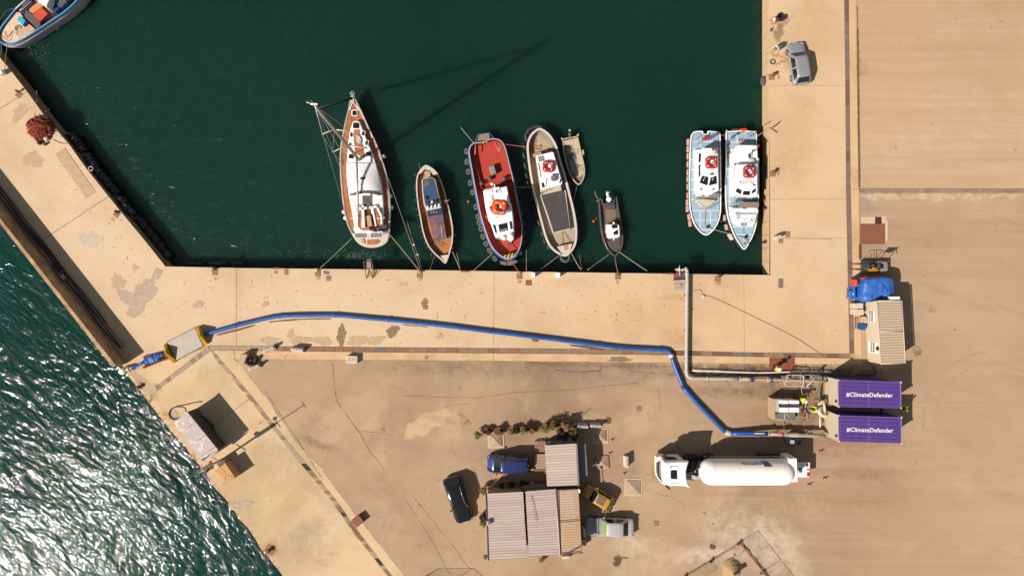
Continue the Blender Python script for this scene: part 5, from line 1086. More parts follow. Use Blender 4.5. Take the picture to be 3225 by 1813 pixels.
# concrete box and rust plate with valve at the harbour end
bx = thing('valve_box', 'square pale concrete valve box with round lid left of the grey pipe', 'box', PX(2142, 907))
V = ZC(2100, 830, 12.069)
poly(bx, 'box_body', V, [(255, 630), (700, 600), (710, 1030), (265, 1050)], 0, .35, pm('box_concrete', lit(206, 184, 164), .9, var=.15), .02); m = MB()
for y in (750, 900): a, b = V(350, y, .36), V(690, y, .36); m.box((a + b) / 2, ((b - a).length, .03, .01))
m.build('lid_joint', K_dgrey, bx); m = MB(); c = V(545, 820, .35); m.lathe([(.14, 0), (.14, .02)], c); m.build('lid', K_plank, bx)
poly(quay, 'rust_plate', V, [(255, 395), (430, 395), (400, 560), (262, 620)], 0.001, .02, K_rust)
vv_ = thing('valve_stand', 'white valve and bent pipe fittings hanging over the harbour edge', 'valve', PX(2142, 855))
m = MB(); m.tube([V(485, 60, .8), V(485, 240, .8), V(500, 420, .4), V(460, 460, .2)], .045, 6); m.tube([V(330, 220, .3), V(420, 230, .3), V(600, 240, .4), V(700, 200, .6)], .1, 8); m.lathe([(.2, -.05), (.2, .05)], V(450, 210, .3), (1, 0, 0)); m.lathe([(.16, -.05), (.16, .05)], V(590, 240, .4), (1, 0, 0)); m.build('valve_body', K_offw, vv_)
m = MB(); m.torus(V(430, 350, .3), .12, .03); m.build('hand_wheel', K_orange, vv_); m = MB(); m.box(V(560, 460, .06), (.9, .7, .1)); m.build('base_plate', K_dgrey, vv_)
pipe('blue_pipe_end', None, [(2165, 880, .2)] * 2, .01, K_dgrey) if 0 else None
# left end of the hose: crumpled blue section in a rusty trough, white end pipe
O = ZC(370, 960, 6.034)
tr = thing('hose_trough', 'rusty steel trough holding the crumpled blue hose end at the tip of the sea wall', 'trough', O(600, 1060))
for pts in ([(470, 985), (900, 885), (905, 905), (480, 1005)], [(480, 1190), (940, 1000), (945, 1025), (490, 1212)], [(500, 1000), (930, 905), (930, 1010), (520, 1180)]):
    poly(tr, 'trough_side' if len(pts) and pts[0][1] != 1000 else 'trough_floor', O, pts, 0, .22 if pts[0][1] != 1000 else .03, K_rust)
m = MB()
for i in range(8): m.box(O(520 + i * 52, 1010 - i * 12, .2), (.06, .5, .1), R(12)); m.box(O(500 + i * 52, 1170 - i * 20, .2), (.1, .12, .3), R(12))
m.build('trough_bracket', K_rust, tr)
m = MB(); L = [O(x, y, .35) for x, y in [(890, 935), (800, 965), (700, 1010), (600, 1045), (500, 1085), (400, 1140), (350, 1160), (285, 1188)]]; L = smooth_loop(L, 4, False); rows = []
for i, p in enumerate(L):
    t = i / (len(L) - 1); d = (L[min(i + 1, len(L) - 1)] - L[max(i - 1, 0)]).normalized(); n_ = Vector((-d.y, d.x, 0)); wd = (.16 + .24 * math.sin(min(1, t * 1.6) * math.pi)) * random.uniform(.82, 1.1); hh = random.uniform(.16, .3)
    rows.append([p + n_ * wd * math.cos(a) + Vector((0, 0, hh * math.sin(a) * random.uniform(.7, 1.1))) for a in [2 * math.pi * k / 10 for k in range(10)]])
m.rings(rows, smooth=False); tag(m.build('crumpled_hose', pm('blue_tarp_light', lit(62, 126, 204), .5, var=.3, scale=3, col2=lit(26, 74, 160))), 'crumpled flattened blue hose section between the yellow ramp and the sea wall end', 'hose')
o, _ = pipe('end_pipe', 'short pale pipe with white outlet at the tip of the sea wall', [(417, 1157, .35), (400, 1163, .35), (391, 1165, .35)], .2, K_offw); sleeve(o, (0, 0, 0), (1, 0, 0), .001, .001, K_white) if 0 else None
for p in ((406, 1161), (394, 1165)):
    m = MB(); m.lathe([(.3, -.05), (.3, .05)], PX(*p, .35) - o.location, (1, .3, 0), 14, False); q = m.build('flange', K_offw, o, world=False)
m = MB(); m.lathe([(.02, .36), (.22, .3), (.34, .1), (.34, -.1), (.22, -.3), (.02, -.36)], PX(386, 1168, .4) - o.location, (1, .2, 0), 14); m.build('outlet', K_white, o, world=False)

# ================================================================ hose ramp with yellow ends
rp = thing('hose_ramp', 'pale metal ramp with yellow splayed ends covering the blue hose', 'ramp', O(1280, 740))
poly(rp, 'ramp_deck', O, [(945, 700), (1465, 432), (1625, 775), (1110, 1052)], 0, .3, pm('ramp_metal', lit(200, 188, 168), .5, var=.12, scale=.8), .03)
poly(rp, 'edge_angle', O, [(940, 694), (1462, 425), (1466, 436), (945, 704)], 0, .33, K_dgrey); poly(rp, 'edge_angle', O, [(1112, 1052), (1625, 775), (1628, 786), (1118, 1062)], 0, .2, K_dgrey)
def wedge(pts):
    m = MB(); n = len(pts); top = [O(x, y, z) for x, y, z in pts]; bot = [Vector((p.x, p.y, 0)) for p in top]
    m.add(top + bot, [(0, 1, 2, 5), (5, 2, 3, 4)] + [(i, i + n, (i + 1) % n + n, (i + 1) % n) for i in range(n)]); return m.build('yellow_wing', K_yellow, rp)
wedge([(875, 745, .32), (940, 738, .31), (915, 905, 1.15), (1110, 1050, .31), (1062, 1102, .32), (893, 930, 1.15)])
wedge([(1470, 440, .32), (1540, 400, .31), (1562, 560, 1.2), (1712, 735, .31), (1640, 770, .32), (1545, 580, 1.2)])

# ================================================================ left pier things
PzZ = ZC(500, 1200, 4.137)
sh = thing('flat_roof_shed', 'low shed with mottled grey flat roof near the outer edge of the pier', 'shed', PzZ(480, 720))
m_mot = NT('mottled_roof'); h = m_mot; v_ = h.obj(); cc_ = h.mix(h.mr(h.noise(v_, 1.1, 7, .72, 1.2), .52, .58), lit(206, 188, 180), lit(244, 226, 216)); h.l(cc_, h.b.inputs['Base Color']); h.b.inputs['Roughness'].default_value = .7; m_mot = h.m
m_wl = pm('shed_wall', lit(205, 175, 140), .9, var=.2); m_wd = pm('shed_wall_shade', lit(92, 80, 72), .9, var=.2)
poly(sh, 'wall', PzZ, [(365, 400), (752, 890), (575, 1040), (205, 545)], 0, 2.25, m_wd)  # shade of the wall side put into its dark colour
poly(sh, 'roof', PzZ, [(360, 383), (768, 886), (575, 1012), (542, 1010), (195, 545)], 2.25, 2.37, m_mot, .02)
poly(sh, 'roof_sheet', PzZ, [(560, 1020), (768, 895), (775, 905), (585, 1062)], 2.1, 2.22, m_mot, .01)
for i in range(3): poly(sh, 'roof_panel', PzZ, [(372 + i * 118, 410 + i * 150), (460 + i * 112, 530 + i * 145), (300 + i * 112, 650 + i * 145), (215 + i * 118, 545 + i * 150)][:4], 2.37, 2.385, m_mot) if 0 else None
m = MB()
for t in (.28, .62, .93): a, b = PzZ(360 + 408 * t, 383 + 503 * t, 2.38), PzZ(195 + 360 * t, 545 + 480 * t, 2.38); m.tube([a, b], .02, 4)
m.build('roof_seam', K_mgrey, sh)
m = MB()
for x, y in [(590, 640), (625, 680), (605, 715)]: m.box(PzZ(x, y, 1.6), (.35, .12, .2), R(-50))
m.build('wall_lamp', K_galv, sh)
rope(None, PzZ, [(350, 385, 1.2), (348, 350, .8), (300, 332, .3), (220, 335, .1), (160, 365, .1), (132, 420, .1), (145, 470, .1), (190, 494, .1), (240, 490, .1), (262, 468, .4)], 0, .06, K_black, 'black_hose', 'black hose making a loop beside the top left corner of the mottled roof shed', 'hose', sm=3)
rope(None, PzZ, [(415, 425, 1.0), (470, 425, .8), (560, 460, .4), (650, 520, .15), (710, 580, .12), (700, 640, .12), (640, 690, .12), (600, 640, .5)], 0, .07, K_black, 'black_hose', 'black hose lying in the shade right of the mottled roof shed', 'hose', sm=3)
bl_ = thing('concrete_block', 'tan concrete block with sloping faces below the mottled roof shed', 'block', PzZ(900, 1180))
m_tan2 = pm('tan_block', lit(230, 176, 112), .9, var=.14, scale=1, col2=lit(214, 156, 96))
poly(bl_, 'block_body', PzZ, [(870, 1062), (1000, 1252), (870, 1340), (735, 1170), (790, 1120)], 0, 1.45, m_tan2, .04)
m = MB()
for a, b in (((735, 1172), (1000, 1252)), ((870, 1340), (865, 1240)), ((800, 1130), (870, 1180))): m.tube([PzZ(*a, 1.45), PzZ(*b, 1.45)], .03, 5)
m.build('ridge', pm('tan_ridge', lit(244, 200, 140), .9), bl_)
poly(bl_, 'slatted_box', PzZ, [(755, 1070), (850, 1015), (875, 1050), (780, 1125)], 0, .9, m_wl); m = MB()
for i in range(7): m.box(PzZ(762 + i * 13 + 8, 1100 - i * 8 - 12, .93), (.05, .6, .06), R(35))
m.build('slat', K_plank, bl_)
po = thing('signal_pole', 'tall thin light pole with cross arms leaning out over the sea', 'pole', PzZ(868, 990))
b0 = PzZ(868, 990, 0); T1 = PzZ(560, 1152, 5.5); T2 = PzZ(332, 1288, 8.6)
m = MB(); m.tube([b0, b0.lerp(T1, .5), T1], .1, 8); m.build('pole_shaft', K_galv, po); m = MB(); m.tube([T1, T2], .045, 6); m.build('pole_tip', K_galv, po)
m = MB(); m.box(b0.lerp(T1, .78), (.28, .28, 2.0)); m.build('equipment_box', K_offw, po)
m = MB(); q = b0.lerp(T1, .3); m.tube([q + Vector((-.5, .3, 0)), q + Vector((.5, -.3, 0))], .04); m.tube([T1 + Vector((-.35, .6, 0)), T1 + Vector((.35, -.5, 0))], .035); m.tube([T2 + Vector((-.2, .35, 0)), T2 + Vector((.2, -.3, 0))], .03); m.build('cross_arm', K_steel, po)
m = MB(); m.box(b0.lerp(T1, .62) + Vector((-.1, .25, 0)), (.22, .22, .3)); m.box(T1 + Vector((-.3, .35, .1)), (.2, .2, .3)); m.build('red_lamp', K_red, po)
# fishing net heap
NC = W(130, 405)
m = MB(); rows = []
for i in range(14):
    t = i / 13; row = []
    for k in range(40):
        a = 2 * math.pi * k / 40; rr = (1.28 * math.cos(t * 1.5)) * (1 + .09 * math.sin(3 * a) + .06 * math.sin(7 * a + 1)) + .01; row.append(NC + Vector((rr * math.cos(a) * 1.05, rr * math.sin(a), .75 * math.sin(t * 1.57) + .3 * (t > 0) * mnoise.noise(Vector((rr * math.cos(a) * 3, rr * math.sin(a) * 3, 2))))))
    rows.append(row)
m.rings(rows, smooth=False)
m_net = pm('fishing_net_red', lit(158, 62, 36), .95, var=.5, scale=5, col2=lit(66, 26, 22), bump=.8)
nt_ = thing('fishing_net', 'heap of reddish brown fishing net on the left pier edge', 'fishing net', NC); m.build('net_heap', m_net, nt_)
m = MB()
for _ in range(170):
    a, r_ = random.uniform(0, 6.28), random.uniform(0, 1.2) ; c = NC + Vector((r_ * math.cos(a), r_ * math.sin(a), .75 * math.cos(r_ / 1.3 * 1.4) + .02)); b = random.uniform(0, 6.28); l = random.uniform(.1, .3)
    m.tube(smooth_loop([c - Vector((math.cos(b) * l, math.sin(b) * l, .03)), c + Vector((random.uniform(-.08, .08), random.uniform(-.08, .08), .05)), c + Vector((math.cos(b) * l, math.sin(b) * l, -.03))], 3, False), random.uniform(.025, .06), 5)
o = m.build('net_strand', pm('net_strands', lit(196, 92, 58), .95, var=.6, scale=4, col2=lit(110, 44, 34)), nt_); o['kind'] = 'stuff'
for x, y, s_, mt in [(150, 438, .35, K_galv), (128, 452, .28, K_black), (144, 455, .22, K_rust), (160, 425, .2, K_plank)]:
    m = MB(); m.lathe([(s_ * .3, .0), (s_ * .7, .1), (s_ * .6, .35), (.03, .42)], W(x, y), (0, 0, 1), 9, False); m.build('net_float', mt, nt_)
rope(None, PX, [(168, 440, .03), (185, 448, .03), (205, 452, .03), (218, 446, .03)], 0, .03, K_roped, 'rope', 'loose rope trailing from the net heap to the pier edge', 'rope', sm=3)
# tyres lashed along the inner face of the left pier
def wallpt(t):
    return along(INNER[1:], INNER[1:], t)[0]
tl = []
for a, b, n in ((.37, .455, 12), (.47, .66, 26), (.685, .76, 12), (.77, .97, 20)):
    for i in range(n): tl.append(a + (b - a) * i / n)
TB = ('first, topmost', 'second and longest', 'third', 'lowest, darkest')
for i, t in enumerate(tl):
    p = wallpt(t); q = wallpt(min(1, t + .01)); d = (W(*q) - W(*p)).normalized(); nrm = Vector((-d.y, d.x, 0)); nrm = nrm if nrm.x > 0 else -nrm
    dep = -.9 if t < .77 else -1.35
    c = W(*p) + nrm * (.42 + random.uniform(-.07, .1)) + Vector((0, 0, dep + random.uniform(-.12, .12)))
    ax = (d + nrm * random.uniform(-.35, .35) + Vector((0, 0, random.uniform(-.25, .25))))
    m = MB(); m.torus(c, .27, .13, ax, 14, 7); tag(m.build('tyre_fender', K_tyre if random.random() < .75 else K_tyre2), 'old tyre of the %s bundle on the inner face of the left pier' % TB[0 if t < .46 else 1 if t < .67 else 2 if t < .765 else 3], 'tyre', 'tyres of the %s bundle on the left pier' % TB[0 if t < .46 else 1 if t < .67 else 2 if t < .765 else 3])
for t, l in ((.668, .9),):
    p = wallpt(t); d = (W(*wallpt(t + .02)) - W(*p)).normalized(); nrm = Vector((-d.y, d.x, 0)); nrm = nrm if nrm.x > 0 else -nrm; c = W(*p) + nrm * .45 + Vector((0, 0, -.8)); bumper(c, c + d * 1.1, .3, K_tyre, 'thick dark cylinder fender in the tyre row of the left pier', None)
for u, l in ((585, 1.0), (615, .8), (655, 1.6), (695, .7), (730, 1.2)):
    c = W(u, 841, -1.1) + Vector((0, .35, 0)); bumper(c, c + Vector((l, 0, 0)), .2, K_tyre2 if u == 655 else K_tyre, 'dark fender floating against the quay wall near number 51', 'fenders along the quay wall near number 51')
o = MB(); o.torus(W(286, 531, -.1), .22, .06, (0, 0, 1), 14, 6); tag(o.build('tyre_fender', K_galv), 'small pale ring hanging at the left pier edge above the tyres', 'ring')

# ---------------------------------------------------------------- bollards with their plates
def bollard(u, v, lab, pu_, pv, mat, rz=0, big=.82, ps=(.58, .6)):
    b = thing('mooring_bollard', lab, 'bollard', W(u, v)); c = W(u, v)
    m = MB(); pc = W(pu_, pv, .0); m.box(pc + Vector((0, 0, .01)), (ps[0], ps[1], .03), rz); m.build('base_plate', pm('bollard_plate', lit(170, 134, 98), .95, var=.35, scale=5), b)
    m = MB(); m.lathe([(.2 * big, 0), (.14 * big, .08), (.13 * big, .3), (.22 * big, .36), (.24 * big, .42), (.17 * big, .5), (.02, .52)], c, (0, 0, 1), 16); m.build('bollard_head', mat, b); return b
m_bd = pm('bollard_brown', lit(120, 72, 50), .8, var=.3)
bollard(679, 846, 'brown bollard above the red number 51', 677, 857, m_bd); bollard(1000, 850, 'pale orange bollard above number 50', 1001, 860, pm('bollard_cream', lit(240, 200, 150), .7)); bollard(1323, 856, 'reddish pale bollard with the yacht ropes', 1322, 865, pm('bollard_pink', lit(205, 150, 125), .7))
bollard(1636, 859, 'orange bollard below the red tug', 1636, 869, pm('bollard_orange', lit(220, 120, 70), .7)); bollard(1948, 862, 'brown bollard below the dark rigid boat', 1946, 870, m_bd); bollard(2265, 868, 'brown bollard right of the grey pipe', 2260, 878, m_bd)
bollard(372, 668, 'brown bollard at the left pier edge beside number 53', 368, 674, m_bd, R(-35)); bollard(2437, 541, 'dark bollard on the right quay beside the pilot boats', 2434, 547, m_bd); bollard(2435, 237, 'rusty bollard on the right quay left of the silver car', 2430, 243, m_bd)
bollard(60, 290, 'red bollard on the left pier above the net heap', 60, 298, K_red, R(-35), .6); bollard(440, 1218, 'rusty bollard at the outer pier edge below the sea wall end', 444, 1213, m_bd, R(-35)); bollard(848, 1731, 'rusty bollard at the lower outer pier edge', 852, 1730, K_rust, R(-35), 1.0, (1.0, .8)); bollard(655, 1478, 'rusty bollard near the foot of the signal pole', 650, 1476, m_bd, R(-35), .8)
m_num = pm('red_number_paint', lit(214, 90, 60), .9, var=.3); m_numf = pm('faded_number_paint', lit(188, 120, 90), .9, var=.3)
for s_, u, v, r_, mt in [("'51'", 682, 878, 0, m_num), ('50', 1003, 874, 180, m_numf), ('49', 1324, 880, 0, m_numf), ('48', 1637, 886, 180, m_numf), ('47', 1946, 888, 90, m_numf), ('46', 2265, 893, 180, m_numf), ('53', 357, 690, 125, m_num), ('44', 2453, 243, 90, m_numf), ('45', 2452, 546, 90, m_numf)]:
    text_obj('painted_number', s_, .42, mt, quay, W(u, v, .001), R(r_), .003, .008)
# small plates and covers in the concrete
for u, v, a, b, r_, mt in [(1665, 890, 19, 17, 0, K_brown), (1035, 876, 16, 16, 0, M_cover[0]), (1028, 858, 18, 10, -10, M_cover[2]), (2459, 892, 15, 29, 0, M_cover[2]), (2481, 738, 15, 20, 0, M_cover[0]), (2459, 759, 14, 14, 0, M_cover[0]), (1343, 1125, 9, 12, -40, M_cover[0]), (869, 857, 9, 9, 0, M_cover[0]), (902, 856, 12, 18, 0, M_cover[0])]:
    m = MB(); m.box(W(u, v, .01), (a / KP, b / KP, .02), R(r_)); m.build('cover_plate', mt, quay)
for u, v, a, b, mt in [(2748, 737, 78, 64, K_brown), (2766, 694, 20, 21, pm('dark_plate', lit(84, 40, 30), .8)), (2012, 1286, 15, 15, M_cover[0]), (2067, 1647, 15, 15, M_cover[0]), (2463, 1149, 80, 46, K_rust)]:
    m = MB(); m.box(W(u, v, .02), (a / KP, b / KP, .04), 0); m.build('steel_plate', mt, yard)
poly(yard, 'concrete_patch', PX, [(2712, 684), (2760, 682), (2790, 680), (2796, 700), (2796, 752), (2789, 768), (2786, 704), (2712, 705)], .0005, .006, pm('light_screed', lit(236, 208, 172), .9))
m = MB(); c = W(1130, 1635); m.box(c + Vector((0, 0, .3)), (.85, .95, .6), R(-52)); o = m.build('rusty_box', K_brown); tag(o, 'small brown box standing beside the diagonal drain at the yard edge', 'box')
# broken rail bits, ladders at the quay edge
for u, v, lab in ((872, 845, 'rusty ladder head at the quay edge left of the yacht'), (1465, 855, 'ladder recess frame at the quay edge left of the tug'), (2113, 862, 'ladder head at the quay edge left of the grey pipe')):
    m = MB(); c = W(u, v); m.box(c + Vector((0, 0, .02)), (.9, .1, .04)); [m.tube([c + Vector((x, .05, .1)), c + Vector((x, .12, -2))], .03, 5) for x in (-.3, .3)]; [m.tube([c + Vector((-.3, .1, -i * .3)), c + Vector((.3, .1, -i * .3))], .02, 5) for i in range(6)]; tag(m.build('ladder', K_rust), lab, 'ladder')
# steel gangway frame leaning over the harbour edge
Lz = ZC(450, 800, 3.2175)
m = MB()
for a, b in [((2235, 70, .8), (2265, 245, .05)), ((2265, 245, .05), (2300, 170, .5)), ((2330, 90, .8), (2325, 245, .05)), ((2325, 245, .05), (2375, 165, .4)), ((2300, 170, .5), (2325, 245, .05)), ((2250, 75, .9), (2330, 75, .9)), ((2240, 130, .4), (2240, 75, .9))]: m.tube([Lz(*a), Lz(*b)], .04, 5)
gw = thing('gangway', 'brown steel gangway frame leaning over the quay edge below the yacht', 'gangway', Lz(2300, 180)); m.build('frame', K_rust, gw)
m = MB(); m.box(Lz(2290, 100, .7), (.45, .9, .12)); m.box(Lz(2315, 130, .6), (.3, .6, .1)); m.build('step', pm('boat_lilac', None), gw)
# stone ledge on the right quay wall: vertical face with rubbing strip
m = MB()
for v0 in range(-60, 860, 42): m.box(Vector((W(2424, v0 + 21).x - .05, W(0, v0 + 21).y, -.95)), (.1, 42 / KP - .04, 1.7))
o = m.build('wall_block', pm('wall_block_stone', lit(236, 200, 154), .9, var=.12, scale=1.5), quay)
m = MB(); [m.box(Vector((W(2423.5, v).x - .12, W(0, v).y, -.5 - .5 * (i % 2))), (.05, .2, .04), 0, R(20)) for i, v in enumerate(range(-10, 860, 5)) if (v // 120) % 2 == 0]; o = m.build('wall_marks', m_wl, quay); o['kind'] = 'stuff'
for v, l, lab in ((256, 1.0, 'upper'), (535, 1.0, 'middle'), (440, .0, '')):
    if l: c = W(2403, v, -.9); bumper(c - Vector((0, l / 2, 0)), c + Vector((0, l / 2, 0)), .26, K_tyre if v > 300 else K_tyre2, '%s dark cylinder fender hanging on the right quay wall' % lab, None)
for v, lab in ((655, 'upper'), (762, 'lower')):
    m = MB(); c = W(2413, v, -.6); m.box(c, (.6, .22, .3), R(8)); m.tube([c, c + Vector((-.5, -.2, -.6))], .05); tag(m.build('fender_bracket', K_black), lab + ' black bracket on the right quay wall below the pilot boats', 'bracket')
m = MB(); [m.tube([W(2428, 404, .05), W(2428 + dx, 404 + dy, .1)], .035, 5) for dx, dy in ((30, -22), (20, 14), (10, -4))]; m.tube([W(2405, 395, -.1), W(2428, 383, .1)], .04); [m.tube([W(2440 + i * 6, 398 - i * 4, .08), W(2446 + i * 6, 392 - i * 4, .12)], .05, 5) for i in range(2)]; tag(m.build('rope_anchor', K_roped), 'twisted dark iron fitting on the right quay beside the pilot boat stern', 'fitting')
m = MB(); [m.torus(W(2433, 195, .04 + i * .04), .26 - i * .02, .035, (0, 0, 1), 20, 6) for i in range(3)]; tag(m.build('hose_coil', pm('coil_teal', lit(92, 118, 112), .8)), 'coil of grey green hose on the right quay below the two fishermen', 'hose')
# ================================================================ cars
K_tyb = pm('car_tyre', (.02, .018, .018, 1), .8); K_rim = pm('alloy_rim', (.4, .4, .4, 1), .3, .8); K_chr = pm('lamp_glass', (.3, .3, .31, 1), .12); K_tail = pm('tail_lamp_red', (.13, .008, .008, 1), .35)
def paint(name, c, m_=.0, r_=.28, c2=None): return pm(name, c, r_, m_, var=.04, scale=.6, coat=.6, col2=c2)
def car(label, pos, head, L, Wd, H, pmat, ws=(.27, .42), rr=(.80, .95), hood_z=.62, tail_z=.66, hoodmat=None, roofmat=None, cat='car', van=False, name='parked_car', glassf=None, rails=None, group='cars parked around the yard', extra=None):
    """x forward. ws: windscreen base and top as a fraction from the front; rr: roof end and rear glass base"""
    t = thing(name, label, cat, (pos.x, pos.y, 0), group, head)
    hl = L / 2; fx = lambda f: hl - f * L
    prof = [(0, .74, .30, .42), (.012, .86, .24, .50), (.045, .95, .2, .56), (.12, .985, .2, hood_z), (ws[0], 1, .2, hood_z + .07), (.4, 1, .2, hood_z + .1), (.6, 1, .2, hood_z + .11), (rr[1] - .06, .995, .2, tail_z + .07), (.93, .98, .22, tail_z + .04), (.975, .93, .26, tail_z - .0), (.992, .85, .32, tail_z - .08), (1, .74, .36, tail_z - .16)]
    rows = []; w2 = Wd / 2
    # finer stations so that the hood part can carry its own paint
    for f, wf, zb, zt in prof:
        x = fx(f); w_ = w2 * wf
        rows.append([Vector((x, y, z)) for y, z in ((-w_ * .9, zb), (-w_ * .99, zb + .1), (-w_, (zb + zt) / 2 + .05), (-w_ * .97, zt - .06), (-w_ * .9, zt), (-w_ * .5, zt + .035), (0, zt + .045), (w_ * .5, zt + .035), (w_ * .9, zt), (w_ * .97, zt - .06), (w_, (zb + zt) / 2 + .05), (w_ * .99, zb + .1), (w_ * .9, zb))])
    m = MB(); m.rings(rows); o = m.build('body', pmat, t, world=False); body = o
    if hoodmat:
        m = MB(); m.rings([[p + Vector((0, 0, .012)) for p in r[4:9]] for r in rows[1:5]], closed=False, caps=(False, False)); m.build('hood', hoodmat, t, world=False)
    zs = hood_z + .1; zr = H
    # greenhouse
    bw, tw = w2 * .93, w2 * .74
    a = [(fx(ws[0]), bw * .93, zs - .03), (fx(ws[0] + .06), bw, zs), (fx(rr[1] - .05), bw, zs + .01), (fx(rr[1]), bw * .9, tail_z + .06)]
    b = [(fx(ws[1]), tw * .93, zr - .04), (fx(ws[1] + .04), tw, zr), (fx(rr[0] - .04), tw, zr - .005), (fx(rr[0]), tw * .93, zr - .05)]
    lo = [(x, -y, z) for x, y, z in a] + [(x, y, z) for x, y, z in a[::-1]]; hi = [(x, -y, z) for x, y, z in b] + [(x, y, z) for x, y, z in b[::-1]]
    m = MB(); n = 8; m.add(lo + hi, [(i, (i + 1) % n, n + (i + 1) % n, n + i) for i in range(n)]); m.build('pillars', pmat, t, world=False)
    rp_ = inset([(x, y) for x, y, z in hi] if (hi[0][0] - hi[4][0]) else hi, 0) if 0 else None
    m = MB(); rows2 = []
    for f, wf, dz in ((ws[1] - .005, .9, -.045), (ws[1] + .02, .97, -.01), (ws[1] + .08, 1, .02), ((ws[1] + rr[0]) / 2, 1.0, .035), (rr[0] - .06, 1, .02), (rr[0] - .01, .96, -.02), (rr[0] + .008, .9, -.06)):
        x = fx(f); rows2.append([Vector((x, y * tw * wf, zr + dz + zz)) for y, zz in ((-1.02, -.05), (-.96, .0), (-.6, .02), (0, .03), (.6, .02), (.96, 0), (1.02, -.05))])
    m.rings(rows2, closed=False, caps=(False, False)); m.build('roof', roofmat or pmat, t, world=False)
    def quad(nm, p, q, r_, s_, mg=.06, mat=K_glass, off=.012):
        p, q, r_, s_ = map(Vector, (p, q, r_, s_)); c = (p + q + r_ + s_) / 4; nn = (q - p).cross(s_ - p).normalized()
        if nn.dot(c - Vector((0, 0, .5))) < 0: nn = -nn
        V = [v.lerp(c, mg) + nn * off for v in (p, q, r_, s_)]; mm = MB(); mm.add(V + [v - nn * .02 for v in V], [(0, 1, 2, 3), (4, 5, 1, 0), (5, 6, 2, 1), (6, 7, 3, 2), (7, 4, 0, 3)]); return mm.build(nm, mat, t, world=False)
    G_ = glassf or K_glass
    quad('windscreen', lo[0], lo[7], hi[7], hi[0], .07, G_); quad('rear_window', lo[3], lo[4], hi[4], hi[3], .1)
    for s_ in (-1, 1):
        A_ = Vector((a[1][0], s_ * a[1][1], a[1][2])); B_ = Vector((a[2][0], s_ * a[2][1], a[2][2])); C_ = Vector((b[2][0], s_ * b[2][1], b[2][2])); D_ = Vector((b[1][0], s_ * b[1][1], b[1][2]))
        k = 3 if van else 2
        for i in range(k): quad('side_window', A_.lerp(B_, i / k + .01), A_.lerp(B_, (i + 1) / k - .01), D_.lerp(C_, (i + 1) / k - .01), D_.lerp(C_, i / k + .01), .1)
        for f in (.185, .80):
            wl = thing('x', None, None, (0, 0, 0)); bpy.data.objects.remove(wl)
            m = MB(); c = (fx(f), s_ * (w2 - .1), .31); m.lathe([(.22, -.1), (.31, -.1), (.325, -.06), (.325, .06), (.31, .1), (.22, .1)], c, (0, 1, 0), 20); wo = m.build('wheel', K_tyb, t, world=False)
            m = MB(); m.lathe([(.2, -.09), (.2, .09)], (c[0], c[1] + s_ * .012, c[2]), (0, 1, 0), 16, False); m.build('rim', K_rim, wo, world=False)
        m = MB(); mx = fx(ws[0] + .07); m.prism([(mx + .07, s_ * w2 * .98), (mx - .08, s_ * w2 * .98), (mx - .07, s_ * (w2 + .17)), (mx + .03, s_ * (w2 + .17))], zs - .02, zs + .12, .02); m.build('mirror', pmat, t, world=False)
        m = MB(); m.prism([(hl - .04, s_ * w2 * .58), (hl - .07, s_ * w2 * .7), (hl - .2, s_ * w2 * .9), (hl - .28, s_ * w2 * .92), (hl - .16, s_ * w2 * .68)], hood_z - .12, hood_z - .02, .01); m.build('headlight', K_chr, t, world=False)
        m = MB(); m.box((-hl + .06, s_ * w2 * .76, tail_z - .06), (.06, .2, .14)); m.build('tail_light', K_tail, t, world=False)
    if rails:
        for s_ in (-1, 1):
            m = MB(); m.tube([(fx(ws[1] + .06), s_ * tw * .95, zr + .03), (fx(ws[1] + .09), s_ * tw * .95, zr + .08), (fx(rr[0] - .06), s_ * tw * .95, zr + .08), (fx(rr[0] - .03), s_ * tw * .95, zr + .03)], .02, 6); m.build('roof_rail', rails, t, world=False)
    m = MB(); m.box((-hl + .03, 0, .5), (.02, .5, .11)); m.box((hl - .0, 0, .45), (.02, .5, .11)); m.build('number_plate', K_white, t, world=False)
    return t, fx, zr, tw
sil = paint('car_silver', (.30, .30, .32, 1), .35, .3)
car('silver grey hatchback parked at an angle on the right quay near the harbour edge', W(2517, 200, .7), R(99), 4.25, 1.75, 1.42, sil, (.24, .38), (.86, .97), tail_z=.8, group=None)
t, fx, zr, tw = car('black estate car standing alone left of the corrugated roof buildings', W(1443, 1573, .7), R(-72), 4.75, 1.88, 1.55, paint('car_black', (.006, .006, .006, 1), 0, .12), (.26, .38), (.84, .97), tail_z=.85, rails=K_chr)
t, fx, zr, tw = car('dark blue van parked between the pallets and the plants', W(1601, 1460, .7), R(180), 4.25, 1.78, 1.8, paint('car_blue', (.02, .035, .12, 1), .3, .22), (.16, .34), (.93, .985), hood_z=.8, tail_z=1.0, van=True)
m = MB(); [m.tube([(fx(.42), s_ * tw * .8, zr + .05), (fx(.9), s_ * tw * .8, zr + .05)], .02, 5) for s_ in (-1, 1)]; m.build('roof_rail', K_black, t, world=False)
t, fx, zr, tw = car('small yellow hatchback with open tailgate beside the corrugated roofs', W(1884, 1567, .7), R(151), 3.2, 1.5, 1.33, paint('car_yellow', lit(216, 170, 40), 0, .45), (.26, .40), (.84, .95), tail_z=.75)
m = MB(); m.box((fx(.56), 0, zr + .075), (.85, .78, .02)); m.build('sunroof', pm('sunroof_cloth', lit(140, 108, 90), .7), t, world=False); m = MB(); m.prism(rrect(fx(.885), 0, .16, .95, .06), .9, zr - .1, .01); m.build('tailgate_slot', K_black, t, world=False)
m = MB(); m.box((-1.35, .95, .6), (.05, .7, .55), R(25)); m.build('open_panel', paint('car_yellow', None) if 0 else K_dgrey, t, world=False)
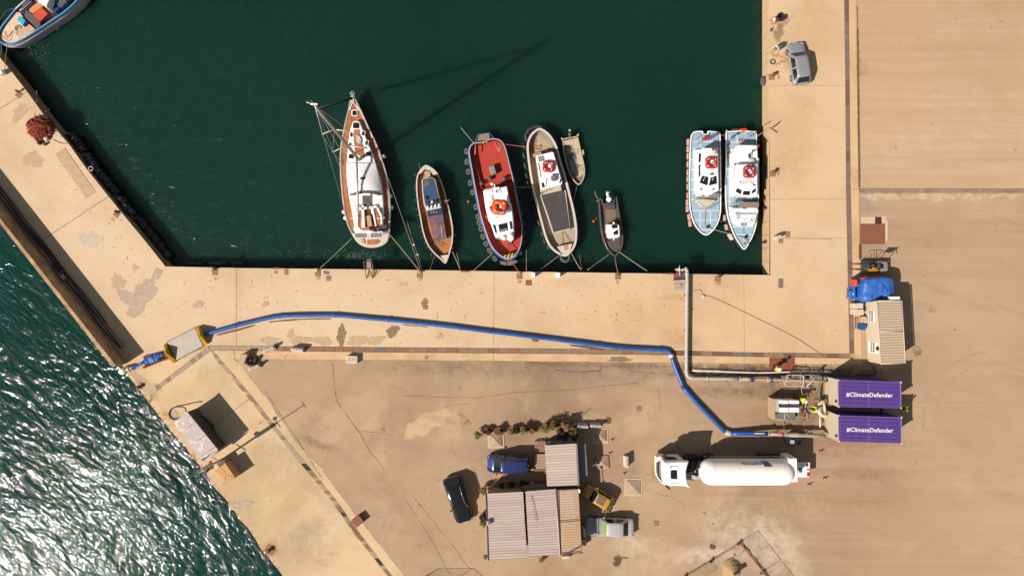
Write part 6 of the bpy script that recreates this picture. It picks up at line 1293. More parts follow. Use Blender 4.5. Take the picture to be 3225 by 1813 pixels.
t, fx, zr, tw = car('silver saloon with blue grey bonnet and green tinted windscreen beside the rusty roof', W(1921, 1660.5, .7), R(179), 4.8, 1.84, 1.4, paint('car_silver2', (.42, .40, .40, 1), .2, .35), (.30, .42), (.75, .88), hoodmat=paint('car_bluegrey', (.19, .195, .215, 1), .0, .5), tail_z=.72, glassf=pm('green_sunshade', lit(168, 186, 120), .3, var=.3, scale=2))

# ================================================================ tanker truck
I_ = ZC(2000, 1100, 2.862); T2 = ZC(2050, 1410, 9.652)
tk = thing('tanker_truck', 'white tanker truck with long cream tank below the purple containers', 'tanker truck', W(2330, 1484))
yc = W(0, 1484, 2.3).y
poly(tk, 'cab_lower', T2, [(180, 290), (240, 260), (430, 250), (440, 1120), (340, 1080), (215, 930), (185, 800)], .5, 1.7, K_white, .05)
poly(tk, 'cab', T2, [(395, 400), (450, 380), (1000, 370), (1060, 420), (1060, 1120), (560, 1130), (430, 1100), (385, 1060), (365, 700), (370, 450)], .7, 3.2, K_white, .1)
poly(tk, 'roof_fairing', T2, [(420, 440), (900, 410), (1155, 410), (1110, 540), (1075, 720), (1090, 950), (1130, 1080), (1205, 1205), (1000, 1160), (560, 1150), (420, 1100), (390, 800), (390, 560)], 3.2, 3.75, K_white, .1)
poly(tk, 'windscreen', T2, [(205, 500), (290, 410), (390, 380), (375, 700), (395, 1060), (330, 1040), (230, 900), (205, 740)], 1.5, 2.2, K_glass, .05)
poly(tk, 'wiper_panel', T2, [(250, 500), (270, 430), (290, 430), (290, 900), (260, 860)], 2.0, 2.22, K_mgrey)
poly(tk, 'side_window', T2, [(480, 325), (700, 320), (900, 372), (500, 385)], 2.0, 2.9, K_glass)
poly(tk, 'roof_hatch', T2, [(600, 690), (640, 668), (770, 668), (800, 700), (805, 930), (780, 950), (620, 938), (600, 910)], 3.7, 3.78, K_glass, .02)
m = MB(); m.box(T2(710, 552, 3.76), (.85, .05, .03)); m.box(T2(730, 1060, 3.76), (.85, .05, .03)); m.box(T2(605, 600, 3.78), (.12, .08, .05)); m.build('roof_bar', K_mgrey, tk)
m = MB(); m.box(T2(515, 1190, 2.4), (.35, .14, .7), R(-35)); m.box(T2(440, 300, 2.4), (.35, .5, .5), R(20)); m.box(T2(640, 330, 2.5), (.3, .2, .3)); m.build('mirror', K_black, tk)
poly(tk, 'badge', T2, [(190, 410), (255, 405), (240, 540), (192, 545)], 1.6, 1.73, K_orange)
m = MB(); a = W(2120, 1484, .9); b = W(2512, 1484, .9); m.box(Vector(((a.x + b.x) / 2, yc - .45, .9)), (b.x - a.x, .12, .28)); m.box(Vector(((a.x + b.x) / 2, yc + .45, .9)), (b.x - a.x, .12, .28))
for u in range(2180, 2210, 9): m.box(Vector((W(u, 0, .9).x, yc, .95)), (.1, 2.1, .1))
m.box(Vector((W(2190, 0, .9).x, yc + .3, 1.1)), (1.1, .8, .3)); m.box(Vector((W(2188, 0, .9).x, yc, .7)), (2.2, 2.3, .3)); m.build('chassis', K_black, tk)
m = MB(); m.lathe([(.18, -.25), (.18, .25)], Vector((W(2192, 0, 1).x, yc - .9, 1.1)), (1, 0, 0)); m.box(Vector((W(2183, 0, 1).x, yc - .85, 1.1)), (.3, .4, .3)); m.box(Vector((W(2199, 0, 1).x, yc - .85, 1.15)), (.25, .4, .3)); m.tube([Vector((W(2185, 0, 1).x, yc - .3, 1.4)), Vector((W(2200, 0, 1).x, yc + .9, 1.5))], .04); m.build('air_tank', pm('pale_grey_paint', None), tk)
x0, x1 = W(2201, 0, 2.3).x, W(2489, 0, 2.3).x; r_ = 1.27
m = MB(); pr = [(.05, 0), (.35, .0), (.4, .12), (.75, .22), (1.02, .42), (1.18, .68), (r_ - .02, .95), (r_, 1.2), (r_, x1 - x0 - .9), (r_ - .03, x1 - x0 - .5), (r_ - .2, x1 - x0 - .2), (.9, x1 - x0), (.05, x1 - x0 + .05)]
tank = None; m.lathe(pr, (x0, yc, 2.35), (1, 0, 0), 48); tank = m.build('tank', pm('tank_cream', (.8, .75, .67, 1), .35, var=.04, scale=.5), tk)
for q in (1.2, 3.6, 6.0, x1 - x0 - 1.0): m = MB(); m.torus((x0 + q, yc, 2.35), r_ + .0, .012, (1, 0, 0), 48, 4); m.build('tank_band', K_offw, tank)
poly(tk, 'rear_cabinet', I_, [(1392, 985), (1452, 978), (1462, 985), (1470, 1193), (1375, 1197), (1350, 1190), (1380, 1080)], .8, 3.1, K_white, .06)
poly(tk, 'side_tool_box', I_, [(630, 958), (720, 950), (720, 985), (640, 985)], .6, 1.6, K_black, .04)
m = MB(); m.box(Vector(((x0 + x1) / 2 + .5, yc + 1.32, 1.7)), (x1 - x0 - 1.5, .06, .12)); m.build('side_rail', pm('pale_grey_paint', None), tk)
poly(tk, 'rear_platform', I_, [(1466, 1018), (1574, 1017), (1580, 1150), (1472, 1150)], .95, 1.12, K_white, .02)
for pts, mt, nm in (([(1540, 1042), (1553, 1022), (1566, 1042), (1553, 1062)], 'g', 'hazard_diamond'), ([(1478, 1064), (1508, 1064), (1508, 1108), (1478, 1108)], 'g', 'hazard_placard'), ([(1550, 1104), (1578, 1102), (1578, 1142), (1550, 1142)], 'r', 'hazard_placard'), ([(1498, 1034), (1516, 1034), (1516, 1048), (1498, 1048)], 'o', 'hazard_placard')):
    poly(tk, nm, I_, pts, 1.12, 1.135, {'g': pm('placard_green', lit(20, 120, 84), .5), 'r': K_red, 'o': pm('orange_wood', None)}[mt])
m = MB(); m.box(I_(1577, 1082, 1.13), (.06, 1.6, .03)); m.build('red_strip', K_red, tk); m = MB(); m.box(I_(1493, 1086, 1.14), (.06, .25, .01)); m.box(I_(1560, 1075, 1.14), (.3, .06, .01)); m.box(I_(1560, 1085, 1.14), (.3, .06, .01)); m.build('placard_print', K_dgrey, tk)
o = text_obj('tank_lettering', 'NIPPON', .5, pm('tank_print', lit(70, 84, 98), .5), tk, Vector((W(2385, 0, 3).x, yc + 1.0, 2.35 + .80)), R(180), 0, .008)
o.rotation_euler = (R(52), 0, R(180)) ; o.location = Vector((W(2365, 0, 3).x, yc + math.sin(R(52)) * (r_ + .012), 2.35 + math.cos(R(52)) * (r_ + .012))) - tk.location
m = MB(); P_ = Vector((W(2413, 0, 3).x, yc, 2.35))
for k in range(6):
    a0, a1 = R(36 + k * 5), R(41 + k * 5); w0, w1 = .5 - k * .06, .5 - (k + 1) * .06; rr_ = r_ + .01
    m.sheet([P_ + Vector((w0, math.sin(a0) * rr_, math.cos(a0) * rr_)), P_ + Vector((-.25 - k * .05, math.sin(a0) * rr_, math.cos(a0) * rr_)), P_ + Vector((-.3 - k * .05, math.sin(a1) * rr_, math.cos(a1) * rr_)), P_ + Vector((w1, math.sin(a1) * rr_, math.cos(a1) * rr_))])
m.build('tank_logo', pm('logo_blue', lit(60, 112, 150), .5), tk)
for u in (2105, 2175, 2395, 2430, 2465):
    for s_ in (-1, 1):
        m = MB(); c = (W(u, 0, .5).x, yc + s_ * 1.05, .5); m.lathe([(.28, -.16), (.48, -.16), (.51, -.1), (.51, .1), (.48, .16), (.28, .16)], c, (0, 1, 0), 24); wo = m.build('wheel', K_tyb, tk); m = MB(); m.lathe([(.27, -.12), (.27, .12)], c, (0, 1, 0), 16, False); m.build('rim', K_rim, wo)

# ================================================================ containers
def container(pts, z, lab):
    q = [I_(x, y, z) for x, y in pts]; c = sum(q, Vector()) / 4
    t = thing('shipping_container', lab, 'container', (c.x, c.y, 0))
    L = lambda s_, t_, zz=z: Vector(((q[0].lerp(q[1], s_).lerp(q[3].lerp(q[2], s_), t_)).x, (q[0].lerp(q[1], s_).lerp(q[3].lerp(q[2], s_), t_)).y, zz))
    m = MB(); m.prism([p[:2] for p in q], .12, z - .04); m.build('side_walls', K_purple, t)
    m = MB(); m.prism([L(a, b)[:2] for a, b in ((.004, .01), (.996, .01), (.996, .99), (.004, .99))], z - .04, z, .0); m.build('roof_panel', K_purple, t)
    for i in range(6):
        y0 = .08 + i * .155
        for a, b in ((.03, .47), (.49, .95)):
            m = MB(); m.prism([L(a, y0)[:2], L(b, y0)[:2], L(b, y0 + .085)[:2], L(a, y0 + .085)[:2]], z, z + .035, .015); m.build('roof_rib', K_purple, t)
    m = MB(); m.prism([L(.476, 0)[:2], L(.482, 0)[:2], L(.482, 1)[:2], L(.476, 1)[:2]], z, z + .03); m.build('roof_seam', pm('purple_light', lit(150, 120, 190), .5), t)
    for a, b in (((0, 0), (1, 0)), ((0, 1), (1, 1)), ((0, 0), (0, 1)), ((1, 0), (1, 1))):
        m = MB(); m.tube([L(*a, z + .0), L(*b, z + .0)], .035, 4, smooth=False); m.build('frame_rail', pm('purple_light', None) if a[0] == b[0] or 1 else K_purple, t)
    m = MB()
    for a in (0, 1):
        for b in (0, 1): m.box(L(a, b, z + .01), (.16, .16, .1)); m.box(L(a, b, .1), (.18, .18, .2)); m.box(L(a, b, z / 2), (.1, .1, z - .1))
    m.build('corner_post', K_offw, t)
    # louvred end wall facing the quay
    e0, e1 = L(0, 0, 0), L(0, 1, 0); d = (e1 - e0); dn = Vector((-1, 0, 0))
    m = MB(); m.add([e0 + dn * .03 + Vector((0, 0, zz)) for zz in (.15, z - .05)] + [e1 + dn * .03 + Vector((0, 0, zz)) for zz in (z - .05, .15)], [(0, 1, 2, 3)]); m.build('end_wall', K_cream, t)
    m = MB()
    for i in range(9):
        for k in range(14):
            c_ = e0.lerp(e1, (k + .5) / 14) + dn * .045 + Vector((0, 0, .35 + i * .28)); m.box(c_, (.03, .1, .045))
    m.build('vent_slot', pm('slot_tan', lit(206, 184, 156), .8), t)
    m = MB(); c_ = e0.lerp(e1, .82) + dn * .08 + Vector((0, 0, z - .35)); m.box(c_, (.12, .2, .3)); m.build('vent_box', K_black, t)
    m = MB(); m.box((e0 + e1) / 2 + dn * .05 + Vector((0, 0, .12)), (.1, d.length, .2)); m.build('sill_rail', pm('sill_tan', lit(214, 174, 116), .7), t)
    o = text_obj('roof_lettering', '#ClimateDefender', .72, K_white, t, L(.495, .53, z + .035), R(-1.3), .003, .009)
    k = 4.5 / o.dimensions.x if o.dimensions.x else 1; o.scale = (k, k * 1.02, 1)
    return t
container([(1830, 277), (2395, 295), (2397, 525), (1835, 513)], 2.9, 'upper purple shipping container with white lettering on the roof')
container([(1833, 595), (2400, 612), (2401, 843), (1838, 826)], 2.9, 'lower purple shipping container with white lettering, nearest the tanker truck')
m = MB(); a, b = I_(2240, 520, .35), I_(2240, 600, .35); m.box((a + b) / 2, (.28, (a - b).length, .5)); tag(m.build('link_duct', K_mgrey), 'grey duct joining the two purple containers at their right ends', 'duct')
m = MB(); m.tube(smooth_loop([I_(x, y, z_) for x, y, z_ in [(1722, 470, 1.0), (1690, 472, 1.0), (1664, 490, 1.0), (1655, 525, 1.0), (1660, 560, 1.0), (1685, 590, 1.0), (1722, 600, 1.0)]], 4, False), .2, 12); m2 = m; tag(m2.build('elbow_duct', K_cream), 'curved cream duct linking the ends of the two purple containers', 'duct')
m = MB(); m.tube([I_(1700, 460, 1.4), I_(1712, 560, 1.4)], .12, 8); tag(m.build('duct_pipe', K_cream), 'short straight cream pipe beside the curved duct', 'pipe')
m = MB(); m.tube([I_(1665, 590, .6), I_(1668, 700, .6)], .05, 6); tag(m.build('drain_pipe', K_white), 'thin white pipe left of the lower container end', 'pipe')
# water treatment rig
rg = thing('pump_rig', 'white and grey water pump rig with hoses between the two pipe lines', 'pump rig', ZK(870, 900))
poly(rg, 'rig_frame', ZK, [(655, 755), (680, 755), (680, 1062), (655, 1065)], 0, 1.5, pm('boat_cream', None)); poly(rg, 'rig_floor', ZK, [(680, 945), (985, 945), (985, 1060), (680, 1062)], .0, .5, pm('rig_grey', lit(134, 128, 126), .6, var=.3, scale=4), .02)
poly(rg, 'rig_panel', ZK, [(680, 768), (742, 768), (742, 950), (680, 948)], 0, 1.45, K_offw, .02)
for i in range(2): poly(rg, 'tank_top', ZK, [(748 + i * 155, 770), (888 + i * 160, 778), (888 + i * 160, 826), (748 + i * 155, 822)], 0, 1.5, K_white, .03); poly(rg, 'tank_front', ZK, [(748 + i * 155, 882), (888 + i * 160, 882), (888 + i * 160, 955), (748 + i * 155, 950)], 0, 1.45, K_white, .03); poly(rg, 'tank_well', ZK, [(748 + i * 155, 826), (888 + i * 160, 826), (888 + i * 160, 880), (748 + i * 155, 880)], 0, 1.1, pm('rig_grey', None), .01)
m = MB()
for x in (862, 1020): m.lathe([(.12, 0), (.12, .25), (.05, .3)], ZK(x, 852, 1.15)); m.tube([ZK(x - 30, 858, 1.25), ZK(x, 852, 1.25)], .04)
m.build('pump_motor', pm('valve_blue', None), rg); m = MB(); [m.box(ZK(690 + 0, 785 + i * 22, 1.47), (.35, .02, .02)) for i in range(8)]; m.tube([ZK(655, 760, 1.5), ZK(1050, 768, 1.5)], .03); m.tube([ZK(680, 1062, .55), ZK(985, 1060, .55)], .04); m.tube([ZK(825, 950, .55), ZK(825, 1060, .55)], .04); m.tube([ZK(850, 970, .55), ZK(940, 1050, .55)], .03); m.build('rig_rail', K_galv, rg)
m = MB(); m.tube([ZK(1055, 960, .5), ZK(1055, 1065, .5)], .06); m.build('teal_valve', K_teal, rg)
for i, (pts, mt) in enumerate([([(1080, 790), (1120, 850), (1090, 900), (1150, 960), (1110, 1010), (1140, 1060)], K_black), ([(1100, 780), (1150, 830), (1130, 930), (1170, 1000), (1120, 1040)], K_galv), ([(1070, 940), (1110, 960), (1090, 1010), (1130, 1070), (1080, 1060)], pm('hose_orange', lit(196, 110, 64), .8)), ([(1060, 850), (1100, 840), (1130, 800), (1090, 810)], K_dgrey), ([(1180, 1000), (1150, 1090), (1110, 1120), (1120, 1160)], K_rope), ([(1095, 950), (1130, 985), (1100, 1040)], K_terra), ([(1060, 900), (1090, 930), (1140, 905)], K_black)]):
    rope(rg, ZK, pts, .25 + .05 * i, .045 if i < 4 else .03, mt, 'hose', sm=3)
rope(None, ZK, [(805, 1070, .1), (815, 1150, .2), (822, 1270, 1.2)], 0, .03, K_rope, 'thin_hose', 'thin pale hose from the pump rig down to the beige pipe', 'hose', sm=2)
# ---------------------------------------------------------------- portable cabin
J = ZC(2640, 640, 2.586)
pc = thing('portable_cabin', 'long cream portable cabin with ribbed roof above the purple containers', 'cabin', J(430, 1050))
z = 2.55; q = [J(x, y, z) for x, y in [(318, 795), (518, 790), (545, 1302), (345, 1308)]]
m = MB(); m.prism([p[:2] for p in q], .1, z - .1); m.build('wall', K_cream, pc)
Lc = lambda s_, t_, zz=z: Vector(((q[0].lerp(q[1], s_).lerp(q[3].lerp(q[2], s_), t_)).x, (q[0].lerp(q[1], s_).lerp(q[3].lerp(q[2], s_), t_)).y, zz))
n = 24
for i in range(n):
    t0, t1 = i / n, (i + 1) / n; m = MB(); e = .0025; m.prism([Lc(0.02, t0 + e)[:2], Lc(.98, t0 + e)[:2], Lc(.98, t1 - e)[:2], Lc(.02, t1 - e)[:2]], z - .1, z + .0, .02); m.build('roof_sheet', pm('cabin_roof', lit(222, 196, 164), .6, var=.1), pc)
for a, b in (((0, 0), (0, 1)), ((1, 0), (1, 1)), ((0, 0), (1, 0)), ((0, 1), (1, 1)), ((0, .49), (1, .49))): m = MB(); m.tube([Lc(*a, z + .01), Lc(*b, z + .01)], .045, 6); m.build('roof_edge', K_offw, pc)
for t0, t1, sm_ in ((.17, .34, 0), (.66, .84, 1)):
    w0, w1 = Lc(0, t0, 0), Lc(0, t1, 0); m = MB(); c_ = (w0 + w1) / 2; m.box(c_ + Vector((-.03, 0, 1.35)), (.06, (w1 - w0).length, 1.1 + sm_ * .5)); wf = m.build('window', K_white, pc)
    m = MB(); [m.box(c_ + Vector((-.075, (k - 2) * .2, 1.35)), (.03, .12, .75)) for k in range(5)]; m.build('pane', K_glass, wf); m = MB(); m.box(c_ + Vector((-.1, 0, 1.35)), (.02, 1.0, .06)); m.build('bar', K_white, wf)
m = MB(); m.box(Lc(0, .76, 2.3) + Vector((-.1, 0, 0)), (.2, .3, .25)); m.build('lamp', K_black, pc)
m = MB(); m.box(J(450, 772, 2.2), (.95, .28, .5)); tag(m.build('air_conditioner', K_white), 'white air conditioner on the upper end of the portable cabin', 'air conditioner')
for i, (x, y) in enumerate([(148, 836), (186, 834), (150, 884), (190, 886)]):
    m = MB(); c = J(x, y, .9); m.prism(rrect(c.x, c.y, .5, .56, .06, R(random.uniform(-4, 4))), 0, .9, .05); tag(m.build('bulk_bag', pm('bulk_bag_white', lit(236, 212, 190), .8, var=.15, bump=.5)), ['upper left', 'upper right', 'lower left', 'lower right'][i] + ' of the four white bags beside the portable cabin', 'bag')
pl = thing('pallet', 'orange wooden pallet with cable reels left of the portable cabin', 'pallet', J(150, 980))
for x in (132, 150, 168, 188, 205): m = MB(); a, b = J(x, 932, .15), J(x + 3, 1028, .15); m.box((a + b) / 2, (.12, (a - b).length, .05)); m.build('slat', pm('orange_wood', None), pl)
def reel(x, y, lab, mt, mt2, r_=.38, z0=.18):
    t = thing('cable_reel', lab, 'reel', J(x, y, z0)); c = J(x, y, z0)
    m = MB(); m.lathe([(r_, 0), (r_, .04)], c, n=22, smooth=False); m.lathe([(r_, .4), (r_, .44)], c, n=22, smooth=False); m.build('reel_flange', mt, t); m = MB(); m.lathe([(r_ * .7, .04), (r_ * .85, .2), (r_ * .7, .4)], c, n=20); m.build('reel_core', mt2, t); m = MB(); m.lathe([(.06, .44), (.06, .46)], c); m.build('hub', K_black, t)
reel(190, 950, 'wooden cable reel on the pallet beside the portable cabin', pm('reel_wood', lit(228, 190, 150), .8), K_blue); reel(184, 1000, 'blue hose reel on the pallet beside the portable cabin', pm('reel_blue', lit(24, 88, 160), .5), K_blue)
# ---------------------------------------------------------------- machine under blue tarpaulin
tm = thing('covered_machine', 'orange machine under a crumpled blue tarpaulin above the portable cabin', 'machine', J(290, 700))
ol = [(160, 628), (200, 604), (320, 592), (380, 604), (408, 640), (412, 700), (404, 775), (360, 792), (280, 796), (205, 806), (160, 790), (146, 760), (152, 700)]
P = [J(x, y, .6) for x, y in ol]; P = smooth_loop(P, 7); c = J(285, 690, 0); rows = []
random.seed(3)
for i, k in enumerate((1.0, 1.0, .98, .93, .84, .72, .58, .42, .26, .12, .02)):
    zz = (.05, .7, 1.35, 1.7, 1.85, 1.92, 1.98, 2.03, 2.06, 2.08, 2.08)[i]; rows.append([Vector((c.x + (p.x - c.x) * k, c.y + (p.y - c.y) * k, zz + (.16 * mnoise.noise(Vector(((c.x + (p.x - c.x) * k) * 1.3, (c.y + (p.y - c.y) * k) * 1.3, 5))) + .06 * mnoise.noise(Vector(((c.x + (p.x - c.x) * k) * 4, (c.y + (p.y - c.y) * k) * 2.5, 1)))) * (1 < i))) for j, p in enumerate(P)])
m = MB(); m.rings(rows, caps=(False, True), smooth=False); m.build('tarpaulin', pm('blue_tarp', lit(62, 122, 208), .5, var=.35, scale=1.2, col2=lit(42, 96, 184), bump=.5), tm)
poly(tm, 'tarp_flap', J, [(262, 800), (330, 760), (400, 700), (404, 788), (380, 795)], 1.0, 2.0, pm('blue_tarp_dark', lit(14, 44, 96), .5), .05)
for pts in ([(180, 610), (220, 598), (330, 590), (345, 584), (360, 600), (200, 618)], [(136, 622), (160, 620), (164, 670), (150, 678), (138, 660)]): poly(tm, 'machine_body', J, pts, .4, 1.4, pm('machine_orange', lit(226, 84, 36), .5, var=.2), .04)
poly(tm, 'blue_frame', J, [(126, 640), (136, 638), (148, 770), (140, 782), (128, 780)], .2, 1.0, K_blue, .03); poly(tm, 'blue_box', J, [(100, 712), (128, 708), (140, 740), (138, 770), (102, 768)], .2, .9, K_blue, .03); poly(tm, 'white_label', J, [(118, 730), (126, 730), (128, 746), (120, 748)], .9, .91, K_white)
m = MB(); [m.box(J(88 + 0, 695 + i * 11, .1), (.5, .1, .08)) for i in range(8)]; m.box(J(84, 735, .05), (.06, 1.4, .08)); m.build('slatted_step', K_plank, tm)
# ---------------------------------------------------------------- yellow gangway cart
gc = thing('gangway_cart', 'black framed gangway cart with yellow tubes above the blue tarpaulin', 'cart', J(290, 510))
for a in ((235, 540), (278, 532)): m = MB(); m.lathe([(.1, 0), (.12, .05), (.12, .4), (.1, .45)], J(*a, .55), (1, .05, 0)); m.build('yellow_tank', K_yellow, gc)
m = MB(); m.tube([J(250, 546, .5), J(355, 545, .5)], .09); m.build('yellow_tube', K_yellow, gc); m = MB(); [m.tube(smooth_loop([J(300 + i * 22, 492 - i * 2, .7), J(312 + i * 22, 478, .75), J(330 + i * 20, 486, .7)], 3, False), .05, 6) for i in range(4)]; m.build('yellow_hose', pm('dull_yellow', lit(168, 140, 60), .6), gc)
m = MB(); m.box(J(285, 512, .3), (2.3, 1.15, .3)); m.lathe([(.25, 0), (.25, .5)], J(320, 512, .4)); m.lathe([(.2, 0), (.2, .4)], J(275, 505, .4)); m.box(J(350, 515, .7), (.3, .4, .3)); m.build('chassis', pm('black_machine', (.02, .02, .025, 1), .6), gc)
m = MB()
for y in (472, 545): m.tube([J(190, y, .3), J(190, y, 2.0), J(300, y, 2.0)], .035, 6); m.tube([J(190, y, .3), J(380, y, .4)], .035); m.tube([J(290, y, .3), J(300, y, 2.0)], .03)
for i in range(6): m.tube([J(192 + i * 11, 472, .5 + i * .28), J(192 + i * 11, 545, .5 + i * .28)], .03, 5)
for x in (330, 400): m.tube([J(x, 470, .3), J(x, 470, 2.4)], .035); m.tube([J(x, 470, 2.4), J(x, 520, 2.4)], .035)
m.tube([J(330, 470, 2.4), J(400, 470, 2.4)], .035); m.build('ladder_frame', K_dgrey, gc)
m = MB(); m.box(J(372, 520, .75), (.7, 1.0, .06)); m.box(J(365, 470, 2.0), (.8, .04, .8)); m.build('panel', K_mgrey, gc)
for v in (831, 848): m = MB(); m.tube([W(2680, v, .08), W(2714, v + 1, .15)], .05, 6); tag(m.build('tow_bar', K_rust), ('upper' if v < 840 else 'lower') + ' rusty bar lying across the kerb beside the gangway cart', 'bar')
# ================================================================ corrugated roof buildings
H_ = ZC(1300, 1250, 2.5716); T_ = ZC(1480, 1290, 5.152); random.seed(11)
m_rf = pm('ribbed_roof', lit(214, 196, 182), .5, var=.1, scale=.5, col2=lit(204, 182, 168)); h = NT('ribbed_roof2'); oi = h.n('ShaderNodeObjectInfo').outputs['Random']; v_ = h.obj(); cc_ = h.mix(h.mr(oi, 0, 1), lit(218, 199, 184), lit(202, 183, 170)); cc_ = h.mix(h.math('MULTIPLY', h.mr(h.noise(h.map(v_, sc=(.4, 1, 1)), 1.2, 6, .7), .52, .7), .4), cc_, lit(186, 158, 134)); h.l(cc_, h.b.inputs['Base Color']); h.b.inputs['Roughness'].default_value = .5; m_rf = h.m; m_rr = NT('rusty_ribbed_roof'); h = m_rr; v_ = h.obj()
cc_ = h.mix(h.mr(h.noise(h.map(v_, sc=(1, .18, 1)), .9, 5, .6), .4, .62), lit(216, 192, 168), lit(214, 172, 128)); h.l(cc_, h.b.inputs['Base Color']); h.b.inputs['Roughness'].default_value = .6; m_rr = h.m
def shed(lab, pts, z, n, mat, name='metal_roof_building', wallm=None, slope=.12, gut=True):
    q = [H_(x, y, z) for x, y in pts]; c = sum(q, Vector()) / 4; t = thing(name, lab, 'building', (c.x, c.y, 0))
    m = MB(); m.prism(inset(ccw([p[:2] for p in q]), .12), 0, z - .3); m.build('wall', wallm or pm('building_wall', lit(196, 168, 130), .9, var=.2), t)
    L = lambda s_, t_, zz: Vector(((q[0].lerp(q[1], s_).lerp(q[3].lerp(q[2], s_), t_)).x, (q[0].lerp(q[1], s_).lerp(q[3].lerp(q[2], s_), t_)).y, zz))
    for i in range(n):
        t0, t1 = i / n, (i + 1) / n; d = t1 - t0; m = MB(); m.cur = 0
        # one rib sheet: flat pan with a raised rib at its lower edge
        prof = [(t0, z - .05), (t0 + d * .06, z - .05), (t0 + d * .9, z - .05), (t0 + d * .925, z - .02), (t0 + d * .965, z - .02), (t0 + d * .99, z - .055)]
        j0, j1 = random.uniform(-.004, .004), random.uniform(-.004, .004)
        m.add([L(0 + j0, a, b + slope * 0) for a, b in prof] + [L(1 + j1, a, b - slope) for a, b in prof], [(k, k + 6, k + 7, k + 1) for k in range(5)]); m.build('roof_sheet', mat, t)
    return t, L
m_gut = pm('roof_gutter', lit(150, 140, 136), .6)
t, L = shed('corrugated roof building, leftmost and largest of the joined roofs', [(595, 782), (893, 770), (926, 1308), (612, 1318)], 2.95, 25, m_rf); m = MB(); m.tube([L(-.005, -.01, 2.95), L(-.005, 1.01, 2.95)], .05, 6); m.build('gutter', K_dgrey, t)
t, L = shed('corrugated roof building in the middle of the joined roofs, with a thin cable on it', [(912, 765), (1158, 748), (1192, 1280), (942, 1290)], 2.9, 25, m_rf); m = MB(); m.tube([L(1.0, -.01, 2.82), L(1.0, 1.01, 2.82)], .06, 6); m.build('gutter', K_galv, t)
rope(t, H_, [(952, 795), (972, 850), (990, 940), (998, 1010)], 2.96, .02, K_roped, 'roof_cable', sm=3)
t, L = shed('rust stained corrugated roof building, rightmost of the joined roofs', [(1170, 752), (1342, 745), (1370, 1258), (1198, 1266)], 2.75, 25, m_rr); m = MB()
for a, b in (((0, 0), (1, 0)), ((1, 0), (1, 1.02)), ((0, .0), (0, 1.02)), ((0, 1), (1.06, 1)), ((0, .5), (1, .49)), ((.2, 1.02), (.95, .9))): m.tube([L(*a, 2.86), L(*b, 2.74)], .035, 5)
m.build('roof_frame', pm('frame_rust', lit(120, 84, 66), .8), t)
t, L = shed('corrugated roof building standing above the joined roofs, beside the van', [(1070, 392), (1325, 374), (1345, 712), (1087, 724)], 2.55, 15, m_rf, slope=-.1); m = MB(); m.box((L(.99, 0, 2.7) + L(.99, 1, 2.7)) / 2, (.16, (L(0, 0, 0) - L(0, 1, 0)).length + .1, .12), R(2.6)); m.build('gutter', m_gut, t)
aw = thing('awning', 'grey blue sheet metal awning right of the upper corrugated building', 'awning', H_(1375, 510)); poly(aw, 'awning_sheet', H_, [(1334, 380), (1400, 376), (1418, 634), (1352, 642)], 1.9, 1.96, pm('awning_sheet', lit(120, 120, 122), .5, var=.1), .01)
m = MB(); [m.tube([H_(x, y, 0), H_(x, y, 1.9)], .04, 5) for x, y in ((1398, 385), (1414, 625))]; m.build('post', K_dgrey, aw)
o = poly(None, 'low_wall', H_, [(880, 735), (1080, 720), (1090, 745), (900, 762)], 0, 1.9, pm('grey_flat_roof', lit(150, 138, 124), .8, var=.2)); tag(o, 'flat grey link roof between the upper and lower corrugated buildings', 'roof')
o = poly(None, 'dark_lean_to', H_, [(1090, 724), (1340, 708), (1345, 742), (1160, 748)], 0, 2.1, K_dgrey); tag(o, 'dark lean-to between the corrugated roofs', 'lean-to')
o = poly(None, 'flat_canopy', T_, [(1255, 560), (1275, 520), (1560, 505), (1680, 505), (1710, 540), (1260, 580)], 1.6, 1.7, pm('grey_flat_roof', None)); tag(o, 'narrow grey canopy at the top edge of the upper corrugated building', 'canopy')
m = MB(); m.prism([H_(x, y, 3.3)[:2] for x, y in ((598, 1006), (626, 1004), (630, 1036), (600, 1038))], 2.9, 3.3, .03); o = m.build('roof_vent', K_offw); tag(o, 'white square vent on the left edge of the corrugated roof', 'vent'); m = MB(); [m.box(H_(614, 1013 + i * 8, 3.32) , (.2, .04, .02)) for i in range(3)]; m.build('grille', K_dgrey, o)
o = poly(None, 'white_box', H_, [(1375, 1068), (1396, 1066), (1402, 1136), (1382, 1142)], 0, 1.2, K_offw, .03); tag(o, 'white box standing between the rusty roof and the silver saloon', 'box')
o = poly(None, 'white_box', H_, [(1208, 1288), (1270, 1284), (1272, 1308), (1210, 1312)], 0, .5, K_offw, .03); tag(o, 'white box on the ground at the lower end of the rusty roof', 'box')
o = poly(None, 'grey_cabinet', H_, [(946, 690), (988, 688), (990, 730), (948, 735)], 0, 1.1, pm('boat_lilac', None), .02); tag(o, 'small grey cabinet below the lower pallet bench', 'cabinet')
m = MB(); m.tube([H_(1348, 742, 2.9), H_(1352, 772, 2.9)], .09, 8); tag(m.build('white_pipe_end', K_white), 'white pipe end at the top right corner of the rusty roof', 'pipe')
m = MB(); m.tube([H_(1368, 1062, .1), H_(1378, 1190, .1), H_(1385, 1170, .6)], .12, 6); m.box(H_(1388, 1165, .3), (.4, .7, .6)); tag(m.build('rubbish_bin', K_black), 'dark rubbish heap at the right side of the rusty roof', 'bin')
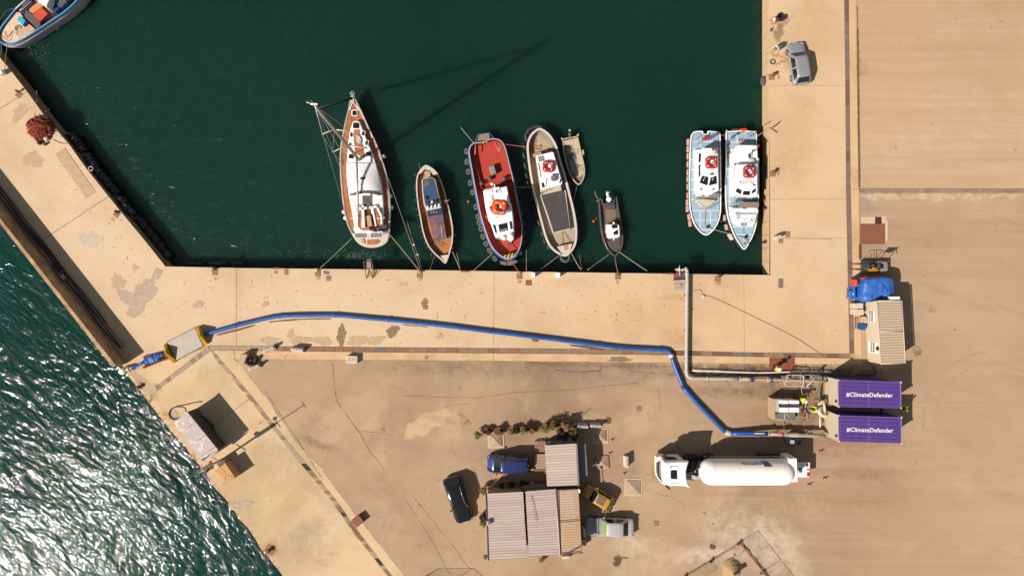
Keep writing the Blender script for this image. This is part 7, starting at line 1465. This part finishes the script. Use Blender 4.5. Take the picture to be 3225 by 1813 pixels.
# pallet benches and plank table
def slats(lab, pts, n, z, mat, cat='pallet'):
    q = [H_(x, y, z) for x, y in pts]; c = sum(q, Vector()) / 4; t = thing('pallet_bench' if cat == 'pallet' else 'plank_table', lab, cat, (c.x, c.y, 0))
    L = lambda s_, t_: (q[0].lerp(q[1], s_).lerp(q[3].lerp(q[2], s_), t_))
    for i in range(n):
        m = MB(); g = .62 if cat == 'pallet' else .94; m.prism([L(0, i / n)[:2], L(1, i / n)[:2], L(1, (i + g) / n)[:2], L(0, (i + g) / n)[:2]], z - .04, z); m.build('slat', mat, t)
    m = MB(); [m.prism([L(s_, 0)[:2], L(s_ + .07, 0)[:2], L(s_ + .07, 1)[:2], L(s_, 1)[:2]], z - .14, z - .05) for s_ in (0, .46, .93)]; m.build('bearer', mat, t)
    m = MB(); [m.box(L(a, b) - Vector((0, 0, z / 2 + .07)), (.1, .1, z - .14)) for a in (.05, .95) for b in (.05, .95)]; m.build('legs_frame', mat, t)
m_pal = pm('pallet_wood', lit(190, 150, 116), .85, var=.25)
slats('brown slatted pallet bench at the top left of the upper corrugated building', [(988, 360), (1072, 354), (1076, 452), (990, 456)], 9, .45, m_pal); slats('brown slatted pallet bench below the plank table', [(986, 592), (1082, 588), (1086, 686), (990, 690)], 9, .45, m_pal)
slats('grey plank table between the two pallet benches', [(992, 462), (1072, 460), (1078, 582), (980, 586)], 5, .7, pm('table_grey', lit(178, 156, 138), .85, var=.2), 'table')
m = MB(); m.box(H_(960, 577, .5), (.5, .16, .9)); tag(m.build('wooden_stool', pm('orange_wood', None)), 'small wooden stool behind the blue van', 'stool')
# ---------------------------------------------------------------- plants
def foliage(m, c, r_, h_, n, s_=.12):
    for _ in range(n):
        a, b = random.uniform(0, 6.283), math.acos(random.uniform(-.3, 1)); k = random.uniform(.45, 1) * (1 + .25 * math.sin(3 * a + c.x * 7)); p = c + Vector((r_ * k * math.cos(a) * math.sin(b), r_ * k * math.sin(a) * math.sin(b), h_ * (.45 + .55 * k * math.cos(b))))
        u = Vector((random.gauss(0, 1), random.gauss(0, 1), random.gauss(0, .6))).normalized(); v = u.orthogonal().normalized(); l = random.uniform(.6, 1.3) * s_; m.add([p - u * l, p + v * l * .35, p + u * l, p - v * l * .35], [(0, 1, 2, 3)])
def potted(u, v, r_, h_, mat, lab, pot='box', pw=.6, ph=.45, pl_=None, n=240, pm_=None):
    c = W(u, v); t = thing('potted_plant', lab, 'plant', c)
    if pot == 'box':
        w_, l_ = pl_ or (pw, pw); m = MB()
        for dx, dy, a, b in ((0, l_ / 2, w_, .06), (0, -l_ / 2, w_, .06), (w_ / 2, 0, .06, l_), (-w_ / 2, 0, .06, l_)): m.box(c + Vector((dx, dy, ph / 2)), (a + (.06 if b == .06 else 0), b, ph))
        m.build('planter', K_terra, t); m = MB(); m.box(c + Vector((0, 0, ph * .4)), (w_ - .06, l_ - .06, ph * .7)); m.build('soil', pm('soil', (.03, .018, .01, 1), 1), t)
    elif pot == 'round':
        m = MB(); m.lathe([(r_ * .3 + .2, 0), (.42, ph), (.38, ph), (.34, ph * .8)], c, n=24); m.torus(c + Vector((0, 0, ph)), .4, .03, n=24, m=6); m.build('pot', K_terra, t)
    m = MB(); foliage(m, c + Vector((0, 0, ph * .6)), r_, h_, n); m.build('foliage', mat, t)
    m = MB(); [m.tube([c + Vector((0, 0, ph * .5)), c + Vector((random.uniform(-.5, .5) * r_, random.uniform(-.5, .5) * r_, h_ * .9))], .015, 4) for _ in range(5)]; m.build('stem', K_plank, t)
tp = lambda x, y: (1480 + x / 5.152, 1290 + y / 5.152)
potted(*tp(135, 385), .38, .9, K_green, 'bushy green plant at the left end of the planter row', None, n=260); potted(*tp(305, 332), .3, .45, K_dgreen, 'plant in a round pale rimmed pot, second from the left of the row', 'round')
potted(*tp(470, 335), .45, .75, K_reddish, 'reddish plant in a square planter below the bare patch of the row', 'box', pl_=(.85, .5)); potted(*tp(665, 330), .32, .75, K_reddish, 'red brown low plant left of the middle of the planter row', None); potted(*tp(745, 328), .3, .6, K_dgreen, 'dark low plant beside the red brown plant in the planter row', None)
potted(*tp(870, 315), .38, 1.1, K_green, 'yellow green bush in the middle of the planter row', 'box', pl_=(1.0, .45)); potted(*tp(1010, 310), .36, .7, K_reddish, 'dry reddish plant right of the middle green bush', 'box', pl_=(1.1, .45)); potted(*tp(1205, 275), .5, 1.15, K_green, 'large green bush right of the dry reddish plant', None, n=320)
potted(*tp(1340, 235), .5, 1.4, pm('leaf_olive', (.13, .10, .02, 1), .7, var=.5, scale=6), 'large olive bush near the right end of the row', 'box', pl_=(1.2, .5), n=340); potted(*tp(1540, 225), .48, 1.5, K_reddish, 'tall reddish brown bush at the right end of the planter row', 'box', pl_=(.9, .7), n=340)
potted(*tp(1630, 245), .3, 1.0, K_reddish, 'withered red plant next to the white barriers', None); potted(*tp(1665, 350), .42, 1.2, K_green, 'green bush left of the wide shade and above the small canopy', None, n=300); potted(*tp(1680, 410), .36, .9, K_dgreen, 'dark green bush at the corner of the upper corrugated building', None)
potted(1300 + 572 / 2.5716, 1250 + 738 / 2.5716, .4, 1.0, pm('leaf_olive', None), 'olive bush at the top left corner of the largest corrugated roof', None); potted(1300 + 900 / 2.5716, 1250 + 695 / 2.5716, .5, .8, K_dgreen, 'wide dark green bush behind the blue van', None, n=300)
potted(1300 + 572 / 2.5716, 1250 + 960 / 2.5716, .34, .8, K_dgreen, 'dark bush at the middle of the left wall of the corrugated building', 'round'); potted(1300 + 572 / 2.5716, 1250 + 1005 / 2.5716, .34, .6, K_green, 'green spiky plant at the left wall just below the dark bush', None)
CL = ['far left, low', 'second from left', 'third from left, widest', 'small, topmost at the left', 'upper right', 'lower right']
for i, (x, y, s_) in enumerate([(700, 740, .35), (740, 760, .4), (780, 740, .45), (720, 700, .25), (800, 690, .35), (830, 750, .3)]): potted(1300 + x / 2.5716, 1250 + y / 2.5716, s_, .9, K_dgreen, 'dark plant of the shaded clump above the largest corrugated roof, ' + CL[i], None, n=150)
potted(1300 + 592 / 2.5716, 1250 + 1275 / 2.5716, .25, .4, pm('leaf_olive', None), 'dry tuft at the lower left corner of the corrugated building', None, n=90); potted(1300 + 1040 / 2.5716, 1250 + 1303 / 2.5716, .3, .25, pm('leaf_olive', None), 'low weeds at the lower edge of the middle corrugated roof', None, n=80)
m = MB(); random.seed(5)
jk = thing('scrap_heap', 'heap of dark scrap, wheel and crates above the upper corrugated building', 'scrap heap', W(*tp(1500, 420)))
for i in range(16): x, y = random.uniform(1420, 1590), random.uniform(320, 490); m.box(W(*tp(x, y), random.uniform(.1, .5)), (random.uniform(.2, .5), random.uniform(.15, .5), random.uniform(.2, .6)), random.uniform(0, 3))
m.build('dark_scrap', K_black, jk)
for x, y, a, b, mt, zz in ((1490, 372, .42, .26, m_pal, .9), (1470, 490, .4, .28, m_pal, .9), (1420, 385, .2, .25, K_offw, .6), (1395, 425, .25, .15, K_terra, .4)): m = MB(); m.box(W(*tp(x, y), zz / 2), (a, b, zz), R(20)); m.build('crate', mt, jk)
m = MB(); m.torus(W(*tp(1520, 340), .7), .42, .06, (.2, .3, 1), 20, 6); m.build('black_wheel', K_black, jk); m = MB(); m.lathe([(.2, 0), (.22, .6), (.2, .62)], W(*tp(1612, 472)), n=16); tag(m.build('white_bucket', K_offw), 'round pale bucket at the corner above the upper corrugated building', 'bucket')
m = MB(); m.tube([W(*tp(1690, 215), .1), W(*tp(1700, 212), 1.9)], .03); tag(m.build('post', K_rust), 'thin post beside the white barriers at the right end of the planter row', 'post')
sw = thing('step_slab', 'tan stone slab on the ground between the black car and the van', 'slab', H_(690, 645)); poly(sw, 'slab', H_, [(645, 618), (735, 618), (700, 680), (655, 682)], 0, .04, pm('orange_wood', None)); rope(sw, H_, [(735, 640), (600, 745)], .6, .04, K_roped, 'pole', sm=1)
# ---------------------------------------------------------------- white plastic barriers, cones, anchor blocks
def barrier(u, v, rz, lab, mat=K_offw, l=1.05):
    t = thing('road_barrier', lab, 'barrier', W(u, v), None, R(rz)); m = MB(); pr = [(-.27, 0), (-.27, .14), (-.14, .4), (-.11, .8), (.11, .8), (.14, .4), (.27, .14), (.27, 0)]
    m.rings([[Vector((s_ * l / 2, y, z)) for y, z in pr] for s_ in (-1, 1)], smooth=False); m.build('barrier_body', mat, t, world=False); m = MB(); m.lathe([(.06, .8), (.06, .83)], (.0, 0, 0)); m.box((-.25, 0, .805), (.16, .12, .02)); m.box((.25, 0, .805), (.16, .12, .02)); m.build('filler_cap', K_mgrey, t, world=False)
barrier(853, 1098, 25, 'white barrier tilted across the rusty drain covers'); barrier(941, 1099, -5, 'cream barrier on the rusty drain covers, right of the tilted one', l=1.15); barrier(806, 1155, 25, 'white barrier at the upper left corner of the yard')
barrier(1833, 1339, -2, 'left of the two white barriers beside the planter row'); barrier(1873, 1337, -3, 'right of the two white barriers beside the planter row'); barrier(1971, 1449, 92, 'white barrier standing upright in the photo left of the truck cab', l=1.1)
o = MB(); c = W(1112, 1130); o.prism(rrect(c.x, c.y, 1.1, .75, .05, R(-3)), 0, .55, .04); o = o.build('concrete_weight', K_offw); tag(o, 'white ribbed concrete weight on the kerb above the yard', 'block'); m = MB(); [m.box(c + Vector((-.35 + i * .14, .0, .56)), (.03, .4, .02), R(-3)) for i in range(6)]; m.build('rib', K_mgrey, o)
for u, v, lab in ((1679, 866, 'left of the two small white boxes on the quay edge right of the orange bollard'), (1757, 866, 'right of the two small white boxes on the quay edge right of the orange bollard')): m = MB(); c = W(u, v); m.prism(rrect(c.x, c.y, .36, .46, .04), 0, 1.0, .03); tag(m.build('service_box', K_white), lab, 'box')
m = MB(); c = W(2444, 748); m.prism(rrect(c.x, c.y, .62, .34, .05, R(15)), 0, .75, .04); tag(m.build('white_bollard_box', K_offw), 'white block on the right quay below the pilot boats', 'block')
m = MB(); c = W(13, 232); m.prism(rrect(c.x, c.y, .4, .5, .04, R(30)), 0, .6, .03); tag(m.build('white_block', K_white), 'white block at the left edge of the picture on the pier', 'block')
m = MB(); c = W(763, 1117); m.prism([W(*p)[:2] for p in ((768, 1112), (790, 1112), (779, 1143), (759, 1143))], 0, .9, .03); tag(m.build('concrete_post_block', pm('pale_block', lit(214, 186, 150), .9)), 'pale concrete block at the upper left corner of the yard', 'block')
m = MB(); c = W(797, 1139); [m.box(c + Vector((random.uniform(-.4, .4), random.uniform(-.4, .4), .3)), (.3, .2, random.uniform(.2, .6)), random.uniform(0, 3)) for _ in range(9)]; tag(m.build('dark_debris', pm('dark_debris', (.04, .025, .01, 1), .9)), 'small dark heap of debris by the block at the yard corner', 'debris')
def cone(u, v, lab, mat=K_red): 
    t = thing('traffic_cone', lab, 'traffic cone', W(u, v), 'cones'); c = W(u, v); m = MB(); m.prism(rrect(c.x, c.y, .27, .27, .04), 0, .035); m.build('cone_base', mat, t); m = MB(); m.lathe([(.1, .03), (.08, .2)], c, n=14); m.lathe([(.06, .3), (.025, .48), (.015, .49)], c, n=14); m.build('cone_body', mat, t); m = MB(); m.lathe([(.081, .2), (.061, .3)], c, n=14); m.build('reflective_band', K_white, t)
for u, v, lab in ((2583, 1420, 'red cone right of the truck shadow, below the lower container'), (2596, 1505, 'rightmost red cone right of the tanker'), (2547, 1525, 'lowest red cone beside the rear of the tanker')): cone(u, v, lab)
for u, v, lab in ((1925, 1385, 'faded cone right of the top anchor block'), (1918, 1427, 'faded cone lying at the middle right anchor block'), (1963, 1491, 'faded cone left of the truck cab below the white barrier')): cone(u, v, lab, pm('faded_cone', lit(226, 142, 110), .7))
def anchor(u, v, s_, rz, lab, ring=.13):
    t = thing('anchor_block', lab, 'concrete block', W(u, v), None, R(rz)); k = s_ / 2; mt = pm('anchor_concrete', lit(196, 170, 138), .9, var=.15)
    m = MB(); m.add([(-k, -k, .0), (k, -k, 0), (k, k, 0), (-k, k, 0), (-k, -k, .12), (k, -k, .12), (k, k, .12), (-k, k, .12), (0, 0, .42)], [(0, 1, 5, 4), (1, 2, 6, 5), (2, 3, 7, 6), (3, 0, 4, 7), (4, 5, 8), (5, 6, 8), (6, 7, 8), (7, 4, 8)]); m.build('block_body', mt, t, world=False)
    if ring:
        m = MB(); e = k + .02; out = [(x + random.uniform(-.03, .03), y + random.uniform(-.03, .03)) for x, y in rrect(0, 0, s_ + .42, s_ + .42, .16, 0, 3)]; inn = rrect(0, 0, s_ + .02, s_ + .02, .01, 0, 3); n = len(out)
        m.rings([[Vector((x, y, .0)) for x, y in out], [Vector((x * .97, y * .97, .05)) for x, y in out], [Vector((x, y, .05)) for x, y in inn]], caps=(False, False), smooth=False); m.build('mortar_surround', pm('mortar', lit(232, 200, 158), .9), t, world=False)
anchor(1562, 1386, 1.22, 3, 'pyramid topped concrete block below the left end of the planter row'); anchor(1891, 1371, 1.15, 2, 'pyramid topped concrete block half in shade below the white barriers'); anchor(1897, 1455, 1.3, 6, 'pyramid topped concrete block without surround right of the awning', 0); anchor(1995, 1533, 1.38, -1, 'pyramid topped concrete block with pale surround left of the truck cab')
# ---------------------------------------------------------------- mesh fences at the bottom edge
Qz = ZC(2120, 1550, 5.507)
m_mesh = pm('fence_wire', lit(140, 108, 90), .7)
def fence(lab, feet, h_=2.0, net=None):
    t = thing('mesh_fence', lab, 'fence', feet[0]); 
    for f in feet: m = MB(); m.tube([f, f + Vector((0, 0, h_))], .03, 6); m.build('post', K_mgrey, t); m = MB(); m.box(f + Vector((0, 0, .07)), (.62, .24, .14), R(random.uniform(40, 70))); m.build('foot_block', K_dgrey, t)
    for a, b in zip(feet[:-1], feet[1:]):
        for zz in (h_, h_ * .12): m = MB(); m.tube([a + Vector((0, 0, zz)), b + Vector((0, 0, zz))], .022, 5); m.build('rail', K_mgrey, t)
        m = MB(); k = int((b - a).length / .14)
        for i in range(1, k): p = a.lerp(b, i / k); m.tube([p + Vector((0, 0, .1)), p + Vector((0, 0, h_))], .004, 3)
        for i in range(1, 9): m.tube([a + Vector((0, 0, h_ * i / 9)), b + Vector((0, 0, h_ * i / 9))], .004, 3)
        o = m.build('wire_mesh', m_mesh, t); o['kind'] = 'stuff'
    return t
F1, F2, F3, F4 = Qz(1150, 860), Qz(1550, 1370), Qz(670, 1170), Qz(210, 1445)
F5 = F2 + (F2 - F1) * 1.1; f1 = fence('temporary mesh fence with orange netting around the sand heap at the bottom edge', [F5, F2, F1, F3, F4, F4 + (F4 - F3)])
m = MB(); random.seed(4)
for a, b in ((F1, F2), (F2, F5)):
    for kk in range(3):
        L_ = [a.lerp(b, i / 14) + Vector((random.uniform(-.07, .07), random.uniform(-.07, .07), .06 + kk * .09 + .03 * math.sin(i * 1.3 + kk))) for i in range(15)]; m.tube(smooth_loop(L_, 2, False), .035, 5)
m.build('orange_netting', K_orange, f1)
ft = [W(1285, 1848), W(1322, 1827), W(1430, 1826), W(1466, 1853)]; fence('temporary mesh fence just below the bottom edge left of centre', ft)
# sand heap
c = Qz(1010, 1330); rows = []
for i in range(8):
    k = 1 - i / 7.2; rows.append([Vector((c.x + .95 * k * math.cos(a) * (1 + .1 * math.sin(3 * a)) * (1.0), c.y + (2.6 if math.sin(a) < 0 else 1.2) * k * math.sin(a), .75 * (1 - k ** 1.6) + random.uniform(-.03, .03) * (i > 0))) for a in [2 * math.pi * q / 26 for q in range(26)]])
m = MB(); m.rings(rows, smooth=False); o = m.build('sand_heap', pm('sand_heap', lit(214, 176, 124), .95, var=.4, scale=5, bump=1)); tag(o, 'heap of yellowish rubble sand inside the mesh fence at the bottom', 'sand heap')
m = MB(); m.box(Qz(1090, 1420, .7), (.5, .45, .9), R(25)); tag(m.build('grey_machine', pm('mixer_grey', lit(160, 146, 150), .4)), 'grey box machine on the sand heap at the bottom edge', 'machine')
m = MB(); [m.box(Qz(1035 + random.uniform(-12, 12), 1110 + random.uniform(-40, 30), .3), (.14, .05, .05), random.uniform(0, 3)) for _ in range(5)]; tag(m.build('debris', K_black), 'few dark scraps on top of the sand heap', 'debris')
# weeds along the joint between kerb and yard on the right
m = MB(); random.seed(9)
for _ in range(9000):
    v = random.choice([random.uniform(20, 590), random.uniform(90, 330), random.uniform(770, 815), random.uniform(300, 590)]); u = 2697.5 + (v / 594) * 7.5 + random.gauss(1.0, 1.5 + (3 if 160 < v < 240 and random.random() < .25 else 0)); p = W(u, v, .0); a = random.uniform(0, 6.28); l = random.uniform(.03, .1)
    d = Vector((math.cos(a), math.sin(a), 0)); n_ = Vector((-d.y, d.x, 0)); m.add([p - n_ * .015, p + n_ * .015, p + d * l + Vector((0, 0, random.uniform(.03, .12)))], [(0, 1, 2)])
o = m.build('weeds', pm('weeds', (.17, .13, .03, 1), .9, var=.5, scale=6, col2=(.10, .07, .02, 1))); tag(o, 'strip of low weeds in the joint between the kerb and the yard', 'weeds', kind='stuff')
# dry weeds in the lower diagonal drain
m = MB()
for _ in range(1500):
    t = random.choice([random.uniform(.50, .6), random.uniform(.72, .95)]); a_, b_ = along([(x - 17, y + 1) for x, y in DT], DT, t); p = W(*a_.lerp(b_, random.uniform(-.05, 1.05)), -.02); a = random.uniform(0, 6.28); d = Vector((math.cos(a), math.sin(a), 0)) * random.uniform(.04, .14); n_ = Vector((-d.y, d.x, 0)).normalized() * .02; m.add([p - n_, p + n_, p + d + Vector((0, 0, random.uniform(.02, .1)))], [(0, 1, 2)])
o = m.build('dry_weeds', pm('dry_weeds', lit(170, 130, 80), .9, var=.5, scale=6)); tag(o, 'dry weeds growing in the diagonal drain', 'weeds', kind='stuff')
# rusty iron stubs along the outer pier edge
for i in range(2, 34):
    a_ = along(OUTER[:-1], OUTER[:-1], i / 34)[0]; p = W(*a_); m = MB(); an = R(52 + random.uniform(-14, 14)); m.tube([p + Vector((-.15, -.1, .03)), p + Vector((math.cos(an) * .2, math.sin(an) * .2, .05)), p + Vector((math.cos(an) * .2 + .04, math.sin(an) * .2, .1))], .018, 5); tag(m.build('iron_stub', pm('dark_rust', lit(120, 70, 50), .9)), 'short rusty iron stub sticking out of the outer pier edge', 'iron bar', 'rusty iron stubs along the outer pier edge')

# ================================================================ people
def skinmesh(name, verts, edges, rad, mat, parent, root_i=0, sub=1):
    me = bpy.data.meshes.new(name); bm = bmesh.new(); L = bm.verts.layers.skin.verify()
    V = [bm.verts.new(v) for v in verts]
    for v, r_ in zip(V, rad): v[L].radius = (r_, r_) if not isinstance(r_, tuple) else r_
    V[root_i][L].use_root = True
    for a, b in edges: bm.edges.new((V[a], V[b]))
    bm.to_mesh(me); bm.free(); o = bpy.data.objects.new(name, me); COL.objects.link(o)
    md = o.modifiers.new('Skin', 'SKIN'); md.use_smooth_shade = True
    if sub: s_ = o.modifiers.new('Sub', 'SUBSURF'); s_.levels = s_.render_levels = sub
    me.materials.append(mat); o.parent = parent; return o
def person(label, u, v, head, top, trous, lean=0.15, armf=.3, helmet=None, hair=K_hair, step=.12, cat='person', arm_out=.06):
    t = thing('person', label, cat, W(u, v), None, R(head)); S = Vector
    pel = S((0, 0, .93)); ch = S((math.sin(lean) * .42, 0, .93 + math.cos(lean) * .42)); nk = ch + S((math.sin(lean) * .17, 0, math.cos(lean) * .17)); hd = nk + S((math.sin(lean) * .06 + .03, 0, .08)); hc = nk + S((math.sin(lean) * .1 + .04, 0, .17))
    verts = [pel, pel.lerp(ch, .5), ch, nk, hd, hc]; rad = [(.15, .12), (.14, .11), (.16, .12), .055, .085, .1]; ed = [(0, 1), (1, 2), (2, 3), (3, 4), (4, 5)]
    def chain(st, pts, rs):
        i0 = st
        for p, r_ in zip(pts, rs): verts.append(S(p)); rad.append(r_); ed.append((i0, len(verts) - 1)); i0 = len(verts) - 1
        return i0
    legs = []; arms = []
    for s_ in (-1, 1):
        f = step * s_; L_ = [(0, s_ * .1, .86), (f * .5 + .02, s_ * .11, .49), (f, s_ * .11, .1), (f + .16, s_ * .13, .045)]; legs.append(L_); chain(0, L_, (.095, .062, .042, .04))
        sh = ch + S((0, s_ * .19, .04)); el = sh + S((armf * .35, s_ * arm_out, -.27)); wr = el + S((armf * .75, -s_ * .03, -.2 + armf * .25)); hn = wr + (wr - el).normalized() * .08; arms.append([sh, el, wr])
        k = chain(2, [sh, el, wr, hn], (.062, .045, .032, .036)); d = (wr - el).normalized(); sd = S((0, 1, 0)) - d * d.y
        for q in range(4): a = hn + d * .035 + sd * (q - 1.5) * .021; chain(k, [a, a + d * (.035 if q in (1, 2) else .028) + S((0, 0, -.008)), a + d * (.06 if q in (1, 2) else .048) + S((0, 0, -.022))], (.01, .009, .008))
        th = hn - sd * s_ * .035; chain(k, [th, th + d * .03 - sd * s_ * .01], (.011, .009))
    skinmesh('body', verts, ed, rad, K_skin, t)
    # clothing: jacket and trousers
    V = [pel - S((0, 0, .02)), pel.lerp(ch, .5), ch, ch.lerp(nk, .6)]; Rr = [(.18, .15), (.17, .14), (.19, .15), .085]; E_2 = [(0, 1), (1, 2), (2, 3)]
    for A_ in arms:
        i0 = 2
        for p, r_ in zip(A_, (.08, .062, .048)): V.append(S(p)); Rr.append(r_); E_2.append((i0, len(V) - 1)); i0 = len(V) - 1
    skinmesh('jacket', V, E_2, Rr, top, t)
    V = [pel + S((0, 0, .04))]; Rr = [(.165, .135)]; E_2 = []
    for L_ in legs:
        i0 = 0
        for p, r_ in zip(L_[:3], (.11, .08, .062)): V.append(S(p)); Rr.append(r_); E_2.append((i0, len(V) - 1)); i0 = len(V) - 1
    skinmesh('trousers', V, E_2, Rr, trous, t)
    for L_ in legs: m = MB(); a, b = S(L_[2]), S(L_[3]); m.tube([S((a.x - .08, a.y, .05)), S((a.x + .05, a.y, .06)), S((b.x + .04, b.y, .045))], .052, 8); m.build('shoe', K_black, t, world=False)
    m = MB(); m.box(hc + S((.1, 0, -.01)), (.03, .025, .035)); m.build('nose', K_skin, t, world=False); m = MB(); [m.box(hc + S((.094, y, .02)), (.01, .02, .012)) for y in (-.035, .035)]; m.build('eyes', K_black, t, world=False); m = MB(); [m.box(hc + S((0, y, 0)), (.03, .02, .05)) for y in (-.1, .1)]; m.build('ear', K_skin, t, world=False)
    m = MB(); hr = .115 if not helmet else .15; m.lathe([(hr, .0), (hr * 1.0, .03), (hr * .9, .09), (hr * .6, .14), (.01, .16)] if not helmet else [(hr * 1.15, .0), (hr * 1.0, .02), (hr * .92, .09), (hr * .6, .15), (.01, .17)], hc + S((-.01, 0, .0)), (0, 0, 1), 16); m.build('helmet' if helmet else 'hair', helmet or hair, t, world=False); return t
person('worker in yellow jacket and white helmet walking on the rust plate', 2432, 1160, 40, K_hivis, K_trous, .25, .3, K_white, step=.2)
person('worker in yellow and orange jacket with white helmet above the pump rig', 2508, 1250, -30, K_hivis, K_orange, .5, .35, K_white)
person('worker in yellow jacket with pale helmet right of the pump rig', 2558, 1284, 170, K_hivis, K_trous, .35, .35, pm('helmet_lime', lit(220, 236, 150), .4))
person('worker in yellow jacket half hidden at the right end between the containers', 2834, 1279, 180, K_hivis, K_black, .1, .3, None)
person('person in orange and white jacket bending at the harbour edge, upper of the two', 2434, 70, 215, K_orange, K_offw, .8, .35, K_white); person('person in white jacket leaning over the harbour edge left of the silver car', 2440, 158, 215, K_offw, K_black, .6, .4, None, K_offw)
m = MB(); [m.tube([W(2425, 95, .05), W(2432, 88, .2), W(2428, 100, .1)], .05)]; m.lathe([(.2, 0), (.22, .35)], W(2452, 52)); m.box(W(2462, 58, .3), (.35, .4, .6)); tag(m.build('fishing_bags', K_black), 'dark bags on the quay beside the person in orange', 'bag')
rope(None, PX, [(2425, 165, .6), (2405, 175, 1.6)], 0, .015, K_roped, 'fishing_rod', 'thin rod pointing over the right quay edge', 'rod', sm=1)
